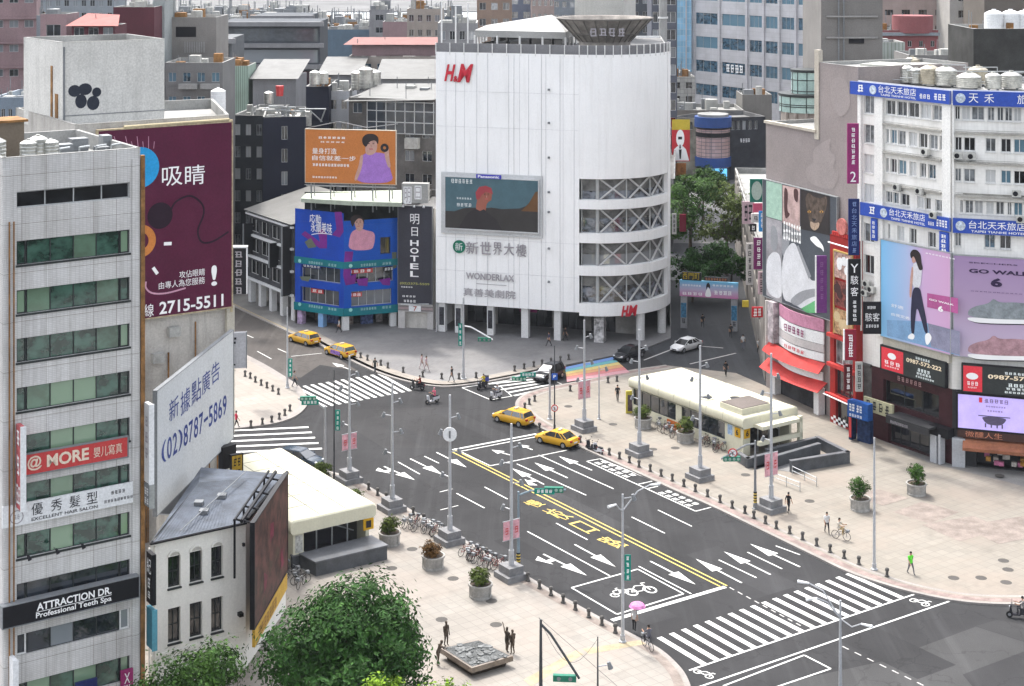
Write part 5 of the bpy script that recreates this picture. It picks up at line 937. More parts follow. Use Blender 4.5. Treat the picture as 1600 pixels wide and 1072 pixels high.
sh = rx([(1222, 400), (1240, 374), (1252, 400), (1262, 425), (1268, 440), (1282, 436), (1290, 440), (1287, 488), (1262, 489), (1240, 474), (1222, 468)], SHO, 'shoe_upper', .03); rx([(1222, 362), (1236, 368), (1230, 395), (1222, 402)], SHG, 'shoe_lining', .025); rx([(1233, 470), (1250, 455), (1275, 450), (1290, 455), (1290, 460), (1262, 466), (1245, 480)], SHG, 'shoe_sole', .04); rx([(1252, 482), (1266, 474), (1280, 466), (1288, 470), (1286, 489), (1262, 489)], M('advert_green', (.12, .38, .17), .5), 'green_ground', .045)
rx([(1245, 385), (1248, 383), (1268, 432), (1264, 436)], SHG, 'shoe_stripe', .04); rx([(1264, 372), (1274, 368), (1282, 378), (1287, 385), (1288, 395), (1284, 388), (1276, 385)], WTX, 'leaping_logo', .03)
mb = MB(); c = fr1.px(1236, 362, d); mb.strokes(fr1, *fr1.px(1224, 375, d), *fr1.px(1252, 352, d), 7, d+.03, 0, 4); mb.build('lettering', WTX, ad2, recalc=False); c = [fr1.px(1209, 358, d)]; rx([(1206, 352), (1212, 353), (1216, 368), (1214, 392), (1205, 390), (1204, 366)], SHG, 'grey_figure', .03)
# curved pink fascia rows, red awnings and white shop front below the advert
WPK = M('pink_fascia', (.48, .22, .32), .5, .15, 1.5); REDA = M('red_awning', (.5, .05, .045), .6, .15, 1)
cs = thing('corner_shop_front', 'curved white and pink shop front with red awnings under the sports advert', 'shop front', fr1.p(2, 0)); C0, C1 = fr1.px(1212, 600)[0], fr1.px(1291, 600)[0]
def bow(a0, a1, z0, z1, out, mat, nm, th=.12, n=8, slope=0):
    mb = MB(); pts = [(a0+(a1-a0)*i/n, out*math.sin(PI*(i/n*.82+.09))) for i in range(n+1)]
    for (a, e), (b, g) in zip(pts, pts[1:]): mb.box8([fr1.p(a, z0, e+slope), fr1.p(b, z0, g+slope), fr1.p(b, z0, g-th+slope), fr1.p(a, z0, e-th+slope), fr1.p(a, z1, e), fr1.p(b, z1, g), fr1.p(b, z1, g-th), fr1.p(a, z1, e-th)])
    return mb.build(nm, mat, cs), pts
for k, (z0, z1, mt, tx) in enumerate(((8.9, 10.2, WPK, None), (7.55, 8.8, WPL, MATS['magenta_poster']), (6.7, 7.5, M('pale_fascia', (.5, .47, .47), .6), None), (5.75, 6.6, WPL, REDL))):
    o, pts = bow(C0+1.2, C1, z0, z1, 1.2, mt, 'fascia'); a = (C0+1.2+C1)/2
    if tx: mb = MB(); g = Fr(fr1.p(a-2, 0, 1.22), ux=fr1.ux); mb.strokes(g, 0, z0+.25, 4, z1-.2, 5, .03, 0, k); mb.build('lettering', tx, o, recalc=False)
bow(C0-1, C1+.2, 4.6, 5.6, 1.0, REDA, 'red_awning', slope=.9); bow(C0+1.0, C1-.2, 3.7, 4.55, 1.2, WPL, 'fascia'); bow(C0-1.2, C1+.4, 2.7, 3.6, .8, REDA, 'red_awning', slope=1.2)
mb = MB(); mb.fbox(fr1, C0, C1, 0, 2.8, -.1, .05); mb.build('shop_back', SHOPI, cs); mb = MB()
for a in (C0+.3, C1-1.0): mb.fbox(fr1, a, a+.9, 0, 2.9, .1, .9)
mb.build('pillar', COLM, cs); mb = MB(); mb.fbox(fr1, C0-.2, C0+.9, 5.7, 10.2, .1, .9); mb.build('poster_block', M('poster_pale', (.45, .4, .42), .5, .6, 1.2), cs)
# red restaurant front
REDB = M('red_front', (.3, .022, .02), .5, .15, .8); fq = fr1.off(1.0); X0, X1 = fq.px(1297, 500)[0], fq.px(1337, 500)[0]; rb = thing('red_restaurant', 'narrow bright red restaurant front with framed food pictures', 'building', fq.p(X0, 0))
W_ = X1-X0; mb = MB(); wall(mb, fq, X0, X1, 0, 19.6, [(X0+.7, 6.4, X1-.5, 9.0), (X0+.9, 3.3, X1-.4, 6.0), (X0+1.0, .2, X1-.3, 2.7)], .35); [mb.fbox(fq, a, b, 0, 19.6, -.98, -.01) for a, b in ((X0, X0+.1), (X1-.1, X1))]; mb.fbox(fq, X0, X1, 19.5, 19.62, -.98, 0); mb.build('wall', REDB, rb)
window(rb, fq, X0+.7, 6.4, X1-.5, 9.0, cols=3, rec=.35, fm=WHF, gm=G_WHITE); window(rb, fq, X0+.9, 3.3, X1-.4, 6.0, cols=3, rec=.35, fm=DARKF, gm=G_DARK); window(rb, fq, X0+1.0, .2, X1-.3, 2.7, cols=2, rec=.35, fm=DARKF, gm=G_BLACK, name='shop_window')
mb = MB(); [mb.fbox(fq, X0-.1, X1+.1, z, z+.35, 0, .4) for z in (2.85, 6.05, 9.1)]; mb.fbox(fq, X0-.1, X1+.1, 3.15, 3.3, .4, .6); mb.build('cornice', REDA, rb); mb = MB(); mb.tube(fq.p(X0-.1, 3.1, .75), fq.p(X1+1.6, 3.1, .75), .07, n=6); mb.tube(fq.p(X0+.4, 18.9, .5), fq.p(X1-.2, 18.9, .5), .08, n=6); mb.build('neon_tube', WTX, rb)
PICS = [M('food_white', (.45, .3, .26), .5, .6, 2.2), M('food_dark', (.2, .06, .05), .5, .8, 2.5), M('food_pasta', (.42, .26, .14), .5, .6, 2.8)]
for k, mt in enumerate(PICS):
    z = 15.4-k*2.9; mb = MB(); mb.fbox(fq, X0+.9, X1-.5, z, z+2.6, .02, .12); po = mb.build('food_picture', mt, rb); mb = MB(); rn = random.Random(k)
    for i in range(5): c = fq.p(X0+1.2+rn.random()*(W_-2), z+.5+rn.random()*1.5, .12); mb.tube(c, c+fq.n*(.02+.006*i), .3+rn.random()*.35, n=9)
    mb.build('dish', [(WPL), M('dish_dark', (.06, .03, .03), .5), M('dish_cream', (.55, .42, .25), .5)][k], po)
mb = MB(); mb.fbox(fq, X0+.75, X0+.88, 9.5, 18.1, .0, .16); mb.fbox(fq, X1-.48, X1-.38, 9.5, 18.1, .0, .16); mb.fbox(fq, X0+.75, X1-.38, 18.05, 18.2, .0, .17); mb.build('gold_trim', M('gold_trim', (.5, .35, .12), .5), rb)
mb = MB(); c = fq.p(X0+W_*.45, 20.7, -.2); mb.tube(c, c+fq.n*.25, .85, n=20); ro = mb.build('round_sign', M('blush_disc', (.5, .17, .15), .5, .3, 3), rb); mb = MB(); [mb.fbox(fq, X0+.3+i*.35, X0+.52+i*.35, 19.6, 20.0, -.3, 0) for i in range(8)]; mb.build('crest', REDA, rb)
mb = MB()
for i in range(7):
    for j in range(3):
        if (i+j) % 2: mb.fquad(fq, X0+.2+i*.42, X0+.62+i*.42, .2+j*.26, .46+j*.26, .02)
mb.build('checker', WPL, rb, recalc=False)
# upright signs around the corner
PRP = M('purple_board', (.16, .045, .21), .5); NVB = M('dark_blue_board', (.01, .022, .11), .5, .1)
def flat(name, label, u0, v0, u1, v1, Y, mat, items=None, tm=None, cat='sign', edge=None, th=.25, Y1=None):
    f = Fr(XY(u0, Y), XY(u1, Y1 or Y)); z1, z0 = zz(v0, Y), zz(v1, Y); o = thing(name, label, cat, f.p(f.L/2, z0)); mb = MB(); mb.fbox(f, 0, f.L, z0, z1, -th, 0); mb.build('board', mat, o)
    if edge: mb = MB(); mb.fbox(f, -.12, 0, z0, z1, -th, .03); mb.build('edge_strip', edge, o)
    mb = MB(); [mb.fbox(f, f.L*.5, f.L*.5+.1, z-.05, z+.05, -th-.9, -th) for z in (z0+.3*(z1-z0), z0+.7*(z1-z0))]; mb.build('bracket', GREYM, o)
    if items: lett(o, f, [(t[0], t[1]*f.L, z0+t[2]*(z1-z0), t[3]*f.L, z0+t[4]*(z1-z0), .02)+tuple(t[5:]) for t in items], tm or WTX)
    return o
def vchars(t, a0=.2, a1=.8, top=.97, bot=.03, g=.12):
    n = len(t); h = (top-bot)/n; return [(ch, a0, top-h*(i+1-g), a1, top-h*(i+g)) for i, ch in enumerate(t)]
flat('blade_sign', 'plain purple upright sign overlapping the sports advert', 1276, 400, 1292, 489, 166.5, PRP, [(1, .3, .8-.14*i, .7, .9-.14*i) for i in range(5)], M('pale_purple', (.25, .12, .3), .5), edge=WPL)
flat('blade_sign', 'dark blue upright hotel sign beside the white hotel', 1326, 311, 1343, 399, 159, NVB, vchars([1, '台', '北', '天', '禾', '旅', '店', 1], .28, .75), M('pale_blue_lettering', (.2, .28, .5), .5))
flat('blade_sign', 'black upright sign with white characters and white edge beside the red restaurant', 1325, 405, 1345, 508, 157.5, BLK, vchars(['Y', '駭', '客'], .2, .8, .95, .42)+vchars([1, 1, 1, 1, 1], .35, .7, .38, .05), WTX, edge=WPL)
flat('blade_sign', 'deep red upright sign with white edge low on the corner', 1320, 515, 1338, 563, 158.5, M('deep_red_board', (.25, .02, .04), .5), [(1, .25, .6-.25*i, .75, .85-.25*i) for i in range(3)], edge=WPL)
flat('blade_sign', 'magenta upright sign with white characters on the blind wall edge', 1324, 193, 1342, 287, 160, M('magenta_sign', (.27, .03, .14), .5), [('2', .25, .03, .75, .2)]+[(1, .3, .86-.09*i, .72, .93-.09*i) for i in range(7)])
flat('blade_sign', 'grey upright sign with dark characters beside the maroon restaurant', 1337, 566, 1348, 612, 157, M('pale_grey_board2', (.35, .35, .33), .5), [(1, .2, .75-.22*i, .8, .93-.22*i) for i in range(4)], DTX)
flat('blade_sign', 'dark maroon upright sign beside the red restaurant window', 1319, 570, 1332, 612, 160.3, M('dark_maroon_board', (.09, .012, .016), .5), [(1, .25, .75-.22*i, .75, .92-.22*i) for i in range(4)])
# ================================================================ white hotel building
kc = XY(1488, 153); tl0 = onray(kc, Vector((-.559, .829, 0)), 1341); ft = Fr(tl0, kc); tr1 = onray(kc, Vector((.95, -.31, 0)), 1680); fu = Fr(kc, tr1)
TW = TILE('hotel_white', (.8, .79, .76), (.72, .71, .68), .3, .3, .01, .55, .03, .3, dirt=(.3, .28, .25)); th_ = thing('hotel_building', 'white corner hotel with blue sign bands and many small windows', 'building', kc)
rows_l = [(32.75, 34.2), (29.9, 31.3), (27.0, 28.4), (23.95, 25.1), (20.35, 21.85)]; rows_r = [(33.0, 34.3), (30.05, 31.35), (27.1, 28.35), (24.1, 25.35), (20.9, 22.2)]
def at(f, u): return f.px(u, 300)[0]
def colsL(us): return [(at(ft, a), at(ft, b)) for a, b in us]
cl = [[(1384, 1399), (1401, 1417), (1419, 1436), (1438, 1455), (1457, 1473)], [(1384, 1389), (1391, 1401), (1403, 1415), (1420, 1433), (1436, 1449), (1452, 1465), (1468, 1473)], [(1384, 1389), (1391, 1401), (1403, 1416), (1421, 1432), (1437, 1447), (1450, 1462)], [(1384, 1394), (1395, 1404), (1407, 1421), (1433, 1444), (1445, 1454), (1461, 1473)], [(1387, 1391), (1402, 1413), (1421, 1432), (1450, 1462)]]
cr = [[(1492, 1500), (1503, 1516), (1518, 1538), (1543, 1554), (1558, 1568), (1570, 1582), (1584, 1596), (1600, 1616), (1620, 1640)], [(1492, 1503), (1506, 1524), (1540, 1556), (1564, 1580), (1584, 1602), (1606, 1630)], [(1492, 1502), (1506, 1524), (1540, 1556), (1564, 1580), (1584, 1602), (1606, 1630)], [(1500, 1505), (1508, 1521), (1523, 1536), (1541, 1553), (1556, 1569), (1574, 1581), (1584, 1598), (1604, 1625)], [(1492, 1502), (1538, 1555), (1562, 1580), (1600, 1620)]]
opl = [(*ab, *z) for z, us in zip(rows_l, cl) for ab in colsL(us)]; opr = [(at(fu, a), at(fu, b), *z) for z, us in zip(rows_r, cr) for a, b in us]
opl = [(a, z0, b, z1) for a, b, z0, z1 in opl]+[(at(ft, 1350), z, at(ft, 1366), z+1.9) for z in (32.6, 29.6, 26.6, 23.6, 19.6, 16.4, 13)]; opr = [(a, z0, b, z1) for a, b, z0, z1 in opr]
for i, q in enumerate(opl): pass
hback = Vector((.559, .829, 0))*12; mb = MB(); wall(mb, ft, 0, ft.L, 7.2, 35.9, opl, .22); wall(mb, fu, 0, fu.L, 7.2, 35.9, opr, .22); mb.build('facade', TW, th_)
rn = random.Random(2)
for f, os_ in ((ft, opl), (fu, opr)):
    for o in os_: window(th_, f, *o, cols=2, rec=.22, fm=WHF, gm=rn.choice([G_DARK, G_WHITE, G_WHITE, G_WHITE, G_BLACK, G_BLUE]), bar=.07, sill=.1)
mb = MB(); pl = [kc, tr1, tr1+Vector((3, 16, 0)), Vector((kc.x+2, kc.y+20, 0)), tl0+Vector((6, 6, 0)), tl0]; zr = 35.2
mb.poly([Vector((p.x, p.y, zr)) for p in pl])
for a, b in zip(pl[1:], pl[2:]): mb.poly([a, b, b+Vector((0, 0, 35.9)), a+Vector((0, 0, 35.9))])
mb.build('wall_and_roof', ROOFM, th_, recalc=False)
mb = MB(); PIL = M('white_pilaster', (.82, .81, .78), .6, .06, streak=.25)
for f, us in ((ft, ((1343, 1348), (1369, 1382), (1475, 1488))), (fu, ((1488, 1491),))):
    for a, b in us: mb.fbox(f, at(f, a), at(f, b), 10.5, 34.5, 0, .3)
mb.build('pilaster', PIL, th_); mb = MB()
for z in (31.75, 28.9, 25.75): 
    for f in (ft, fu): mb.fbox(f, at(f, 1383) if f is ft else .3, f.L if f is fu else at(ft, 1474), z, z+.16, 0, .45); mb.fbox(f, at(f, 1383) if f is ft else .3, f.L if f is fu else at(ft, 1474), z+.3, z+.34, .3, .36)
for z in (25.4, 26.0): mb.tube(fu.p(1, z, .25), fu.p(fu.L, z, .25), .05, n=5)
mb.build('ledge', M('grimy_ledge', (.4, .39, .36), .85, .25, .8, streak=.5), th_)
SKB = M('sky_blue_band', (.035, .085, .42), .5, .12, .6)
def hotelband(f, a0, a1, z0, z1, label, items): o, d = sign('sign_band', label, 'sign', f, a0, z0, a1, z1, SKB, th=.22, d=.32, frame=M('blue_frame', (.1, .15, .4), .5), fw=.03); lett(o, f, [(t[0], a0+t[1]*(a1-a0), z0+t[2]*(z1-z0), a0+t[3]*(a1-a0), z0+t[4]*(z1-z0), d+.02)+tuple(t[5:]) for t in items], WTX); mb = MB(); c = f.p(a0+items[0][1]*(a1-a0)-.75, (z0+z1)/2, d); mb.tube(c, c+f.n*.03, .46, n=16); mb.build('round_mark', M('pale_mark', (.55, .62, .7), .5, .4, 4), o); return o
hotelband(ft, -.6, ft.L+.1, 34.5, 35.75, 'top blue hotel sign band on the left side of the white hotel', [('台北天禾旅店', .3, .34, .68, .92, .0), ('TAIPEI TIANHE HOTEL', .32, .1, .68, .26, .01), (3, .71, .2, .82, .6), (3, .85, .2, .97, .75), (1, .07, .2, .15, .85)])
o = hotelband(fu, .1, fu.L, 34.45, 35.8, 'top blue hotel sign band on the right side of the white hotel', [('天', .13, .2, .21, .85), ('禾', .26, .2, .34, .85), ('旅', .53, .2, .61, .85), ('店', .66, .2, .74, .85)])
hotelband(ft, at(ft, 1350), ft.L+.1, 22.35, 23.6, 'lower blue hotel sign band on the left side of the white hotel', [('台北天禾旅店', .34, .4, .74, .95), ('TAIPEI TIANHE HOTEL', .36, .1, .74, .28, .01), (3, .77, .2, .84, .5), (4, .86, .2, .98, .8), (1, .1, .2, .18, .85)])
hotelband(fu, .1, fu.L, 22.3, 23.65, 'lower blue hotel sign band on the right side of the white hotel', [('台北天禾旅店', .13, .35, .6, .9), ('TAIPEI TIANHE HOTEL', .15, .08, .6, .24, .01), (4, .7, .2, .9, .6)])
for f, u0, u1, lb in ((ft, 1366, 1375, 'left'), (ft, 1473, 1487, 'right')): o, d = sign('sign_band', 'small upright blue tab hanging below the lower hotel band, %s one' % lb, 'sign', f, at(f, u0), 20.0, at(f, u1), 22.2, SKB, th=.2, d=.3); lett(o, f, [(1, at(f, u0)+.15, 21.6-.45*i, at(f, u1)-.15, 21.95-.45*i, d+.02) for i in range(4)], WTX)
ACM = M('ac_white', (.5, .5, .47), .6, .15, 1, streak=.4)
def ac(f, a, z, label, group, d=.35): o = thing('air_conditioner', label, 'air conditioner', f.p(a, z, d), group); mb = MB(); mb.fbox(f, a, a+.85, z, z+.62, d, d+.36); mb.build('case', ACM, o); c = f.p(a+.33, z+.31, d+.36); mb = MB(); mb.tube(c, c+f.n*.02, .24, n=12); mb.build('fan_grille', BLK, o); mb = MB(); mb.fbox(f, a+.05, a+.8, z-.06, z, 0, d+.36); mb.build('bracket', GREYM, o)
for f, u, v, lb in ((ft, 1446, 241, 'outdoor unit below the second window row, left side of the hotel'), (ft, 1459, 339, 'outdoor unit above the lower blue band, left side of the hotel'), (fu, 1490, 247, 'outdoor unit at the corner, below the second window row'), (fu, 1511, 248, 'outdoor unit with black fan right of the hotel corner'), (fu, 1588, 346, 'outdoor unit above the lower blue band at the right edge'), (fu, 1581, 306, 'outdoor unit on the third ledge at the right edge'), (ft, 1402, 296, 'outdoor unit under the third window row on the left'), (ft, 1437, 302, 'outdoor unit under the third window row near the middle')): a, z = f.px(u, v); ac(f, a, z, lb, 'air conditioners on the white hotel')
for k, (u, v) in enumerate(((1355, 478-32), (1352, 460), (1362, 455))): a, z = ft.px(u, v); ac(ft, a, z, 'grimy outdoor unit above the black character sign, %s' % ('highest', 'left', 'right')[k], 'air conditioners above the black character sign')
# the two big sportswear boards
def grad(k, stops, vert=False):
    m, nt, b = newmat(k); tc = N(nt, 'ShaderNodeTexCoord'); sp = N(nt, 'ShaderNodeSeparateXYZ'); nt.links.new(tc.outputs['Generated'], sp.inputs[0]); cr_ = N(nt, 'ShaderNodeValToRGB'); e = cr_.color_ramp.elements
    e[0].position, e[0].color = stops[0][0], stops[0][1]+(1,); e[1].position, e[1].color = stops[-1][0], stops[-1][1]+(1,)
    for p_, c_ in stops[1:-1]: x = e.new(p_); x.color = c_+(1,)
    nt.links.new(sp.outputs[2 if vert else 0], cr_.inputs[0]); nt.links.new(cr_.outputs[0], b.inputs['Base Color']); b.inputs['Roughness'].default_value = .5; return m
SKY = grad('print_blue_to_pink', [(0, (.16, .42, .68)), (.35, (.33, .42, .62)), (.6, (.5, .33, .52)), (1, (.52, .3, .48))]); PNK = grad('print_violet', [(0, (.48, .4, .52)), (.55, (.36, .26, .4)), (1, (.3, .2, .36))], True)
s0, d = sign('billboard', 'large blue and pink sportswear billboard with a walking woman, left of the hotel corner', 'billboard', ft, at(ft, 1384), 10.7, ft.L+.35, 20.3, SKY, th=.35, d=.35, frame=STEEL)
def lx(pts, mat, nm, dd=.02, par=None): return paint(par or s0, ft, [ft.px(u, v, d) for u, v in pts], d+dd, mat, nm)
lx([(1386, 500), (1440, 502), (1500, 520), (1500, 556), (1386, 524)], M('print_floor', (.2, .35, .55), .5, .2, .4), 'printed_floor'); lx([(1450, 505), (1500, 518), (1500, 555), (1455, 542)], M('print_grey', (.26, .26, .36), .5, .2, .5), 'printed_wall', .024)
fg = lx([(1426, 414), (1431, 410), (1437, 411), (1441, 420), (1440, 435), (1438, 450), (1427, 450), (1425, 433)], M('print_white', (.62, .62, .66), .5, .1, 1.5), 'printed_figure', .03)
lx([(1426, 449), (1438, 449), (1441, 466), (1446, 490), (1451, 520), (1446, 522), (1440, 500), (1433, 478), (1430, 500), (1429, 522), (1424, 522), (1423, 490)], M('print_navy', (.03, .03, .06), .5), 'leggings', .035, fg); lx([(1425, 415), (1428, 420), (1426, 445), (1424, 466), (1421, 464), (1422, 440)], SKIN, 'arm', .035, fg)
lx([(1426, 412), (1424, 399), (1428, 396), (1432, 399), (1432, 409)], SKIN, 'face', .035, fg); lx([(1424, 405), (1422, 396), (1426, 390), (1433, 390), (1439, 397), (1440, 410), (1443, 421), (1437, 423), (1433, 412), (1428, 399)], HAIRP, 'hair', .045, fg); lx([(1419, 525), (1425, 520), (1430, 524), (1428, 531), (1419, 529)], WTX, 'shoe', .04, fg); lx([(1445, 523), (1452, 519), (1457, 528), (1451, 539), (1447, 538)], WTX, 'shoe', .04, fg)
lx([(1449, 458), (1497, 466), (1497, 490), (1449, 480)], M('print_magenta', (.42, .1, .27), .5), 'magenta_panel', .024)
def lt(t, u0, v0, u1, v1, b=.01): a, z = ft.px(u0, v0, d); a2, z2 = ft.px(u1, v1, d); return (t, a, z2, a2, z, d+.04, b)
lett(s0, ft, [lt('舒適', 1393, 474, 1412, 484), lt('由我定義', 1393, 488, 1422, 500), lt('GO WALK', 1452, 466, 1491, 478, .03), lt('6', 1466, 477, 1474, 488, .04), lt(9, 1446, 394, 1493, 406)], WTX)
s1, d1_ = sign('billboard', 'large violet sportswear billboard with grey shoes, right of the hotel corner', 'billboard', fu, .15, 10.6, fu.L-.5, 20.15, PNK, th=.35, d=.35, frame=STEEL)
def ux_(pts, mat, nm, dd=.02, par=None): return paint(par or s1, fu, [fu.px(u, v, d1_) for u, v in pts], d1_+dd, mat, nm)
def ut(t, u0, v0, u1, v1, b=.01): a, z = fu.px(u0, v0, d1_); a2, z2 = fu.px(u1, v1, d1_); return (t, a, z2, a2, z, d1_+.04, b)
lett(s1, fu, [ut('GO WALK', 1514, 419.5, 1612, 432, .035), ut('6', 1548, 434, 1566, 449, .05), ut('SKECHERS', 1514, 409, 1590, 415.5, .01)], M('print_dark_violet', (.035, .02, .06), .5)); lett(s1, fu, [ut(12, 1516, 455, 1598, 459)], M('print_dark_violet2', (.16, .1, .2), .5))
for dv, mt in ((0, M('print_shoe_grey', (.25, .28, .3), .5, .25, 1.5)), (57, M('print_shoe_pink', (.42, .25, .28), .5, .25, 1.5))):
    so_ = ux_([(1513, 484+dv), (1525, 478+dv), (1545, 474+dv), (1552, 466+dv), (1562, 473+dv), (1590, 472+dv), (1640, 480+dv), (1640, 500+dv), (1560, 499+dv), (1512, 495+dv)], mt, 'printed_shoe', .03); ux_([(1512, 495+dv), (1560, 499+dv), (1640, 500+dv), (1640, 507+dv), (1530, 505+dv), (1512, 500+dv)], WTX, 'sole', .035, so_); ux_([(1512, 500+dv), (1530, 505.2+dv), (1640, 507+dv), (1640, 508.5+dv), (1530, 506.7+dv)], DTX, 'outsole', .04, so_)
# lower storeys
MRN = M('maroon_panel', (.05, .018, .022), .5, .3, .7, streak=.1); DK2 = M('dark_panel', (.035, .035, .038), .5, .2); lo = thing('restaurant_front', 'maroon hotpot restaurant front at the foot of the white hotel', 'shop front', ft.p(ft.L*.6, 0)); aM = at(ft, 1362)
mb = MB(); o0 = (at(ft, 1380), 3.9, at(ft, 1467), 6.2); o1 = (at(ft, 1388), .1, at(ft, 1462), 3.0); wall(mb, ft, aM, ft.L, 0, 7.25, [o0, o1], .5); mb.build('wall', MRN, lo); window(lo, ft, *o0, cols=3, rec=.5, fm=DARKF, gm=G_BLACK); window(lo, ft, *o1, cols=5, rec=.5, fm=DARKF, gm=G_BLACK, name='shop_window')
mb = MB(); mb.fbox(ft, at(ft, 1405), at(ft, 1472), 3.25, 3.45, .0, 1.9); mb.fbox(ft, at(ft, 1405), at(ft, 1472), 2.7, 3.24, 1.8, 1.9); mb.build('canopy', DK2, lo); mb = MB(); g = ft.off(1.9); mb.strokes(g, at(ft, 1412), 2.8, at(ft, 1440), 3.1, 9, .03, 0, 8); mb.build('lettering', GREYTX, lo, recalc=False)
mb = MB(); mb.fbox(ft, 0, aM, 0, 7.2, -.6, -.05); mb.fbox(ft, 0, aM, 7.1, 7.3, -.3, .3); mb.build('old_shop_wall', M('sooty_wall', (.1, .095, .09), .9, .5, .8, streak=.4), lo); mb = MB(); mb.fbox(ft, at(ft, 1385), ft.L, 9.75, 10.6, 0, .5); mb.build('cream_strip', M('cream_strip', (.5, .47, .4), .7, streak=.3), lo)
lett(lo, ft, [(ch, at(ft, 1402+i*6.6), 6.5, at(ft, 1407.5+i*6.6), 7.0, .05) for i, ch in enumerate((1, 1, 1, 1, 1, 1))], M('pale_red_lettering', (.5, .3, .3), .5))
sg, d = sign('shop_sign', 'yellowed noodle shop sign with black brush characters beside the maroon restaurant', 'sign', ft, at(ft, 1362), 2.95, at(ft, 1407), 4.3, M('old_ivory_board', (.42, .4, .26), .6, .15, 2), th=.25, d=.9); lett(sg, ft, [(1, at(ft, 1365+i*10), 3.15, at(ft, 1373+i*10), 4.1, d+.02) for i in range(4)], DTX)
LED = M('led_board_dark', (.035, .04, .04), .4, .1); LRED = M('led_red', (.52, .035, .05), .4, .08, emit=.12)
for f, us, zs, lb in ((ft, (1384, 1419, 1497), (7.4, 9.75), 'left'), (fu, (1504, 1535, 1660), (7.25, 9.85), 'right')):
    a0, aR, a1 = (at(f, u) for u in us); a1 = min(a1, f.L-.3); so_, d = sign('led_board', 'black display board with red logo square and phone number, %s side of the corner' % lb, 'screen', f, a0, zs[0], a1, zs[1], LED, th=.4, d=.3, frame=BLK); paint(so_, f, [(a0+.1, zs[0]+.1), (aR, zs[0]+.1), (aR, zs[1]-.1), (a0+.1, zs[1]-.1)], d+.012, LRED, 'red_square')
    z0, z1 = zs; W2 = a1-aR; Wc = min(W2, 6.6) if f is fu else W2
    mb = MB(); c = (a0+aR)/2; mb.fpoly(f, [(c+.55*math.cos(i*PI/8), z0+1.55+.32*math.sin(i*PI/8)) for i in range(16)], d+.03); mb.strokes(f, a0+.4, z0+.65, aR-.35, z0+1.05, 3, d+.03); mb.strokes(f, a0+.5, z0+.4, aR-.5, z0+.55, 6, d+.03); mb.build('cloud_logo', WTX, so_, recalc=False)
    lett(so_, f, [('0987-572-222', aR+Wc*.08, z0+1.45, aR+Wc*.92, z0+1.85, d+.02, .02)], M('led_amber', (.5, .42, .3), .4, emit=.3)); lett(so_, f, [(6, aR+Wc*.3, z0+1.95, aR+Wc*.65, z0+2.2, d+.02), (4, aR+Wc*.35, z0+.8, aR+Wc*.65, z0+1.15, d+.02), (5, aR+Wc*.32, z0+.5, aR+Wc*.68, z0+.75, d+.02), (8, aR+Wc*.3, z0+.2, aR+Wc*.75, z0+.4, d+.02)], M('led_white', (.55, .6, .6), .4, emit=.2))
lo2 = thing('restaurant_front', 'dark shop front under the lilac screen at the right edge', 'shop front', fu.p(4, 0)); mb = MB(); oo = (2.2, .1, fu.L-1, 2.5); wall(mb, fu, 0, fu.L, 0, 7.25, [oo], 1.2); mb.build('wall', DK2, lo2); mb = MB(); mb.fquad(fu, 2.2, fu.L-1, .1, 2.5, -1.2); mb.build('shop_back', SHOPI, lo2, recalc=False)
mb = MB(); q = [fu.p(1.0, 2.75, .1), fu.p(fu.L, 2.75, .1), fu.p(fu.L, 2.25, 1.7), fu.p(1.0, 2.25, 1.7)]; mb.poly(q); mb.poly([q[3], q[2], q[2]-Vector((0, 0, .3)), q[3]-Vector((0, 0, .3))]); mb.build('awning', M('terracotta_awning', (.28, .11, .06), .7, .25, 1), lo2, recalc=False); mb = MB(); rn = random.Random(4)
for i in range(26): a = 2.6+rn.random()*(fu.L-4); z = .2+rn.random()*1.2; mb.fbox(fu, a, a+.45, z, z+.4, -.2-.04*i, .1-.02*i, i % 3)
mb.build('shop_goods', [M('goods_pink', (.5, .16, .28), .6, .4, 3), M('goods_white', (.5, .46, .42), .6, .3, 3), M('goods_amber', (.45, .22, .04), .6, .4, 3)], lo2)
mb = MB(); mb.fbox(ft, at(ft, 1464), at(ft, 1474), 0, 2.6, .3, 1.0); mb.fbox(ft, at(ft, 1477), at(ft, 1480), 0, 2.8, .3, 1.0); mb.fbox(ft, at(ft, 1462), ft.L+.2, 2.6, 3.5, .0, .9, 1); mb.fbox(fu, .0, 1.2, 0, 2.7, .0, .6); mb.build('grey_pillar', [M('pale_pillar', (.42, .43, .45), .6), BLK], lo2)
sv, d = sign('video_screen', 'lilac screen showing a black cauldron at the right edge', 'screen', fu, .55, 3.75, fu.L-.6, 6.95, SCR('lilac_screen', (.4, .33, .68), .2), th=.3, d=.2, frame=BLK, fw=.18); Wc = 6.6
def cau(pts, nm, mt, dd): return paint(sv, fu, [(.55+x*Wc, 3.75+y*3.2) for x, y in pts], d+dd, mt, nm)
cau([(.32, .4), (.68, .4), (.64, .25), (.58, .16), (.42, .16), (.36, .25)], 'cauldron', M('cauldron_print', (.12, .1, .17), .5), .02); cau([(.28, .4), (.72, .4), (.72, .43), (.28, .43)], 'cauldron_rim', MATS['cauldron_print'], .025)
for x in (.38, .46, .54, .61): cau([(x-.01, .08), (x+.01, .08), (x+.01, .2), (x-.01, .2)], 'cauldron_leg', MATS['cauldron_print'], .022)
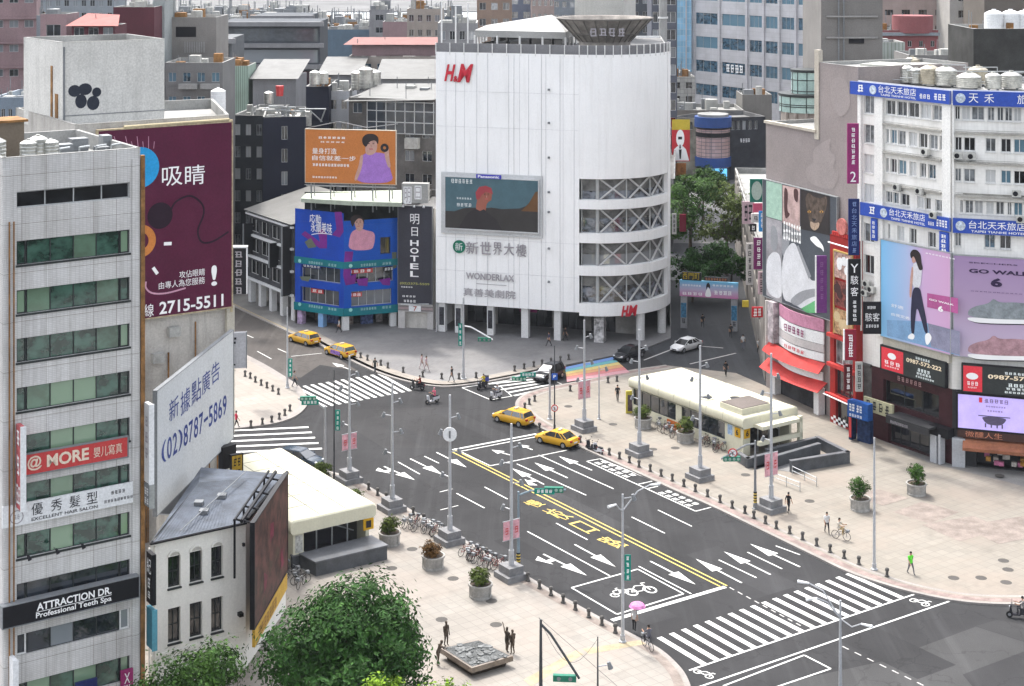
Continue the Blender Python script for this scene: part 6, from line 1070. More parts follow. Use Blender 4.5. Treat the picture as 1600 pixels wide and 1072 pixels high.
lett(sv, fu, [(5, .55+.36*Wc, 3.75+.8*3.2, .55+.7*Wc, 3.75+.93*3.2, d+.02), (8, .55+.38*Wc, 3.75+.68*3.2, .55+.66*Wc, 3.75+.73*3.2, d+.02), (6, .55+.4*Wc, 3.75+.55*3.2, .55+.62*Wc, 3.75+.6*3.2, d+.02)], MATS['print_dark_violet2']); cau([(.29, .8), (.335, .8), (.335, .95), (.29, .95)], 'red_seal', LRED, .02)
sg, d = sign('shop_sign', 'brown sign band with orange characters under the lilac screen', 'sign', fu, .5, 2.85, fu.L-.5, 3.6, M('brown_board', (.06, .03, .025), .5), th=.3, d=.2); lett(sg, fu, [('微醺人生', 1.2, 2.95, 4.6, 3.5, d+.02)], M('orange_lettering', (.5, .2, .12), .5))
flat('shop_sign', 'black sign with two white characters below grimy outdoor units', 1349, 472, 1377, 522, 158.5, BLK, [('駭客', .1, .4, .9, .66), (5, .12, .2, .88, .3), (3, .2, .78, .7, .88)], WTX)
kz = Fr(XY(1329, 160.5), XY(1361, 158.6)); ks = thing('claw_machine_shop', 'bright blue kiosk front with white curls beside the red restaurant', 'kiosk', kz.p(0, 0)); BKZ = M('kiosk_blue', (.015, .075, .27), .5, .2, 2); mb = MB(); mb.fbox(kz, 0, kz.L, 2.5, 4.15, -.3, .5); mb.build('fascia', BKZ, ks); mb = MB(); mb.fbox(kz, 0, .35, .15, 2.5, -.5, .3); mb.fbox(kz, .8, kz.L-.1, .15, 2.45, -.5, 0); mb.build('body', M('kiosk_body', (.014, .03, .08), .4, .5, 3), ks); lett(ks, kz, [(2, .2, 3.1, .9, 3.9, .52), (2, 1.1, 3.1, 1.8, 3.9, .52), (5, .2, 2.6, 1.8, 2.9, .52)], WPL); paint(ks, kz, [(.02, .4), (.34, .4), (.34, 2.4), (.02, 2.4)], .32, RED, 'red_poster')
# ---------------------------------------------------------------- roof of the white hotel
for i, (u, v, Y, r, h, lb) in enumerate(((1398, 121, 168, .85, 1.35, 'brown-tinged tank'), (1416, 122, 166, .8, 1.5, 'slim bright tank'), (1432, 124, 165, .75, 1.3, 'small tank'), (1453, 122, 164, 1.0, 1.6, 'broad yellowish tank'), (1478, 126, 163, 1.15, 1.5, 'broad ribbed tank'), (1514, 127, 160, 1.25, 1.1, 'low fat tank'), (1528, 124, 164, 1.0, 1.5, 'tank behind the low fat one'), (1552, 125, 159, .8, 1.3, 'bright domed tank'), (1580, 127, 160, 1.05, 1.25, 'grey tank near the right edge'), (1425, 112, 176, .9, 1.6, 'tank in the back row'))):
    p = PT(u, v, Y); tank(p.x, p.y, 35.2, r, h, 'steel water tank on the white hotel roof, ' + lb, 'water tanks on the white hotel roof', STAIN if i % 3 else M('stained_steel_warm', (.42, .38, .3), .4, .3, 1.5, metal=.5, streak=.5))
rh = thing('roof_hut', 'pale green hut with a flat slab on the left end of the hotel roof', 'hut', PT(1370, 120, 168)); f = Fr(XY(1353, 168), XY(1393, 166)); mb = MB(); mb.fbox(f, .3, f.L-.6, 35.2, 37.0, -3, 0); mb.build('wall', M('mint_wall', (.3, .4, .36), .8), rh); mb = MB(); mb.fbox(f, -.4, f.L+.3, 37.0, 37.2, -3.5, .5); mb.build('slab', M('slab_grey', (.42, .42, .38), .8), rh)
pp = thing('roof_pipes', 'tangle of bent pipes and rails on the hotel roof', 'pipework', PT(1490, 115, 166)); mb = MB(); rn = random.Random(8)
for i in range(18):
    u = 1395+i*11; a = PT(u, 118, 165-(u-1395)*.03); b = a+Vector((rn.uniform(2, 5), rn.uniform(-.5, .5), 0)); a.z = b.z = 35.3+rn.uniform(.2, 2.2); mb.path([a, b, b+Vector((0, 0, -1))], .05)
mb.build('pipe', STEEL, pp)
bb2, f, zt = stdbld('roof_block', 'sooty black rooftop block behind the hotel roof tanks', 1521, 172, 1640, 45, 10, M('sooty_black_wall', (.05, .05, .048), .9, .4, .3, streak=.4), bare=True, z0=34)
for i, u in enumerate((1553, 1579, 1602)): p = PT(u, 43, 175); tank(p.x, p.y, zt-.7, 1.05, 2.0, 'white plastic tank on the sooty rooftop block, %s' % ('leftmost', 'middle one', 'at the picture edge')[i], 'white tanks on the sooty block', WPL)
# ---------------------------------------------------------------- pedestrian street: both rows, round-cornered building, gate
fp = Fr(Vector((36.5, 262, 0)), Vector((28.75, 182, 0))); o = thing('street_row', 'shabby shop row along the right side of the pedestrian street', 'building', fp.p(fp.L, 0)); ops = [(2+i*6, z, 6+i*6, z+1.7, 3) for i in range(12) for z in (4.2, 7.8, 11.2)]
block(o, [fp.p(0, 0), fp.p(fp.L, 0), fp.p(fp.L, 0, -9), fp.p(0, 0, -9)], 0, 13.0, M('street_row_wall', (.25, .23, .21), .85, .4, .3, streak=.5), ROOFM, {0: ops}, simple=True)
SG = [M('sign_green', (.02, .16, .12)), M('sign_rose', (.55, .1, .18)), M('sign_white', (.55, .52, .5)), M('sign_blue', (.04, .25, .6)), M('sign_plum', (.17, .03, .12)), M('sign_yellow', (.55, .42, .05)), M('sign_red', (.5, .04, .05)), M('sign_pinkwhite', (.5, .36, .4)), BLK]
for u0, v0, u1, v1, Y, c_, lb, it in ((1172, 280, 1193, 316, 186, 0, 'green upright sign with a pale oval emblem high on the street row', None), (1160, 315, 1178, 350, 200, 7, 'pink striped sign left of the rose one on the street row', [(2, .1, .1, .9, .9)]), (1177, 318, 1193, 332, 186, 1, 'small rose square sign on the street row', None), (1174, 334, 1188, 348, 186.2, 2, 'white sign with dark heart ring on the street row', [(1, .25, .25, .75, .75)]), (1186, 330, 1196, 362, 184.5, 3, 'bright blue upright sign nearest the sports advert', [(1, .2, .2+.25*i, .8, .4+.25*i) for i in range(3)]), (1178, 372, 1193, 421, 186, 4, 'plum upright sign with pale characters on the street row', [(1, .25, .1+.22*i, .75, .28+.22*i) for i in range(4)]), (1166, 380, 1177, 445, 195, 2, 'long white upright sign on the street row', [(1, .2, .05+.16*i, .8, .17+.16*i) for i in range(6)]), (1160, 470, 1170, 480, 190, 5, 'small yellow round sign low on the street row', None), (1175, 480, 1192, 496, 185, 6, 'red sign with large strokes low on the street row', [(1, .1, .1, .5, .9), (1, .5, .1, .9, .9)]), (1172, 350, 1182, 362, 187, 8, 'black sign tab below the heart ring sign', [(1, .2, .2, .8, .8)]), (1185, 425, 1194, 460, 184, 7, 'pale upright sign above the red stroke sign', [(1, .2, .1+.3*i, .8, .35+.3*i) for i in range(3)]), (1196, 470, 1216, 545, 178, 2, 'white and orange poster column left of the pink fascia', [(2, .1, .5, .9, .8), (1, .2, .1, .8, .4)])):
    o = flat('blade_sign', lb, u0, v0, u1, v1, Y, SG[c_], it, DTX if c_ in (2, 7) else WTX)
    if c_ == 0: mb = MB(); c = PT(1182.5, 298, Y-.02); mb.add([c+Vector((.62*math.cos(i*PI/10), -.02, 1.1*math.sin(i*PI/10))) for i in range(20)], [list(range(20))]); mb.build('oval_emblem', M('pale_green', (.4, .5, .45)), o, recalc=False)
fl2 = Fr(Vector((21.5, 215, 0)), Vector((30.5, 300, 0))); o = thing('street_row', 'dark shop row hidden beyond the white store on the pedestrian street', 'building', fl2.p(70, 0)); ops = [(44+i*5, z, 48+i*5, z+1.8, 2) for i in range(8) for z in (4, 7.5)]; block(o, [fl2.p(42, 0), fl2.p(42, 0, -1), fl2.p(fl2.L, 0, -1), fl2.p(fl2.L, 0)], 0, 12, DKW, ROOFD)
o = flat('shop_sign', 'red and yellow restaurant sign with a white portrait beside the white store', 1050, 190, 1078, 252, 292, SG[6], None); g = Fr(XY(1050, 292), XY(1078, 292)); W_ = g.L; z0, z1 = zz(252, 292), zz(190, 292); paint(o, g, [(0, z1-1.5), (W_, z1-1.5), (W_, z1+.4), (0, z1+.4)], .02, SG[5], 'yellow_top'); paint(o, g, [(W_*x, z0+(z1-z0)*y) for x, y in [(.46+.23*math.cos(i*PI/8), .58+.22*math.sin(i*PI/8)) for i in range(16)]], .03, WTX, 'portrait'); paint(o, g, [(W_*x, z0+(z1-z0)*y) for x, y in ((.0, .02), (.95, .02), (.78, .3), (.6, .38), (.3, .38), (.12, .3))], .025, WTX, 'white_suit'); paint(o, g, [(W_*x, z0+(z1-z0)*y) for x, y in ((.38, .3), (.54, .3), (.5, .06), (.42, .06))], .045, DTX, 'bow_tie'); paint(o, g, [(W_*x, z0+(z1-z0)*y) for x, y in ((.34, .62), (.56, .62), (.56, .55), (.34, .55))], .04, DTX, 'glasses'); paint(o, g, [(W_*x, z0+(z1-z0)*y) for x, y in ((.4, .32), (.5, .32), (.48, .42), (.42, .42))], .04, DTX, 'beard')
flat('shop_sign', 'orange-brown food picture sign under the portrait sign', 1050, 255, 1072, 282, 290, M('food_orange', (.3, .12, .04), .5, .6, 1), None)
flat('blade_sign', 'small white upright sign with dark strokes at the white store\'s street side', 1050, 334, 1057, 366, 225, SG[2], [(1, .2, .1+.22*i, .8, .28+.22*i) for i in range(4)], DTX); flat('shop_sign', 'dark red hanging sign among the street trees', 1062, 335, 1072, 362, 236, M('sign_crimson', (.2, .02, .04)), None)
# round-cornered building at the end of the street
rc = thing('round_corner_building', 'building with a round pink-panelled blue-banded corner closing the street', 'building', PT(1114, 290, 331)); cxy = XY(1114, 336); r_ = 3.55; 
def drum(z0, z1, r, mat, nm, par): mb = MB(); mb.lathe((cxy.x, cxy.y, 0), [(r, z0), (r, z1)], 28); return mb.build(nm, mat, par)
zf = lambda v: zz(v, 333)
BLD = M('blue_band_tile', (.03, .07, .22), .5, .15); PNKP = TILE('pink_panel', (.42, .29, .28), (.12, .12, .14), 1.0, .75, .06, .5, .1, .1)
drum(0, zf(264), r_, DK2, 'base_drum', rc); drum(zf(247), zf(262), r_+.25, BLD, 'blue_band', rc); drum(zf(262)-.1, zf(203), r_, PNKP, 'panelled_drum', rc); drum(zf(215), zf(208), r_+.12, BLK, 'black_band', rc); drum(zf(200), zf(184), r_+.35, BLD, 'blue_band', rc); drum(zf(184), zf(180), r_-.3, ROOFM, 'roof_drum', rc)
f = Fr(XY(1050, 340), XY(1089, 336)); block(rc, [f.p(0, 0), f.p(f.L, 0), f.p(f.L, 0, -12), f.p(0, 0, -12)], 0, zf(188), M('street_end_wall', (.2, .19, .16), .8, .4, .4, streak=.3), ROOFD, {0: [(.4+i*1.25, zf(206), 1.4+i*1.25, zf(194)) for i in range(4)]}, simple=True); f2 = Fr(XY(1139, 336), XY(1196, 338)); block(rc, [f2.p(0, 0), f2.p(f2.L, 0), f2.p(f2.L, 0, -12), f2.p(0, 0, -12)], 0, zf(186), M('street_end_dark', (.04, .042, .05), .7, .3, .5), ROOFD, {0: [(.4+i*1.3, zf(206), 1.3+i*1.3, zf(192)) for i in range(5)]}, simple=True); mb = MB(); mb.strokes(f2, *f2.px(1156, 223), *f2.px(1172, 216), 4, .05); mb.build('lettering', WTX, rc, recalc=False)
o = flat('video_screen', 'bright sky-blue screen above the street trees', 1095, 264, 1136, 282, 326, SCR('skyblue_screen', (.12, .42, .75), .35), None, cat='screen')
# gate with advertising banner over the street
gt = Fr(XY(1062, 207), XY(1153, 205)); gz = lambda v: zz(v, 206); ga = thing('street_gate', 'street gateway with a blue and pink banner and yellow letters', 'gateway', gt.p(gt.L/2, 0)); mb = MB(); mb.fbox(gt, 0, gt.L, gz(465), gz(440), -.5, 0); ban = mb.build('banner', grad('print_banner', [(0, (.5, .16, .34)), (.45, (.42, .36, .5)), (1, (.1, .4, .62))], True), ga)
for a0, a1 in ((.0, 1.0), (gt.L-1.0, gt.L)): mb = MB(); mb.fbox(gt, a0+.1, a1-.1, 0, gz(466), -.6, -.1); po = mb.build('post', M('gate_post', (.3, .3, .31), .6), ga); paint(po, gt, [(a0+.15, 1.4), (a1-.15, 1.4), (a1-.15, 3.3), (a0+.15, 3.3)], -.08, M('post_blue', (.06, .2, .34), .5, .5, 3), 'poster'); mb = MB(); mb.strokes(gt, a0+.2, .6, a1-.2, 1.3, 1, -.07); mb.build('lettering', DTX, po, recalc=False)
lett(ga, gt, [('西', .4, gz(438), 1.0, gz(428), .0), ('門', 1.15, gz(438), 1.8, gz(428), .0), ('町', 1.95, gz(438), 2.6, gz(428), .0)], M('gate_yellow', (.55, .4, .02), .5), 'letters'); mb = MB(); mb.fbox(gt, .3, 2.8, gz(440), gz(427), -.3, -.05); mb.fbox(gt, 3.2, 6.2, gz(439), gz(433), -.3, -.05); mb.build('letter_backing', DK2, ga); lett(ga, gt, [(8, 3.3, gz(438), 6.1, gz(434), .0)], M('gate_orange', (.5, .2, .1), .5), 'small_letters'); lett(ban, gt, [(7, .3, gz(449), 2.8, gz(446), .02), (6, 4.2, gz(447), 7, gz(444), .02), (4, 4.4, gz(460), 6.8, gz(453), .02), (4, .3, gz(463), 3, gz(458), .02)], WTX); paint(ban, gt, [(gt.L*.43, gz(464)), (gt.L*.55, gz(464)), (gt.L*.53, gz(454)), (gt.L*.5, gz(449)), (gt.L*.46, gz(453))], .03, WTX, 'printed_figure'); paint(ban, gt, [(gt.L*.455, gz(455)), (gt.L*.46, gz(444)), (gt.L*.5, gz(441)), (gt.L*.53, gz(446)), (gt.L*.52, gz(452)), (gt.L*.5, gz(448)), (gt.L*.475, gz(449))], .04, HAIRP, 'hair')
# ================================================================ background city
def bm_(k, c, **kw): return M(k, [x*.76 for x in c], .85, kw.pop('var', .12), .3, streak=kw.pop('streak', .3), **kw)
PNKB = bm_('faded_pink_wall', (.36, .25, .26)); GRB = bm_('blue_grey_wall', (.3, .33, .36)); BEI = bm_('beige_wall', (.42, .37, .33)); GR2 = bm_('grey_wall', (.29, .29, .3)); MRN2 = bm_('maroon_wall', (.13, .045, .058)); DKB = bm_('dark_slate_wall', (.09, .1, .115)); WHB = bm_('white_wall', (.4, .4, .39), streak=.6); RSB = bm_('rose_wall', (.3, .11, .115)); GNB = bm_('green_slat_wall', (.3, .38, .32)); PKB = bm_('pale_pink_wall', (.44, .35, .32))
X_ = Vector((1, 0, 0)); XS = Vector((.97, -.2, 0)).normalized()
o, f, zt = stdbld('apartment_building', 'tall faded pink apartment tower at the top left corner', -14, 215, 57, -22, 14, PNKB, d=Vector((1, .25, 0)).normalized(), floors=6, cols=3, wfrac=.6, hfrac=.3)
mb = MB(); [mb.fbox(f, -.1, f.L+.1, zt-1.2-3.3*k, zt-1.0-3.3*k, 0, .5) for k in range(7)]; mb.build('balcony_ledge', PNKB, o)
stdbld('low_building', 'low blue-roofed building between the pink tower and the graffiti block', -12, 185, 55, 152, 10, bm_('roof_blue_wall', (.22, .27, .33)), d=X_, floors=1, cols=6, hfrac=.5, rm=bm_('pale_blue_roof', (.42, .47, .52)))
stdbld('grey_building', 'wide blue-grey office block far behind the maroon tower', 57, 420, 178, -8, 14, GRB, d=X_, floors=4, cols=9, hfrac=.5)
stdbld('pink_building', 'pink stair block just behind the white graffiti block', 63, 205, 104, 22, 6, PNKB, d=X_, floors=1, cols=1, z0=20); stdbld('pink_building', 'narrow ribbed grey-blue panel block beside the pink stair block', 57, 207, 66, 24, 5, GRB, d=X_, bare=True, z0=20)
o, f, zt = stdbld('red_roof_hut', 'rooftop hut under a red sheet roof behind the graffiti block', 112, 203, 180, 40, 6, MRN2, d=X_, floors=1, cols=3, z0=20, hfrac=.5, wfrac=.7, fh_=2.6, top=.1); mb = MB(); mb.poly([f.p(-.6, zt+.0, .9), f.p(f.L+.6, zt+.0, .9), f.p(f.L-.4, zt+1.2, -4), f.p(1, zt+1.4, -4)]); mb.build('sheet_roof', M('red_sheet_roof', (.26, .055, .045), .6, .2, 1), o, recalc=False)
stdbld('maroon_building', 'plain maroon block behind the red-roofed hut', 177, 225, 241, 11, 10, MRN2, d=X_, bare=True); stdbld('grey_building', 'slim pale grey shaft right of the maroon block', 239, 230, 257, -10, 8, bm_('pale_shaft', (.4, .43, .43)), d=X_, bare=True)
o, f, zt = stdbld('grey_building', 'beige-grey rooftop storey with one dark opening, right of the slim shaft', 255, 235, 338, 27, 10, bm_('beige_grey_wall', (.3, .285, .27)), d=X_, bare=True); mb = MB(); mb.fbox(f, f.L*.24, f.L*.62, zt-2.9, zt-1.4, .01, .04); mb.build('opening', BLK, o, recalc=False); mb = MB(); [mb.fbox(f, f.L*.4+k*.35, f.L*.4+k*.35+.18, zt-5.2, zt-3.6, .01, .12) for k in range(9)]; mb.build('louvre', WHB, o)
o, f, zt = stdbld('grey_building', 'cluttered back building with pale balconies under the beige-grey storey', 258, 222, 348, 98, 10, bm_('mid_grey_wall', (.22, .22, .22)), d=X_, floors=3, cols=4, hfrac=.4, gm=G_BLUE); mb = MB(); [mb.fbox(f, 2+k*3, 4.6+k*3, zt-3.6-j*3.2, zt-2.9-j*3.2, 0, .8) for k in range(2) for j in range(2)]; mb.build('balcony', WHB, o)  # back building wall in a streaked mid grey
stdbld('green_building', 'pale green ribbed sheet block behind the charcoal building', 345, 262, 388, 103, 8, TILE('green_ribs', (.3, .4, .33), (.12, .16, .14), .35, 30, .05, .6, .1, .3), d=X_, bare=True); tank(*PT(341, 182, 214), 1.0, 3.2, 'tall white water tank beside the green ribbed block', None, WPL)
def slabs(name, label, u0, Y, u1, vt, n, hgt, mat, dep=14):
    f = Fr(XY(u0, Y), XY(u1, Y)); zt = zz(vt, Y); o = thing(name, label, 'building', f.p(f.L/2, 0)); mb = MB(); mb.fbox(f, 0, f.L, 0, zt, -dep, 0); mb.build('wall', mat, o)
    for k in range(n): mb = MB(); mb.fbox(f, -.8, f.L+.8, zt-k*hgt-.9, zt-k*hgt, .02, 1.3); mb.build('balcony_band', GR2, o); mb = MB(); mb.fbox(f, .5, f.L-.5, zt-k*hgt-hgt+.35, zt-k*hgt-1.4, .02, .06); mb.build('window', G_DARK, o)
    return o
slabs('office_block', 'wide dark office block with long horizontal balcony bands, top left of centre', 345, 330, 500, 34, 5, 4.4, DKB); slabs('office_block', 'stepped dark upper storeys on the far banded office block', 398, 350, 486, 24, 2, 4, DKB); slabs('office_block', 'grey banded block behind the beige-grey storey', 300, 300, 362, 60, 4, 4.0, bm_('mid_slate_wall', (.17, .18, .19)))
o, f, zt = stdbld('long_building', 'long pink-roofed old building in the middle distance left of the white store', 545, 300, 684, 88, 14, BEI, d=X_, floors=2, cols=7, hfrac=.45, gm=G_BLUE); mb = MB(); mb.fbox(f, .5, f.L, zt, zt+2.2, -10, -1); mb.fbox(f, f.L*.45, f.L*.68, zt+.2, zt+1.9, -1, -.8); mb.build('upper_storey', PNKB, o); mb = MB(); mb.poly([f.p(-1, zt+2.2, .5), f.p(f.L+1, zt+2.2, .5), f.p(f.L, zt+3.0, -10), f.p(0, zt+3.0, -10)]); mb.build('pink_roof', M('pink_roof', (.2, .085, .075), .7, .15, .5), o, recalc=False)
stdbld('grey_building', 'slim grey stair tower by the river, left of the rose block', 577, 420, 609, 15, 10, GR2, d=X_, floors=3, cols=1, wfrac=.4); stdbld('rose_building', 'small rose-coloured block in front of the river', 598, 390, 636, 34, 12, PNKB, d=X_, bare=True); stdbld('low_building', 'low shed with a steel-blue wall near the river', 505, 430, 578, 46, 12, bm_('steel_blue_wall', (.13, .19, .25)), d=X_, bare=True, rm=WHB)
stdbld('grey_building', 'beige office tower left of the white store roof', 636, 360, 690, 14, 12, BEI, d=X_, floors=4, cols=4); stdbld('grey_building', 'grey louvred block beside the masts behind the white store', 684, 270, 745, 36, 10, GR2, d=X_, floors=3, cols=4); stdbld('grey_building', 'orange-grey block behind the store\'s tent roof', 745, 330, 800, -6, 12, bm_('orange_grey_wall', (.33, .24, .19)), d=X_, floors=3, cols=3)
stdbld('blue_building', 'smoky blue block left of the pinkish one behind the store roof', 795, 380, 832, -12, 12, bm_('smoky_blue_wall', (.2, .23, .3)), d=X_, floors=3, cols=2); stdbld('pink_building', 'pinkish block with dark window rows behind the store roof', 830, 370, 866, -10, 12, PKB, d=X_, floors=4, cols=4, gm=G_BLACK); stdbld('blue_building', 'pale blue-grey block left of the stair tower', 864, 400, 900, -6, 12, GRB, d=X_, floors=3, cols=3); stdbld('grey_building', 'dark grey block right of the stair tower', 972, 360, 1030, -14, 12, DKB, d=X_, floors=4, cols=4)
stdbld('grey_building', 'dark windowed block beside the blue glass strip', 1018, 300, 1058, -20, 10, bm_('charcoal_blue_wall', (.13, .14, .17)), d=X_, floors=9, cols=2, wfrac=.8, hfrac=.6, fm=WHF); p = PT(1036, 20, 292); o = thing('vent_pipe', 'thick white vent pipe rising behind the store\'s rounded corner', 'pipe', Vector((p.x, p.y, 30))); mb = MB(); mb.tube((p.x, p.y, 30), (p.x, p.y, 56), .75, n=12); mb.build('pipe', WHB, o); mb = MB(); [mb.tube((p.x, p.y, z), (p.x, p.y, z+.3), .9, n=12) for z in (36, 44, 52)]; mb.build('collar', WHF, o)
# blue-windowed office building
fo2 = line(1083, 420, -D1, 1274); L = fo2.L; zt = 72; ob2 = thing('office_building', 'large pale office building with rows of blue windows behind the store', 'building', fo2.p(0, 0)); u2 = lambda u: fo2.px(u, 60)[0]; ops = []
PALT = TILE('pale_office_tile', (.46, .46, .48), (.36, .36, .38), 2.4, 1.1, .03, .5, .04, .12); 
rowtops = [zz(19-36.7*1.0+36.7*k, 420) for k in range(5)]
for zt_ in rowtops:
    for a, b in ((1087, 1121), (1128, 1164), (1171, 1191), (1196, 1215), (1221, 1241), (1247, 1268)): ops.append((u2(a), zt_-3.0, u2(b), zt_, 3, 1, G_BLUE))
block(ob2, [fo2.p(0, 0), fo2.p(L, 0), fo2.p(L, 0, -18), fo2.p(0, 0, -18)], 0, zt, PALT, ROOFM, {0: ops}, rec=.2, fm=ALU, simple=True); mb = MB()
for a in (1084, 1124.5, 1167.5, 1193.5, 1218, 1244, 1271): mb.fbox(fo2, u2(a)-.35, u2(a)+.35, 0, zt, 0, .35)
mb.build('pilaster', PALT, ob2); a, z = fo2.px(1134, 97); mb = MB(); mb.strokes(fo2, u2(1134), rowtops[3]-2.6, u2(1162), rowtops[3]-.4, 4, .05); mb.build('lettering', WTX, ob2, recalc=False)
mb = MB(); g = Fr(XY(1057, 420), XY(1080, 419)); mb.fbox(g, 0, g.L, zz(112, 420), 72, -8, 0); o = thing('glass_shaft', 'light blue glass shaft at the left end of the pale office building', 'building', g.p(0, zz(112, 420))); mb.build('glass', TILE('blue_glass_tile', (.22, .42, .58), (.38, .5, .58), .85, 1.5, .05, .15, .15, .05), o); mb = MB(); mb.fbox(g, g.L*.62, g.L*.7, zz(112, 420), 72, 0, .2); mb.fbox(g, 0, g.L, 0, zz(112, 420), -8, -.3); mb.build('wall', PALT, o)
stdbld('grey_building', 'small grey tiled building below the blue glass shaft', 1048, 385, 1086, 120, 8, TILE('small_grey_tile', (.38, .38, .36), (.2, .2, .2), .9, .9, .04, .6, .1, .4), d=X_, floors=2, cols=2, gm=G_BLACK); stdbld('grey_building', 'weathered concrete annex right of the round-cornered building', 1160, 355, 1206, 148, 10, bm_('annex_wall', (.26, .25, .23), streak=.6), d=X_, bare=True); stdbld('low_building', 'dusty low roofs between the store and the round-cornered building', 1048, 350, 1162, 172, 14, bm_('dusty_wall', (.24, .22, .2), streak=.6), d=X_, floors=2, cols=8, gm=G_BLACK)
gcx = XY(1262, 187); gc = thing('glass_rotunda', 'two-tiered rounded green glass bay beside the mauve blind wall', 'building', gcx); GG = M('mint_glass', (.36, .5, .46), .2, .2, .6, spec=.7)
for r, v0, v1 in ((1.9, 112, 150), (3.3, 149, 173)):
    mb = MB(); mb.lathe((gcx.x, gcx.y, 0), [(r, zz(v1, 187)), (r, zz(v0, 187))], 24); mb.build('glass_drum', GG, gc); mb = MB(); [mb.lathe((gcx.x, gcx.y, 0), [(r+.03, zz(v, 187)-.05), (r+.06, zz(v, 187)), (r+.03, zz(v, 187)+.05)], 24, cap=False) for v in (v0+12, v1-9)]; mb.lathe((gcx.x, gcx.y, 0), [(r+.12, zz(v0, 187)), (r+.12, zz(v0, 187)+.3)], 24); [mb.box(gcx.x+r*math.cos(t)-.04, gcx.x+r*math.cos(t)+.04, gcx.y+r*math.sin(t)-.06, gcx.y+r*math.sin(t)+.04, zz(v1, 187), zz(v0, 187)) for t in (-1.2, -1.8, -2.4, -2.9)]; mb.build('frame', DARKF, gc)
mb = MB(); mb.lathe((gcx.x, gcx.y, 0), [(3.1, 25), (3.1, zz(173, 187))], 24); [mb.tube((gcx.x+3.2*math.cos(t), gcx.y+3.2*math.sin(t), 25), (gcx.x+3.2*math.cos(t), gcx.y+3.2*math.sin(t), zz(173, 187)), .22, n=6) for t in (-1, -1.4, -1.8, -2.2, -2.6)]; mb.build('base_drum', BEI, gc)
stdbld('apartment_building', 'tall pale pink apartment slab at the top right', 1376, 330, 1534, -20, 14, PKB, d=X_, floors=6, cols=6, wcols=3, wfrac=.5, hfrac=.35, gm=G_BLACK, fm=bm_('brown_frame', (.2, .14, .12))); stdbld('apartment_building', 'white-grey apartment wing right of the pale pink slab', 1484, 320, 1560, -20, 14, bm_('white_grey_wing', (.5, .48, .45)), d=X_, floors=6, cols=2, wfrac=.3, gm=G_BLACK); stdbld('brown_building', 'tall brown block at the top right edge', 1538, 300, 1660, -30, 14, bm_('brown_grey_wall', (.17, .15, .13)), d=X_, bare=True)
o, f, zt = stdbld('rose_building', 'rose-red building with a curved cornice in front of the pale pink slab', 1377, 260, 1466, 47, 10, RSB, d=X_, floors=3, cols=5, wfrac=.35, hfrac=.3, gm=G_BLACK, top=1.6); mb = MB(); c = f.p(f.L*.6, 0, -2); mb.lathe((c.x, c.y, 0), [(3.3, zt-.5), (3.3, zt+2.3)], 20); mb.build('round_storey', RSB, o); mb = MB(); mb.fbox(f, -.3, f.L+.2, zt-.9, zt-.4, 0, .5); mb.build('cornice', GRB, o)
stdbld('low_building', 'greenish ribbed sheet shed behind the hotel roof hut', 1377, 215, 1414, 66, 6, TILE('shed_ribs', (.36, .4, .37), (.2, .22, .2), .5, 40, .06, .6, .1, .3), d=X_, bare=True, z0=25); stdbld('low_building', 'low pale-roofed clutter of sheds behind the hotel tanks', 1420, 205, 1520, 86, 8, bm_('shed_grey', (.3, .29, .28)), d=X_, floors=1, cols=6, z0=25, gm=G_BLUE, rm=WHB)
# rooftop clutter left of the store
for i, (u, v, Y, r, h) in enumerate(((492, 128, 238, .8, 1.8), (560, 136, 246, 1.1, 2.6), (572, 134, 244, 1.1, 2.9), (584, 136, 246, 1.1, 2.7), (420, 158, 236, .7, 1.6), (505, 127, 240, .8, 1.6))):
    p = PT(u, v, Y); tank(p.x, p.y, p.z-.6, r, h, 'steel tank on the roofs left of the white store, %s' % ('beside the navy block', 'left of the tall trio', 'middle of the tall trio', 'right of the tall trio', 'over the pale-roofed shophouse', 'right of the navy block tank')[i], 'steel tanks on the middle roofs', STAIN)
uc = thing('roof_plant', 'heap of ducts, chillers and pipes on the navy building roof', 'rooftop machinery', PT(440, 180, 236)); mb = MB(); rn = random.Random(12)
for i in range(22): p = PT(408+rn.random()*68, 181, 234+rn.random()*9); s_ = rn.uniform(.5, 1.4); mb.box(p.x, p.x+s_*1.2, p.y, p.y+s_, p.z-1.5, p.z-1+s_*1.3)
mb.build('chiller', [M('chiller_white', (.42, .42, .4), .6, .4, 2, streak=.4)], uc); mb = MB()
for i in range(12): p = PT(410+rn.random()*60, 175-rn.random()*10, 234); mb.path([p, p+Vector((rn.uniform(1, 4), 0, 0)), p+Vector((3, 1, -2))], .1)
mb.build('pipe', STEEL, uc); mb = MB(); p = PT(437, 150, 234); mb.tube(p, p+Vector((0, 0, 1.5)), .5, .62); mb.build('red_bucket', RED, uc)
sd_ = thing('low_building', 'white sheet-roofed sheds stacked behind the navy blocks', 'building', PT(440, 130, 262)); mb = MB()
for u0, u1, v, Y in ((395, 462, 118, 262), (500, 560, 112, 285), (590, 682, 118, 262)): a, b = PT(u0, v, Y), PT(u1, v, Y); mb.box(a.x, b.x, Y, Y+14, 0, a.z-.6); mb.poly([Vector((a.x-.5, Y-.6, a.z-.5)), Vector((b.x+.5, Y-.6, a.z-.5)), Vector((b.x+.5, Y+15, a.z+1.6)), Vector((a.x-.5, Y+15, a.z+1.6))], 1)
mb.build('wall', [GR2, MATS['pale_sheet_roof']], sd_, recalc=False)
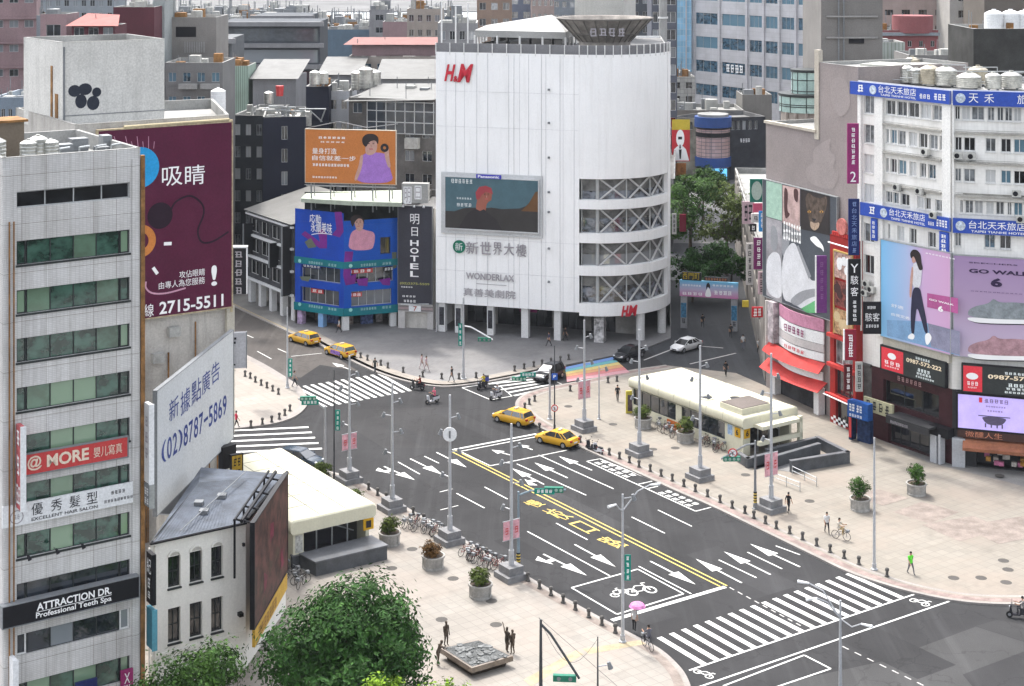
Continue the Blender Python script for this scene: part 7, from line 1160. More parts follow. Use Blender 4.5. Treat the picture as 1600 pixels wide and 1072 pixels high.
# far city blocks
FARM = [bm_('far_%s' % n, [x*.72 for x in c], var=.3, streak=.6) for n, c in (('grey', (.27, .28, .3)), ('beige', (.38, .35, .32)), ('white', (.5, .5, .5)), ('blue', (.22, .26, .3)), ('brown', (.25, .19, .17)))]; NM = ('grey', 'beige', 'white', 'blue-grey', 'brown'); rn = random.Random(21); k = 0
for Y, vt, du in ((470, 30, 34), (560, 34, 30), (680, 30, 26), (820, 30, 22), (940, 34, 16)):
    u = 225+rn.random()*20; K0_ = k
    while u < 705:
        w_ = du*rn.uniform(.5, 1.2); ci = rn.randrange(5); v = vt+rn.uniform(-12, 12); k += 1
        if 480 < u < 632 and v < 36: v = 38+rn.random()*8
        tag(stdbld('city_block', 'distant %s city block, number %d from the left in the %s row before the river' % (NM[ci], (k-K0_), ('fifth', 'fourth', 'third', 'second', 'last')[(470, 560, 680, 820, 940).index(Y)]), u, Y, u+w_, v, 12, FARM[ci], d=X_, floors=2, cols=max(2, int(w_/7)), fh_=4, wfrac=.7, hfrac=.4)[0], group='distant city blocks')
        u += w_*rn.uniform(.95, 1.5)
# ================================================================ metro entrances
CRM = M('cream_cladding', (.56, .54, .42), .6, .05, .4, streak=.2, fine=.03); GRN = M('dark_granite', (.085, .09, .098), .45, .25, .8, streak=.15); GRNT = M('granite_top', (.13, .135, .145), .4, .2, .8); YB = M('amber_sign', (.58, .33, .02), .5)
def station(O, L, W, label, num, glazed):
    f = Fr(O, ux=D2); st = thing('metro_entrance', label, 'metro entrance', O); side = Fr(O+D1*L, ux=-D1)   # side faces -D2
    prof = [(-.25, 3.05), (-.4, 3.25), (-.42, 3.78), (-.32, 3.95), (-.1, 4.03), (W+.1, 4.03), (W+.32, 3.95), (W+.42, 3.78), (W+.4, 3.25), (W+.25, 3.05)]
    mb = MB(); n = len(prof); ss = [-.4, -.3, L*.33, L*.66, L-.3, L]; vs = []
    for k, s in enumerate(ss): q = .12 if k in (0, 5) else 0; vs += [f.p(t*(1-.01*q), z-q, -s) for t, z in prof]
    mb.add(vs, [(k*n+i, k*n+i+1, k*n+n+i+1, k*n+n+i) for k in range(5) for i in range(n-1)], 0, True); mb.add(vs[:n], [list(range(n))]); mb.add(vs[-n:], [list(range(n))]); mb.add([vs[0], vs[n-1], vs[-1], vs[-n]], [(0, 1, 2, 3)]); mb.build('roof', CRM, st); mb = MB(); [mb.path([f.p(t, z+.01, -s) for t, z in prof[1:-1]], .022, 4) for s in (L*i/7 for i in range(1, 7))]; [mb.path([f.p(W*q, 4.06, .2), f.p(W*q, 4.06, -L+.2)], .018, 4) for q in (.33, .67)]; mb.build('roof_joint', M('joint_grey', (.33, .32, .26), .7), st)
    mb = MB(); mb.fbox(side, 0, L-.2, 0, 1.15, -.25, 0); mb.fbox(f, 0, W, 0, 1.15, -L, -L+.25); [mb.fbox(side, a, a+w_, 1.15, 3.2, -.25, .02) for a, w_ in ((0, .3), (L*.42, .9), (L-2.6, 2.6))]; mb.fbox(f, W-.3, W, 0, 3.2, -L, -.1); mb.fbox(f, 0, .9, 0, 3.2, -.6, .02); mb.build('wall', CRM, st)
    for i, (a, b) in enumerate(((.3, L*.42), (L*.42+.9, L-2.6))): window(st, side, a, 1.15, b, 3.2, cols=5, rec=.12, fm=DARKF, gm=G_DARK)
    mb = MB(); mb.fquad(f, .9, W-.3, 0, 3.2, -1.6); mb.build('dark_stairwell', G_BLACK, st, recalc=False); mb = MB(); [mb.tube(f.p(a, 0, -.3), f.p(a, 3.2, -.3), .06, n=6) for a in (2.2, 3.6, 5)]; mb.path([f.p(3.4, 2.9, -.5), f.p(W-1, 1.7, -.9)], .05); mb.build('steel_post', STEEL, st)
    return st, f, side
s1_, f1, sd1 = station(XY(800-17.4*2500/127.3, 127.3), 17.3, 6.9, 'cream metro entrance with a dark granite parapet on the left plaza', '1', 0)
O6 = G(1161, 714, .15); O6.z = 0; s6, f6, sd6 = station(O6, 17.4, 6.5, 'cream metro entrance with yellow number signs on the right plaza', '6', 1)
def gwall(mb, a, b, h, th=.35, z0=0):
    f = Fr(a, b); mb.fbox(f, 0, f.L, z0, h, -th, 0, 0); mb.fbox(f, -.05, f.L+.05, h, h+.08, -th-.05, .05, 1)
mb = MB(); q = [G(u, v, 1.25) for u, v in ((469, 866), (494, 879), (605, 853), (579, 838))]; [setattr(p, 'z', 0) for p in q]; mb.prism([(p.x, p.y) for p in q], 0, 1.22); o_ = sum(q, Vector())/4; mb.prism([(o_.x+(p.x-o_.x)*1.03, o_.y+(p.y-o_.y)*1.03) for p in q], 1.22, 1.32, 1); mb.build('granite_parapet', [GRN, GRNT], s1_)
mb = MB(); gwall(mb, f1.p(-.1, 0, .1), f1.p(1.1, 0, .1), 1.1); mb.build('granite_wall', [GRN, GRNT], s1_)
mb = MB(); gp_ = lambda u, v: G(u, v, .15)*1.0
def gq(u, v): p = G(u, v, .15); p.z = 0; return p
for a, b, h in (((1152, 722), (1168, 732), 1.0), ((1168, 732), (1207, 722), 1.0), ((1200, 720), (1279, 700), 1.15), ((1204, 733), (1282, 710), 1.15), ((1237, 739), (1328, 724), 1.2), ((1328, 724), (1279, 699), 1.2)): gwall(mb, gq(*a), gq(*b), h)
mb.build('granite_wall', [GRN, GRNT], s6); mb = MB(); mb.poly([gq(*p)+Vector((0, 0, .17)) for p in ((1204, 733), (1282, 710), (1325, 722), (1237, 738))]); mb.build('ramp', M('ramp_granite', (.2, .2, .2), .6), s6, recalc=False); mb = MB()
for k in range(9): a, b = gq(1166, 728), gq(1240, 706); d = (gq(1204, 741)-gq(1166, 728))*(k/9*.35); mb.poly([a+d+Vector((0, 0, .17)), b+d+Vector((0, 0, .17)), b+d*1.0+Vector((.25, -.35, .17)), a+d+Vector((.25, -.35, .17))])
mb.build('stair_steps', GRN, s6, recalc=False); mb = MB()
for z in (.55, .95): mb.path([gq(1208, 752)+Vector((0, 0, z)), gq(1250, 768)+Vector((0, 0, z))], .035); mb.path([gq(1238, 742)+Vector((0, 0, z)), gq(1276, 760)+Vector((0, 0, z))], .035)
[mb.tube(gq(u, v), gq(u, v)+Vector((0, 0, 1)), .035, n=6) for u, v in ((1208, 752), (1229, 760), (1250, 768), (1238, 742), (1257, 751), (1276, 760))]; mb.build('handrail', STEEL, s6)
mb = MB(); W6 = 6.4; mb.fbox(f6, 1.0, W6-.2, 2.95, 3.3, -.5, 1.7); mb.fbox(f6, W6-.5, W6-.1, 0, 3.5, 1.3, 1.7); mb.fbox(f6, .6, W6-.1, 1.5, 1.9, 1.3, 1.7); mb.build('portal_frame', CRM, s6); mb = MB(); mb.fbox(f6, .2, 4.0, 4.0, 4.6, -3.6, -.4); mb.fbox(f6, .3, 3.9, 4.6, 4.66, -3.5, -.5, 1); mb.build('plant_box', [CRM, M('dark_louvre', (.13, .11, .1), .7)], s6)
def ysign(name, f, a, z, n, par, w_=.75, d=.03): mb = MB(); mb.fbox(f, a, a+w_, z, z+.9, d, d+.08); b = mb.build('number_sign', YB, par); lett(b, f, [(n, a+w_*.25, z+.18, a+w_*.75, z+.75, d+.1, .03)], DTX); return b
ysign('', sd6, 16.3, 1.9, '6', s6); ysign('', f6, .1, 1.9, '6', s6, .7); ysign('', f1, 6.1, 2.0, '1', s1_, .95, .35); mb = MB(); mb.fquad(sd6, 15.2, 15.9, 1.85, 2.85, .03); mb.build('route_map', M('pale_blue_print', (.3, .42, .6), .5, .4, 3), s6, recalc=False); paint(s1_, f1, [(.15, 1.3), (.8, 1.3), (.8, 2.7), (.15, 2.7)], .05, M('pale_notice', (.45, .45, .42), .6, .4, 4), 'notice')
mb = MB(); mb.fbox(sd6, 6.0, 9.0, .2, 1.05, .02, .12); mb.build('orange_panel', M('orange_panel', (.5, .13, .02), .6, .2), s6)
for u in ((1062, 596), (1093, 592), (1085, 615)): pass
mb = MB()
for s, t in ((4, 3.4), (2.2, 1.2)): c = O6+D1*(17.4-8.5-s)+D2*t; mb.lathe((c.x, c.y, 4.0), [(.75, 0), (.75, .12), (.6, .16)], 18, m=1); mb.lathe((c.x, c.y, 4.0), [(.55, .16), (.55, .18)], 18, m=0)
mb.build('roof_fan', [BLK, CRM], s6)
# ================================================================ bollards and planters
STN = M('bollard_stone', (.1, .095, .09), .8, .3, 3); TUB = M('tub_concrete', (.33, .32, .3), .85, .2, 1.2, streak=.4)
def make_bollard():
    o = thing('bollard', '', 'bollard', group='stone bollards along the kerbs', world=False); mb = MB(); mb.lathe((0, 0, 0), [(.16, 0), (.16, .1), (.12, .13), (.11, .42), (.16, .46), (.17, .58), (.12, .68), (.03, .71)], 12); mb.build('post', STN, o); mb = MB(); mb.lathe((0, 0, 0), [(.2, 0), (.2, .035)], 12); mb.build('base_ring', IRON, o); return o
BOL = {'on the right plaza kerb': [(952, 711), (968, 717), (983.5, 723), (998.5, 730), (1016, 736.5), (1033, 744), (1050.5, 751.5), (1068.5, 760), (1086.5, 768), (1105.5, 776), (1125, 785), (1144, 794), (1164, 802), (1213, 826), (1234, 834), (1254, 843.5), (1276, 853), (1297, 863), (1319, 872.5), (1342, 882), (1386, 901), (1178, 810), (1196, 818)],
 'at the rounded tip of the right plaza': [(835.5, 627), (827, 632), (820, 639), (843, 671), (906.5, 691)], 'beside the rainbow crossing': [(891, 611), (906, 608), (920, 606), (950, 598), (964, 596)],
 'on the left plaza kerb': [(576, 765), (590, 774), (603.5, 781), (645.6, 804), (843, 919.5), (861, 930.5), (880, 942), (899, 953), (920, 965), (940.5, 977), (961.5, 989), (825, 908), (662, 815), (747, 862), (760, 869)],
 'on the corner island\'s upper edge': [(383, 588), (391, 591), (399, 597), (408, 602), (417, 606), (426, 611), (435, 616), (365, 579)], 'on the corner island\'s lower edge': [(410, 663), (424.5, 659.5), (436.5, 655), (445, 649), (453, 642), (392, 667)],
 'on the far plaza kerb': [(563.5, 559), (574, 563), (595, 571), (606, 575), (660.5, 589), (690, 592), (744, 590.5), (804, 580), (819, 576.5), (834, 573), (847, 570.5), (861, 568), (875.5, 565), (888.5, 562), (630, 582), (717, 592)]}
b0_ = make_bollard(); first = True; ORD = ['first', 'second', 'third', 'fourth', 'fifth', 'sixth', 'seventh', 'eighth', 'ninth', 'tenth', 'eleventh', 'twelfth', 'thirteenth', 'fourteenth', 'fifteenth', 'sixteenth', 'seventeenth', 'eighteenth', 'nineteenth', 'twentieth', 'twenty-first', 'twenty-second', 'twenty-third']
for wh, l in BOL.items():
    for i, (u, v) in enumerate(sorted(l)): dup(b0_, G(u, v, .15), 0, 'short dark stone bollard %s, %s from the left' % (wh, ORD[i]), first); first = False
LEAF = {}
def leafmat(k, c):
    m, nt, b = newmat(k); oi = N(nt, 'ShaderNodeNewGeometry'); c1 = mixc(nt, oi.outputs['Random Per Island'], [x*.5 for x in c], [x*1.4 for x in c]); c2 = mixc(nt, noise(nt, pos(nt), .9, 3, .6, .35, .65), c1, mixc(nt, 1.0, c1, (1.25, 1.2, .8), 'MULTIPLY')); nt.links.new(c2, b.inputs['Base Color']); b.inputs['Roughness'].default_value = .7; b.inputs['Specular IOR Level'].default_value = .12; return m
def leaves(mb, lobes, n, size, seed, flat_=.6):
    rn = random.Random(seed); tot = sum(l[1]**2 for l in lobes)
    for c, r, sq in lobes:
        for q in range(int(n*r*r/tot)):
            if q % 22 == 0: d = Vector((rn.gauss(0, 1), rn.gauss(0, 1), rn.gauss(0, 1))).normalized(); rr = r*(.5+.55*rn.random()**.5)*(1+.2*math.sin(d.x*5+d.y*7+seed)*math.cos(d.z*6)); pc = Vector(c)+Vector((d.x*rr, d.y*rr, d.z*rr*sq)); cr_ = r*rn.uniform(.1, .2)
            e_ = Vector((rn.gauss(0, 1), rn.gauss(0, 1), rn.gauss(0, .7)))*cr_; p = pc+e_; s = size*rn.uniform(.5, 1.3)
            nn = (d+Vector((rn.uniform(-1, 1), rn.uniform(-1, 1), rn.uniform(-.2, 1.2)))*flat_).normalized(); a = nn.orthogonal().normalized(); a = Matrix.Rotation(rn.random()*6.28, 3, nn) @ a; b = nn.cross(a); mb.add([p-a*s, p+b*s*.45+nn*s*.12, p+a*s, p-b*s*.45+nn*s*.12], [(0, 1, 2, 3)])
LG = {'dark': leafmat('leaf_dark', (.021, .06, .014)), 'mid': leafmat('leaf_mid', (.034, .076, .018)), 'bright': leafmat('leaf_bright', (.11, .19, .015)), 'brown': leafmat('leaf_brown', (.1, .055, .025)), 'olive': leafmat('leaf_olive', (.06, .085, .022))}
BARK = M('bark', (.085, .065, .05), .9, .3, 2)
def planter(u, v, label, k='mid', h=1.9, r=.85, seed=1):
    p = G(u, v, .15); o = thing('planter', label, 'planter', p, 'round concrete planters'); mb = MB(); mb.lathe(p, [(.86, 0), (.86, .12), (.8, .16), (.86, .85), (.95, .9), (.95, 1.02), (.8, 1.02), (.78, .9)], 24); [mb.box(p.x+.85*math.cos(t)-.03, p.x+.85*math.cos(t)+.03, p.y+.85*math.sin(t)-.03, p.y+.85*math.sin(t)+.03, .15, .95) for t in (-.6, -1.4, -2.2, -3)]; mb.build('tub', TUB, o); mb = MB(); mb.lathe((p.x, p.y, p.z), [(.8, .94), (.01, .97)], 16); mb.build('soil', BARK, o)
    mb = MB(); rn = random.Random(seed); lobes = [((p.x+rn.uniform(-.35, .35), p.y+rn.uniform(-.35, .35), p.z+.95+h*.5+rn.uniform(-.25, .3)), r*rn.uniform(.6, .8), h/1.75) for _ in range(6)]; leaves(mb, lobes, 3000, .08, seed); mb.build('shrub', LG[k], o, recalc=False); mb = MB(); [mb.tube((p.x, p.y, p.z+.9), (p.x+.4*math.cos(i*1.3), p.y+.4*math.sin(i*1.3), p.z+1.0+h*.6), .03, .012, 5) for i in range(5)]; mb.build('stem', BARK, o)
for i, q in enumerate(((1432, 772, 'planter with a leafy green bush, farthest right on the right plaza'), (1344, 796, 'planter with a green bush left of the thin plaza pole'), (1071, 690, 'planter with a dark round bush before the right metro entrance', 'olive', 1.5), (1005, 668, 'planter with a dark bush at the far end of the right metro entrance', 'olive', 1.3), (609, 850, 'planter with an olive bush behind the left bicycle rack', 'olive', 1.5), (677, 887, 'planter with a withered brown bush', 'brown', 1.2), (751, 932, 'planter with an olive bush beside the second bicycle rack', 'olive', 1.3), (553, 800, 'planter with a brownish bush at the metro entrance\'s kerb side', 'olive', 1.0), (503, 760, 'planter with a brownish bush behind the left metro entrance roof', 'olive', 1.2))): planter(*q, seed=i+3)
# ================================================================ poles, lamps, signals
PLM = M('pole_paint', (.43, .44, .46), .45, .08, metal=.2); PLD = M('pole_dark', (.055, .06, .065), .5); BASEC = M('pole_base_granite', (.2, .2, .205), .7, .2, 1.5, streak=.3); TEALS = M('teal_street_sign', (.005, .21, .16), .45); PINKB = M('pink_banner', (.62, .33, .37), .6, .3, 2); SIGH = M('signal_housing', (.02, .17, .11), .5)
def lampset(o, x, y, z, a, arm=.7):
    mb = MB(); e = Vector((x+arm*math.cos(a), y+arm*math.sin(a), z)); mb.tube((x, y, z-.1), e, .04, n=5); mb.build('lamp_arm', PLM, o); mb = MB(); mb.tube(e+Vector((0, 0, .2)), e+Vector((.14*math.cos(a), .14*math.sin(a), -.24)), .11, .18, 10); mb.build('lamp_head', GREYM, o)
def pole(u, vb, vt, label, base=True, r=.14, heads=((.62, 0), (.75, PI), (.85, .5), (.45, 2.6)), mat=None, name='street_pole', z0=.15, group='tall street poles'):
    p = G(u, vb, z0); ht = zz(vt, p.y)-z0; o = thing(name, label, 'pole', p, group); mb = MB()
    if base:
        f = Fr(p, ux=D1); mb.fbox(f, -1.0, 1.0, z0, z0+.45, -1.0, .9); mb.fbox(f, -.75, .75, z0+.45, z0+1.05, -.7, .65); mb.build('concrete_base', BASEC, o); mb = MB(); mb.tube(p+Vector((0, 0, 1.0)), p+Vector((0, 0, 2.2)), r*1.6, r*1.5, 10); mb.build('pole_collar', PLM, o)
    else: mb.lathe(p, [(r*2.4, 0), (r*2.4, .08), (r*1.6, .12), (r*1.6, .5)], 10); mb.build('pole_foot', mat or PLM, o)
    mb = MB(); mb.tube(p, p+Vector((0, 0, ht)), r*1.15, r*.65, 10); mb.build('pole', mat or PLM, o)
    for q, a in heads: lampset(o, p.x, p.y, p.z+ht*q, a)
    return o, p, ht
def banner(p, ht, z0, label, h=1.5, sides=(-1, 1)):
    o = thing('banner', label, 'banner', p+Vector((0, 0, z0)), 'pink banners on street poles'); f = Fr(p, ux=D2); f.o.z = 0
    for s in sides: a, b = sorted((s*.15, s*.75)); mb = MB(); mb.fbox(f, a, b, p.z+z0, p.z+z0+h, -.02, .02); bb_ = mb.build('cloth', PINKB, o); mb = MB(); mb.strokes(f, a+.1, p.z+z0+h*.3, b-.1, p.z+z0+h*.7, 1, .03, 0, 3); mb.build('print', RED, bb_, recalc=False)
    mb = MB(); [mb.fbox(f, sides[0]*.8 if sides[0] < 0 else 0, .8, p.z+z0+e, p.z+z0+e+.04, -.03, .03) for e in (0, h)]; mb.build('rod', PLM, o)
P1 = pole(546, 752, 556, 'tall grey lamp pole with pink banners at the top of the left plaza'); banner(P1[1], P1[2], 2.9, 'pair of pink banners on the lamp pole at the top of the left plaza')
P2 = pole(613, 797, 598, 'tall lamp pole behind the first bicycle rack'); P3 = pole(703, 847, 617, 'tall pole with a white disc between the bicycle racks'); P4 = pole(799, 903, 662, 'tall pole with low pink banners beside the second bicycle rack'); banner(P4[1], P4[2], 3.0, 'pair of pink banners on the pole beside the second bicycle rack')
mb = MB(); c = Vector((P3[1].x, P3[1].y-.25, zz(677, P3[1].y))); mb.tube(c, c+Vector((0, -.12, 0)), .58, n=20); mb.build('white_disc', WPL, P3[0]); mb = MB(); mb.box(c.x-.08, c.x+.08, c.y-.16, c.y-.13, c.z-.3, c.z+.3); mb.build('disc_mark', GREYM, P3[0])
P6 = pole(913, 672, 500, 'tall pole with pink banners nearest the rainbow crossing'); banner(P6[1], P6[2], 3.2, 'pair of pink banners on the pole nearest the rainbow crossing', 1.8)
P7 = pole(999, 710, 515, 'tall pole at the left end of the right metro entrance'); P8 = pole(1094, 748, 540, 'tall pole in front of the middle of the right metro entrance'); P9 = pole(1205, 797, 552, 'tall pole beside the granite stair walls'); banner(P9[1], P9[2], 3.0, 'pair of pink banners on the pole beside the granite stair walls', 2.0)
P5 = pole(973, 1003, 772, 'slim white lamp pole with twin arms and green sign near the near crosswalk', False, .11, ((.98, 0),)); P10 = pole(1366, 890, 684, 'slim speckled pole standing alone on the right plaza', False, .11, ()); P11 = pole(1313, 1105, 938, 'slim white lamp pole with three arms at the bottom right', False, .11, (), z0=0); P12 = pole(724, 592, 465, 'white signal pole on the far plaza kerb', False, .13, ()); P13 = pole(449, 606, 480, 'white pole with a green street sign on the corner island', False, .11, ())
def arms(P, l):
    mb = MB(); x, y, z = P[1].x, P[1].y, P[1].z+P[2]
    for dx, dy, dz in l: e = Vector((x+dx, y+dy, z+dz)); mb.path([(x, y, z-1.2), (x+dx*.55, y+dy*.55, z+dz-.35), e], .045, 6); mb.tube(e, e+Vector((dx, dy, 0)).normalized()*.75, .07, .12, 6, 1)
    mb.build('lamp_arm', [PLM, WPL], P[0])
arms(P5, ((2.0, .6, .45), (-.5, -.4, -.6))); arms(P11, ((-1.9, .8, .8), (-1.6, -.4, .3), (1.2, -.8, -1.2)))
def gsign(P, v0, v1, label, s=1, w_=.45):
    p = P[1]; o = thing('street_sign', label, 'sign', Vector((p.x, p.y, zz(v1, p.y))), 'green street name signs'); f = Fr(p+Vector((.12 if s > 0 else -.12-w_, -.12, 0)), ux=(1, 0, 0)); f.o.z = 0; z1, z0 = zz(v0, p.y), zz(v1, p.y); mb = MB(); mb.fbox(f, 0, w_, z0, z1, -.05, 0); mb.build('plate', TEALS, o); n = 4; lett(o, f, [(1, w_*.22, z0+(z1-z0)*(i+.15)/n, w_*.78, z0+(z1-z0)*(i+.8)/n, .015) for i in range(n)], WTX)
gsign(P13, 560, 588, 'upright green street sign on the corner island pole'); gsign(P5, 866, 906, 'upright green street sign on the twin-armed lamp pole'); gsign(P12, 505, 540, 'upright green street sign on the far plaza signal pole', -1)
PD = pole(522, 748, 577, 'thin dark pole with a green street sign left of the banner pole', False, .07, (), PLD, group=None); gsign(PD, 640, 672, 'upright green street sign on the thin dark pole')
def signal(pu, pv, pt, eu, ev, label, sign_=None, mat=None, stripes=False, z0=.15, nl=4):
    """pole at (pu,pv) up to row pt, arm reaching (eu,ev) carrying a horizontal signal head"""
    o, p, ht = pole(pu, pv, pt, label, False, .12, (), mat, 'traffic_signal', z0, 'traffic signals'); o['category'] = 'traffic signal'
    e = Vector(((eu-CX)*p.y/F, p.y-.2, zz(ev, p.y))); t = p+Vector((0, 0, ht-.3)); mb = MB(); mb.path([t, t.lerp(e, .25)+Vector((0, 0, .25)), t.lerp(e, .6)+Vector((0, 0, .15)), e], .09, 6); mb.build('signal_arm', mat or PLM, o)
    d = (e-t); d.z = 0; d.normalize(); f = Fr(e-d*.2, ux=d if d.x > 0 else -d); f.o.z = 0; h = MB(); a0, a1 = (-1.5, .0) if d.x > 0 else (0, 1.5); h.fbox(f, a0, a1, e.z-.2, e.z+.2, -.15, .15); hd_ = h.build('signal_head', SIGH, o); h = MB()
    for i in range(nl): c = f.p(a0+(i+.5)*1.5/nl, e.z, .15); h.tube(c, c+f.n*.03, .13, n=10)
    h.build('lens', GREYM if nl != 4 else M('lens_pale', (.3, .42, .36), .4), hd_)
    if sign_: q = t.lerp(e, .55); g = Fr(q-d*.0, ux=f.ux); g.o.z = 0; mb = MB(); mb.fbox(g, -.8, .8, q.z-.1, q.z+.35, .12, .18); b = mb.build('name_plate', TEALS, o); lett(b, g, [(4, -.65, q.z, .65, q.z+.28, .19)], WTX)
    if stripes:
        mb = MB(); [mb.tube(p+Vector((0, 0, .55+.12*k)), p+Vector((0, 0, .67+.12*k)), .155, n=10, m=k % 2) for k in range(8)]; mb.build('striped_sleeve', [YEL, BLK], o)
    return o, p, ht
signal(508, 742, 634, 466, 622, 'traffic signal arm reaching over the road from beside the left metro entrance', 1); signal(859, 655, 576, 797, 591, 'traffic signal with green name plate at the tip of the right plaza', 1); signal(724.5, 591, 505, 770, 530, 'red and teal traffic signal reaching right over the far plaza', None, WPL, nl=3)
S3 = signal(1180, 795, 688, 1126, 716, 'traffic signal with striped foot and round no-turn sign on the right plaza', None, GREYM, True); S4 = signal(810, 893, 768, 884, 764, 'blue-grey traffic signal arm over the centre line, with a striped foot', 1, M('signal_blue_grey', (.2, .26, .3), .5), True); signal(845, 1110, 968, 905, 1058, 'dark signal pole with a grey square plate at the bottom edge', None, PLD, nl=2)
def rsign(P, v, label, r=.32, dx=0): p = P[1]; o = thing('road_sign', label, 'road sign', Vector((p.x+dx, p.y-.15, zz(v, p.y))), 'round road signs'); c = Vector((p.x+dx, p.y-.15, zz(v, p.y))); mb = MB(); mb.tube(c, c+Vector((0, -.04, 0)), r, n=18); mb.build('rim', RED, o); mb = MB(); mb.tube(c+Vector((0, -.042, 0)), c+Vector((0, -.05, 0)), r*.74, n=18); mb.build('face', WPL, o); f = Fr(c, ux=(1, 0, .0)); f.o = c+Vector((0, -.055, 0)); mb = MB(); mb.fpoly(f, [(-r*.5, r*.4), (-r*.4, r*.5), (r*.5, -r*.4), (r*.4, -r*.5)], 0); mb.fquad(f, -r*.1, r*.1, -r*.5, r*.3, .004, 1); mb.build('mark', [RED, DTX], o, recalc=False)
rsign((0, Vector((S3[1].x-2.0, S3[1].y, 0)), 0), 707, 'round red-rimmed no-turn sign on the signal arm', .42); PN = pole(866.5, 671, 540, 'thin dark sign pole at the tip of the right plaza', False, .07, (), PLD, group=None); rsign(PN, 637, 'round red no-stopping sign low on the thin dark pole', .36); o = thing('road_sign', 'small square blue sign on the thin dark pole', 'road sign', Vector((PN[1].x, PN[1].y-.2, zz(592, PN[1].y)))); f = Fr(Vector((PN[1].x, PN[1].y-.15, 0)), ux=(1, 0, 0)); mb = MB(); mb.fbox(f, -.3, .3, zz(593, PN[1].y), zz(583, PN[1].y), 0, .05); mb.build('plate', M('road_sign_blue', (.02, .09, .4), .4), o); lett(o, f, [('P', -.12, zz(590, PN[1].y), .14, zz(585, PN[1].y), .06, .02)], WTX)
pole(535, 625-20, 575, 'thin dark pole by the far crosswalk', False, .05, (), PLD, group=None) if False else None; pole(934, 1105, 995, 'thin dark wire pole at the bottom edge', False, .06, ((.6, 0),), PLD, group=None); pole(936, 655, 572, 'grey pole with a round camera head near the rainbow crossing', False, .08, ((.95, 0),), None, group=None)
wr_ = thing('overhead_wire', 'thin sagging wire between the two dark poles at the bottom', 'wire', G(845, 1110)); mb = MB(); a, b = PT(842, 965, 104), PT(934, 998, 104); mb.path([a.lerp(b, i/10)-Vector((0, 0, 2.2*math.sin(PI*i/10))) for i in range(11)], .012, 4); mb.path([a, PT(985, 1090, 98)], .012, 4); mb.build('wire', PLD, wr_)
ik = G(985, 645, .15); o = thing('info_stand', 'yellow-framed upright information stand beside the right metro entrance', 'information board', ik); f = Fr(ik-D2*.45, ux=(1, .1, 0)); f.o.z = 0; mb = MB(); mb.fbox(f, -.1, 1.0, .15, 2.5, -.25, 0); mb.build('frame', M('yellow_frame', (.5, .42, .06), .5), o); paint(o, f, [(.08, .4), (.82, .4), (.82, 2.1), (.08, 2.1)], .01, M('stand_screen', (.1, .07, .08), .4, .5, 4), 'poster')
# sculpture table
sq = [G(u, v, .9) for u, v in ((687, 1012), (737, 1044), (802, 1025), (748, 999))]; stb = thing('sculpture_table', 'big square bronze relief table with bright rim on the left plaza', 'sculpture', G(744, 1040, .15)); BRZ = M('bronze', (.09, .07, .055), .35, .35, 2, metal=.6); BRR = M('bronze_rim', (.22, .185, .155), .3, .3, 1, metal=.5); m_ = M('relief_metal', (.12, .125, .125), .5, .6, 1.6, metal=.2, bump=1.0); cen = sum(sq, Vector())/4; ins = lambda k, z: [Vector((cen.x+(p.x-cen.x)*k, cen.y+(p.y-cen.y)*k, z)) for p in sq]
mb = MB(); a, b = ins(1, .55), ins(1, .9); mb.box8(a+b); mb.build('rim', BRR, stb); mb = MB(); mb.box8(ins(.9, .85)+ins(.9, .915)); mb.build('relief', m_, stb); mb = MB(); rn = random.Random(5)
for i in range(46): p = cen+(sq[1]-sq[0])*rn.uniform(-.42, .42)+(sq[3]-sq[0])*rn.uniform(-.42, .42); s = rn.uniform(.1, .32); mb.lathe((p.x, p.y, .91), [(s, 0), (s*.9, rn.uniform(.02, .08)), (s*.3, .05)], rn.choice((4, 5, 8)), sm=False)
mb.build('relief_detail', M('relief_light', (.13, .135, .135), .5, .5, 2, metal=.2), stb); mb = MB(); mb.box8(ins(.78, .15)+ins(.86, .55)); mb.build('plinth', BRZ, stb)
# ================================================================ trees
def tree(x, y, h, cr, label, k, n, size, seed, name='tree', cz=.62, sq=.75, group=None, lobn=14):
    o = thing(name, label, 'tree', (x, y, 0), group); rn = random.Random(seed); mb = MB(); zc = h*cz; lobes = []
    for i in range(lobn): a = rn.random()*6.28; q = rn.uniform(.25, .72)*cr; e = rn.uniform(-.55, .75); lobes.append(((x+q*math.cos(a), y+q*math.sin(a), zc+e*(h-zc)*.75), cr*rn.uniform(.34, .52), sq))
    leaves(mb, lobes, n, size, seed); mb.build('crown', LG[k], o, recalc=False); mb = MB(); mb.tube((x, y, 0), (x+.1, y, h*.42), .05*h*.5, .03*h*.5, 9); t = Vector((x+.1, y, h*.4))
    for c, r, _ in lobes[:9]: m_ = t.lerp(Vector(c), .5)+Vector((0, 0, .3)); mb.path([t, m_, c], .012*h, 6, r1=.02)
    mb.build('trunk', BARK, o); return o
tree(-10.4, 100.5, 9.0, 5.1, 'big dense dark green tree at the bottom of the left plaza', 'dark', 36000, .18, 5, lobn=26); tree(-19.2, 95, 8.9, 4.0, 'mid-green leafy tree before the small white building', 'mid', 11000, .15, 9, lobn=14); tree(-6.0, 90.5, 9.1, 2.9, 'bright yellow-green tree at the bottom edge', 'bright', 7000, .13, 11, lobn=11)
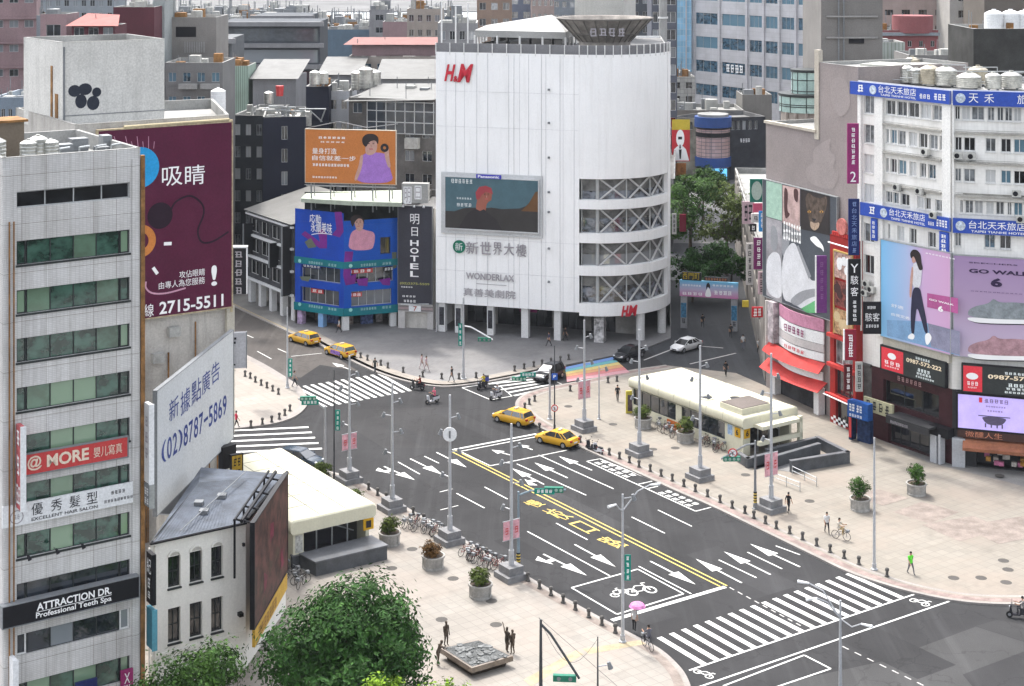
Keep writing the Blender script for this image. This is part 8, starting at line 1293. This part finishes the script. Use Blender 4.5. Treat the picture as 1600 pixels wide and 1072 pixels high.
for i, (u, v, Y, h, cr) in enumerate(((1078, 355, 245, 14.5, 5.2), (1082, 420, 222, 8.2, 4.3), (1135, 355, 240, 13.5, 4.8), (1142, 415, 224, 8.4, 3.8), (1068, 325, 275, 11, 4.4), (1150, 330, 270, 10.8, 4.6), (1112, 300, 312, 6, 3.6), (1098, 330, 285, 9.6, 3.8))): p = XY(u, Y); tree(p.x, Y, h, cr, 'street tree along the pedestrian street, ' + ('left side, tall and bright', 'left side, low and dark nearest the gate', 'right side, tall and light green', 'right side, low and nearest the gate', 'left side, second from the gate', 'right side, far up the street', 'middle, farthest below the blue screen', 'left of middle, half hidden')[i], ('mid', 'dark', 'olive', 'dark', 'mid', 'olive', 'mid', 'mid')[i], 4200, .27, 30+i, group='street trees', cz=.6, lobn=9)
# ================================================================ people
def skinbody(vs, es, rad):
    me = bpy.data.meshes.new('b'); me.from_pydata(vs, es, []); o = bpy.data.objects.new('b', me); C.objects.link(o); md = o.modifiers.new('s', 'SKIN'); md.use_smooth_shade = True; o.modifiers.new('u', 'SUBSURF').levels = 1
    for i, r in enumerate(rad): d = me.skin_vertices[0].data[i]; r = r if isinstance(r, tuple) else (r, r); d.radius = r; d.use_root = i == 0
    dg = bpy.context.evaluated_depsgraph_get(); dg.update(); m2 = bpy.data.meshes.new_from_object(o.evaluated_get(dg)); bpy.data.objects.remove(o); bpy.data.meshes.remove(me); return m2
SKM = M('skin', (.42, .25, .17), .6); HRM = M('hair_black', (.018, .014, .012), .6); CL = {}
def cloth(c): k = 'cloth_%02d%02d%02d' % tuple(int(x*99) for x in c); return M(k, c, .85, .15, 3)
PCACHE = {}
def person(u, v, label, top, bot, rz, pose='walk', hgt=1.78, z=.15, hat=None, group=None, loc=None, mono=None, name='person', cat='person'):
    k = (pose, top, bot, mono.name if mono else 0, hat)
    p = loc if loc is not None else G(u, v, z)
    o = thing(name, label, cat, (0, 0, 0), group, world=False); o.location = p; o.rotation_euler = (0, 0, rz); o.scale = (hgt/1.7,)*3
    A = dict(walk=(.30, -.26, .18, -.2), stand=(.03, -.03, .05, .03), reach=(.05, -.05, .0, .0), bend=(.1, -.1, 0, 0), sit=(0, 0, 0, 0)).get(pose)
    hipz = .9 if pose != 'sit' else .78; bx_ = .0; lean = dict(bend=.55, sit=.12).get(pose, .02); tz = lambda t: hipz+t*math.cos(lean); tx = lambda t: t*math.sin(lean)
    vs = [(0, 0, hipz), (tx(.2), 0, tz(.2)), (tx(.46), 0, tz(.46)), (tx(.56), 0, tz(.56)), (tx(.62)+.02, 0, tz(.64)), (tx(.7)+.02, 0, tz(.75))]; rad = [(.15, .105), (.14, .1), (.165, .105), (.055, .055), (.085, .075), (.075, .07)]; es = [(0, 1), (1, 2), (2, 3), (3, 4), (4, 5)]; tips = []
    for s, lx_ in ((1, A[0]), (-1, A[1])):
        b = len(vs)
        if pose == 'sit': vs += [(.04, s*.11, hipz-.02), (.42, s*.14, hipz+.02), (.38, s*.13, hipz-.42), (.5, s*.13, hipz-.45)]
        else: vs += [(0, s*.09, hipz-.06), (lx_*.55+.03, s*.095, .48), (lx_*1.0-.04*(lx_ < 0), s*.095, .09), (lx_*1.0+.14, s*.1, .04)]
        rad += [.095, .062, .042, .036]; es += [(0, b), (b, b+1), (b+1, b+2), (b+2, b+3)]
    sh = (tx(.45), tz(.45))
    for s, ax in ((1, A[3]), (-1, A[2])):
        b = len(vs)
        if pose == 'sit': q = [(sh[0], s*.19, sh[1]), (sh[0]+.2, s*.24, sh[1]-.2), (sh[0]+.42, s*.22, sh[1]-.16)]
        elif pose == 'reach' and s > 0: q = [(sh[0], s*.19, sh[1]), (sh[0]+.12, s*.34, sh[1]+.16), (sh[0]+.2, s*.5, sh[1]+.36)]
        elif pose == 'bend': q = [(sh[0], s*.19, sh[1]), (sh[0]+.14, s*.22, sh[1]-.22), (sh[0]+.36, s*.14, sh[1]-.26)]
        elif pose == 'hold' : q = [(sh[0], s*.19, sh[1])]
        else: q = [(sh[0], s*.19, sh[1]), (sh[0]+ax*.5-.02, s*.23, sh[1]-.27), (sh[0]+ax+.04, s*.22, sh[1]-.5)]
        vs += q; rad += [.06, .045, .032]; es += [(2, b), (b, b+1), (b+1, b+2)]; d = (Vector(q[2])-Vector(q[1])).normalized(); tips.append((Vector(q[2]), d, s))
    if k not in PCACHE:
        m2 = skinbody(vs, es, rad); mb = MB(); cz_ = []
        for pl in m2.polygons:
            c = pl.center; arm = min((c-t[0]).length for t in tips) < .2 or (abs(c.y) > .205 and c.z < sh[1]-.2 and pose != 'sit')
            cz_.append(0 if (c.z > tz(.53) and pose != 'bend') or arm else (2 if c.z < .09 and pose != 'sit' else (1 if c.z > hipz-.02 and (pose != 'sit' or c.x < .2) else 3)))
        mb.add([x.co for x in m2.vertices], [list(pl.vertices) for pl in m2.polygons], 0, True); mb.m = cz_
        for t, d, s in tips:
            e = t+d*.09; a = Vector((d.z, 0, -d.x)) if abs(d.x)+abs(d.z) > .1 else Vector((1, 0, 0)); a.normalize(); mb.tube(t-d*.02, e, .034, .03, 6)
            for i in range(4): b = e+a*(.016*(i-1.5)*1.3); c = b+d*(.035, .042, .04, .03)[i]; mb.path([b-d*.02, c, c+d*.022+Vector((.012, 0, 0))], .0095, 5)
            mb.path([t+a*.03+d*.02, t+a*.06+d*.055, t+a*.055+d*.085], .011, 5)
        hc_ = Vector(vs[4])+Vector((.0, 0, .05)); mb.tube(hc_+Vector((.07, 0, -.01)), hc_+Vector((.1, 0, -.03)), .016, .01, 5); [mb.ball(hc_+Vector((-.005, s*.078, -.005)), .012, .01, .025, 6, 4) for s in (1, -1)]
        [mb.ball(hc_+Vector((.07, s*.03, .02)), .008, .012, .008, 5, 3, 4) for s in (1, -1)]; mb.ball(hc_+Vector((.078, 0, -.055)), .006, .022, .006, 5, 3, 4)
        ms = [mono]*5 if mono else [SKM, cloth(top), M('shoe_dark', (.05, .05, .05), .6), cloth(bot), HRM]; bo = mb.build('body', ms, o, recalc=False, base=(0, 0, 0))
        mb = MB(); mb.ball(hc_+Vector((-.015, 0, .05)), .098, .09, .085, 10, 6); mb.ball(hc_+Vector((-.05, 0, .0)), .07, .082, .09, 8, 5); ho = mb.build('helmet' if hat else 'hair', mono or (cloth(hat) if hat else HRM), o, base=(0, 0, 0)); PCACHE[k] = (bo, ho)
    else:
        for x in PCACHE[k]: c = x.copy(); C.objects.link(c); c.parent = o
    return o
W_K, D_K, BLKC = (.55, .55, .55), (.03, .03, .035), (.02, .02, .022)
for a in ((586, 583, 'person in dark clothes striding off the far crosswalk', (.06, .065, .06), (.04, .045, .05), -2), (659, 577, 'person in pale pink walking on the far plaza, left of a pair', (.55, .42, .42), (.5, .4, .4), -.5), (666, 580, 'person in pale pink walking on the far plaza, right of a pair', (.5, .38, .4), (.45, .36, .36), -.5), (706, 597, 'person in a black top stepping onto the far kerb', BLKC, (.2, .2, .2), 2.6), (965, 627, 'person in black walking past the info stand', BLKC, BLKC, -1.8), (1134, 588, 'person in black walking in the street behind the right metro entrance', BLKC, BLKC, 1.2), (1232, 801, 'person in black walking near the granite stair walls', BLKC, D_K, .9),
    (1292, 833, 'person in a white shirt and dark trousers on the right plaza', W_K, D_K, -1.5), (1423, 897, 'person in a neon green shirt on the right plaza', (.12, .62, .05), (.12, .12, .13), -1.2), (369, 669, 'person in red at the corner island kerb', (.5, .04, .08), D_K, .5), (1161, 545, 'person with pale clothes in the pedestrian street', W_K, (.15, .15, .18), 1.4), (1186, 552, 'person in white near the pink fascia shop', W_K, D_K, -1.4), (1142, 528, 'person in dark clothes under the street gate', D_K, D_K, 1.5), (460, 604, 'person in grey beside the corner island pole', (.3, .28, .27), D_K, .4),
    (858, 541, 'person in dark blue walking before the store arcade', (.04, .05, .12), D_K, 2.9), (883, 533, 'person in black among the store columns', BLKC, D_K, .2), (530, 520, 'person in white before the blue-clad shops', W_K, D_K, 3), (1098, 512, 'person in black in the gateway', BLKC, D_K, 1.6)): person(*a)
um = person(991, 986, 'person in black trousers holding a pink umbrella at the kerb', (.5, .5, .5), BLKC, 1.0, 'stand'); p = G(991, 986, .15); o = thing('umbrella', 'open pink and violet umbrella held by the person at the kerb', 'umbrella', p+Vector((.22, -.1, 1.2))); c = p+Vector((.22, -.05, 0)); mb = MB(); mb.lathe(c, [(.62, 1.8), (.5, 1.96), (.3, 2.07), (.02, 2.12)], 10, sm=False, cap=False); mb.build('canopy', M('umbrella_pink', (.55, .2, .42), .6, .3, 4), o, recalc=False); mb = MB(); mb.tube(c+Vector((0, 0, 1.05)), c+Vector((0, 0, 2.15)), .012, n=5); mb.build('shaft', STEEL, o)
for a in ((697, 1009, 'bronze statue of a standing figure behind the relief table', 'stand', -.8), (792, 1019, 'bronze statue with one arm raised beside the relief table', 'reach', .9), (801, 1023, 'bronze statue with elbows out, right of the raised-arm statue', 'stand', 2.4), (684, 1040, 'bronze statue bending over the relief table\'s left corner', 'bend', .7)): person(a[0], a[1], a[2], 0, 0, a[4], a[3], mono=BRZ, hgt=1.75, name='statue', cat='statue')
# ================================================================ cars
TYR = M('tyre', (.018, .018, .018), .8); RIM = M('wheel_rim', (.4, .4, .42), .35, metal=.6); CGL = GLASS('car_glass', (.012, .014, .017), (.03, .034, .04), .05); HLT = M('headlight', (.6, .62, .65), .2); TLT = M('taillight', (.35, .02, .02), .3)
def car(u, v, rz, label, paint_, wagon=False, h=1.48, L=4.5, z=.01, taxi=False, group=None, ads=None):
    o = thing('car', label, 'car', group=group, world=False); o.location = G(u, v, z); o.rotation_euler = (0, 0, rz); k = L/4.5; hb = h/1.48
    X = [-2.25, -2.12, -1.45, -.3, .85, 1.45, 2.0, 2.25]; ZT = [.72, .95, .97, .95, .95, .88, .76, .55]; HW = [.7, .82, .87, .88, .88, .87, .8, .62]; ZB = [.42, .3, .22, .2, .2, .22, .3, .38]; mb = MB(); vs = []
    for x, zt, hw, zb in zip(X, ZT, HW, ZB): vs += [(x*k, y*hw, (zb+(zt-zb)*q)*hb) for y, q in ((-.86, 0), (-1, .25), (-1.0, .7), (-.9, .97), (-.45, 1.02), (.45, 1.02), (.9, .97), (1.0, .7), (1, .25), (.86, 0))]
    mb.add(vs, [(i*10+j, i*10+(j+1) % 10, i*10+10+(j+1) % 10, i*10+10+j) for i in range(7) for j in range(10)], 0, True); mb.add(vs[:10], [list(range(10))]); mb.add(vs[-10:], [list(range(10))])
    xb = -2.0 if wagon else -1.75; xt = -1.75 if wagon else -1.05; g = [(xb*k, .8, .94*hb), (1.2*k, .8, .94*hb), (.3*k, .63, (h-.06)), (xt*k, .63, h-.06)]
    mb.box8([(g[3][0]-.05, -.66, h-.08), (g[2][0]+.08, -.66, h-.08), (g[2][0]+.08, .66, h-.08), (g[3][0]-.05, .66, h-.08), (g[3][0]+.05, -.6, h), (g[2][0]-.05, -.6, h), (g[2][0]-.05, .6, h), (g[3][0]+.05, .6, h)])
    for s in (-1, 1):
        for (xa, xc) in ((g[1][0], g[2][0]), (g[0][0], g[3][0]), (-.35*k, -.4*k), ((xb+.45)*k, (xt+.4)*k)): mb.tube((xa, s*.815, .93*hb), (xc, s*.65, h-.07), .035, n=5)
    mb.build('body', paint_, o, sharp=45)
    mb = MB(); mb.box8([(g[0][0], -.8, g[0][2]), (g[1][0], -.8, g[0][2]), (g[1][0], .8, g[0][2]), (g[0][0], .8, g[0][2]), (g[3][0], -.63, h-.06), (g[2][0], -.63, h-.06), (g[2][0], .63, h-.06), (g[3][0], .63, h-.06)]); mb.build('windows', CGL, o)
    for x in (-1.35*k, 1.4*k):
        for s in (-1, 1): mb = MB(); mb.tube((x, s*.66, .33), (x, s*.9, .33), .33, n=18); w_ = mb.build('wheel', TYR, o); mb = MB(); mb.tube((x, s*.9, .33), (x, s*.912, .33), .2, n=14); mb.build('rim', RIM, w_)
    for s in (-1, 1):
        mb = MB(); mb.ball((2.08*k, s*.58, .66*hb), .14, .17, .09, 8, 5); mb.build('headlight', HLT, o); mb = MB(); mb.box(-2.26*k, -2.1*k, s*.65-.13, s*.65+.13, .72*hb, .9*hb); mb.build('taillight', TLT, o); mb = MB(); mb.box(.72*k, .86*k, s*.98-.09, s*.98+.09, .96*hb, 1.1*hb); mb.build('mirror', paint_, o)
    mb = MB(); mb.box(2.16*k, 2.27*k, -.35, .35, .42, .54); mb.box(-2.3*k, -2.24*k, -.26, .26, .55, .66, 1); mb.box(-2.27*k, 2.27*k, -.6, .6, .24, .3); mb.build('grille_and_plate', [BLK, WPL], o)
    if taxi: mb = MB(); mb.box(-.55, -.3, -.3, .3, h-.01, h+.16); b = mb.build('roof_lamp', M('taxi_lamp', (.6, .55, .4), .4), o)
    if ads: mb = MB(); mb.box(-1.2, .7, -.893, -.886, .35, .85); mb.box(-1.2, .7, .886, .893, .35, .85); mb.build('side_advert', ads, o)
    return o
TX = M('taxi_yellow', (.56, .30, .012), .3, .04, fine=0, spec=.6); CBK = M('car_black', (.012, .013, .017), .2, .1, fine=0, spec=.6); CWH = M('car_white', (.6, .6, .6), .3, fine=0, spec=.6); CNV = M('car_navy', (.025, .04, .06), .22, fine=0, spec=.6); TXG = 'yellow taxis'
hd2 = lambda a, b: math.atan2((G(*b)-G(*a)).y, (G(*b)-G(*a)).x)
car(802, 661, hd2((826, 667), (777, 655)), 'yellow taxi wagon behind the stop line, farther from the kerbside taxi', TX, True, 1.55, 4.7, taxi=True, group=TXG); car(870, 694, hd2((895, 700), (845, 688)), 'yellow taxi sedan at the kerb of the right plaza', TX, False, 1.46, 4.6, taxi=True, group=TXG); car(475, 536, hd2((495, 541), (456, 530)), 'yellow taxi at the kerb before the blue-clad building', TX, True, 1.5, 4.8, taxi=True, group=TXG); car(531, 556, hd2((550, 561), (511, 549)), 'yellow taxi with violet door adverts before the blue-clad building', TX, True, 1.5, 4.7, taxi=True, group=TXG, ads=M('taxi_advert', (.3, .17, .5), .4, .6, 3))
car(858, 593, hd2((878, 586), (838, 602)), 'dark off-road car with pale bonnet stopped at the crosswalk', CBK, True, 1.75, 4.5); car(983, 560, hd2((1003, 554), (962, 567)), 'black car turning beyond the rainbow crossing', CBK, False, 1.5, 4.7); car(1072, 547, hd2((1087, 543), (1055, 552)), 'white car leaving the pedestrian street', CWH, False, 1.46, 4.6); car(470, 726, hd2((440, 722), (500, 733)), 'dark car half hidden behind the left metro entrance roof', CNV, True, 1.5, 4.6)
# ================================================================ scooters and bicycles
def make_scooter(mat):
    o = thing('scooter', '', 'scooter', world=False)
    for x in (-.62, .62): mb = MB(); mb.tube((x, -.055, .24), (x, .055, .24), .24, n=14); w_ = mb.build('wheel', TYR, o); mb = MB(); mb.tube((x, -.06, .24), (x, .06, .24), .12, n=10); mb.build('rim', RIM, w_)
    mb = MB(); mb.box8([(-.85, -.17, .42), (-.1, -.17, .3), (-.1, .17, .3), (-.85, .17, .42), (-.9, -.12, .68), (-.12, -.16, .66), (-.12, .16, .66), (-.9, .12, .68)]); mb.box(-.15, .45, -.18, .18, .24, .32); mb.box8([(.38, -.2, .26), (.5, -.2, .26), (.5, .2, .26), (.38, .2, .26), (.5, -.22, .92), (.6, -.16, .92), (.6, .16, .92), (.5, .22, .92)]); mb.tube((.62, 0, .24), (.5, 0, .95), .06, n=6); mb.build('body', mat, o); mb = MB(); mb.box8([(-.8, -.14, .68), (-.12, -.15, .66), (-.12, .15, .66), (-.8, .14, .68), (-.78, -.11, .8), (-.16, -.12, .76), (-.16, .12, .76), (-.78, .11, .8)]); mb.build('seat', BLK, o); mb = MB(); mb.tube((.48, -.33, 1.0), (.48, .33, 1.0), .025, n=6); [mb.tube((.46, s*.26, 1.0), (.42, s*.34, 1.22), .01, n=4) for s in (-1, 1)]; [mb.ball((.42, s*.35, 1.24), .02, .06, .04, 6, 4) for s in (-1, 1)]; mb.build('handlebar', BLK, o); mb = MB(); mb.ball((.6, 0, .82), .06, .09, .08, 8, 5); mb.build('headlight', HLT, o); mb = MB(); mb.box(-.93, -.88, -.08, .08, .55, .64); mb.build('taillight', TLT, o); return o
SCD = make_scooter(M('scooter_dark', (.03, .03, .035), .3, fine=0)); SCW = make_scooter(M('scooter_white', (.5, .5, .52), .3, fine=0)); u1 = u2_ = True; GS = 'scooters on the square'
for u, v, k, rz, lb, rid in ((652, 609, 0, 2.8, 'dark scooter ridden off the far crosswalk', ('person in dark red riding the dark scooter', (.2, .04, .03), D_K, BLKC)), (675, 630, 1, -2.5, 'white scooter with a pink-clad rider in mid junction', ('person in pink with a pink helmet riding the white scooter', (.6, .13, .2), D_K, (.6, .3, .36))), (753, 608, 0, -2.2, 'dark delivery scooter waiting in the box', ('person in yellow riding the delivery scooter', (.5, .4, .03), D_K, D_K)), (774, 624, 1, -2.4, 'white scooter waiting in the box before the crosswalk', ('person in grey with white helmet on the waiting white scooter', (.35, .35, .37), (.1, .1, .12), W_K)), (1591, 966, 0, 2.9, 'dark scooter at the right edge of the picture', ('person in grey riding the scooter at the right edge', (.2, .19, .19), D_K, D_K)), (924, 705, 0, 2.2, 'dark scooter parked by the kerb behind the taxi sedan', None), (934, 709, 1, 2.1, 'white scooter parked by the kerb behind the taxi sedan', None)):
    src = SCW if k else SCD; fst = u1 if k else u2_; o = dup(src, G(u, v, .01), rz, lb, fst); o['group'] = GS
    if k: u1 = False
    else: u2_ = False
    if rid: d = Vector((math.cos(rz), math.sin(rz), 0)); person(0, 0, rid[0], rid[1], rid[2], rz, 'sit', hat=rid[3], loc=G(u, v, .01)-d*.38)
o = thing('delivery_box', 'blue delivery box on the back of the waiting scooter', 'box', G(753, 608)+Vector((.4, .5, .7))); c = G(753, 608)-Vector((math.cos(-2.2), math.sin(-2.2), 0))*.85; mb = MB(); mb.box(c.x-.27, c.x+.27, c.y-.27, c.y+.27, .75, 1.25); mb.build('box', M('delivery_blue', (.06, .08, .35), .5), o); mb = MB(); mb.box(c.x-.28, c.x+.28, c.y-.28, c.y+.28, 1.22, 1.3); mb.build('lid', BLK, o)
def make_bike(col):
    o = thing('bicycle', '', 'bicycle', world=False)
    for x in (-.5, .52):
        mb = MB(); mb.path([(x+.33*math.cos(i*PI/9), 0, .34+.33*math.sin(i*PI/9)) for i in range(19)], .022, 5); w_ = mb.build('wheel', TYR, o); mb = MB(); [mb.tube((x, 0, .34), (x+.32*math.cos(i*PI/4), 0, .34+.32*math.sin(i*PI/4)), .006, n=3) for i in range(8)]; mb.build('spokes', RIM, w_)
    mb = MB(); [mb.tube(a, b, .022, n=5) for a, b in (((-.5, 0, .34), (-.1, 0, .32)), ((-.5, 0, .34), (-.2, 0, .78)), ((-.1, 0, .32), (-.22, 0, .88)), ((-.1, 0, .32), (.38, 0, .8)), ((-.18, 0, .6), (.38, 0, .8)), ((.38, 0, .95), (.52, 0, .34)))]; mb.build('frame', col, o); mb = MB(); mb.ball((-.23, 0, .92), .13, .07, .035, 8, 4); mb.build('saddle', BLK, o); mb = MB(); mb.path([(.28, -.28, 1.02), (.38, -.1, .98), (.38, .1, .98), (.28, .28, 1.02)], .016, 5); mb.build('handlebar', STEEL, o); mb = MB(); mb.box(.5, .72, -.15, .15, .72, .92); mb.build('basket', GREYM, o); return o
BKS = [make_bike(M('bike_silver', (.2, .2, .21), .4, metal=.5)), make_bike(M('bike_red', (.2, .04, .04), .4)), make_bike(M('bike_black', (.03, .03, .03), .4))]; BN = ('silver', 'red', 'black'); used_ = set(); rn = random.Random(4)
for wh, (a, b), n, off in (('rack beside the brown planter', ((634, 820), (690, 838)), 11, 0), ('rack beside the banner pole', ((722, 866), (782, 892)), 11, 1), ('jumble beside the dark red board', ((446, 893), (474, 922)), 6, 2), ('row under the metro orange panel', ((1026, 668), (1060, 684)), 6, 0), ('row along the cream metro wall', ((1100, 690), (1128, 707)), 7, 1)):
    a, b = G(*a, .15), G(*b, .15)
    for i in range(n):
        k = (i*2+off+(i % 3 == 1)) % 3; p = a.lerp(b, (i+.5)/n)+Vector((rn.uniform(-.2, .2), rn.uniform(-.3, .3), 0)); o = dup(BKS[k], p, 1.0+rn.uniform(-.5, .5)+(PI if i % 2 else 0), '%s bicycle in the %s, %s from the left' % (BN[k], wh, ORD[i]), k not in used_); used_.add(k); o['group'] = 'parked bicycles'
for u, v, rz, lb, rid in ((1314, 843, -.6, 'silver bicycle being ridden on the right plaza', ('person in white riding a bicycle on the right plaza', (.5, .46, .4), (.35, .25, .12))), (1012, 1014, 2.0, 'silver bicycle being ridden off the near kerb', ('person in grey riding a bicycle at the near kerb', (.12, .12, .14), D_K))): o = dup(BKS[0], G(u, v, .15), rz, lb); o['group'] = 'ridden bicycles'; person(0, 0, *rid, rz, 'sit', loc=G(u, v, .15)+Vector((-.22*math.cos(rz), -.22*math.sin(rz), .12)))
# ================================================================ thin city haze
hz = bpy.data.materials.new('haze_air'); hz.use_nodes = True; hn_ = hz.node_tree; hn_.nodes.remove(hn_.nodes['Principled BSDF']); pv_ = hn_.nodes.new('ShaderNodeVolumePrincipled'); pv_.inputs['Color'].default_value = (.86, .92, 1, 1); pv_.inputs['Density'].default_value = .00005; hn_.links.new(pv_.outputs[0], hn_.nodes['Material Output'].inputs['Volume'])
mb = MB(); mb.box(-4400, 4400, -60, 4400, -3, 150); o = mb.build('haze', hz); o['kind'] = 'stuff'
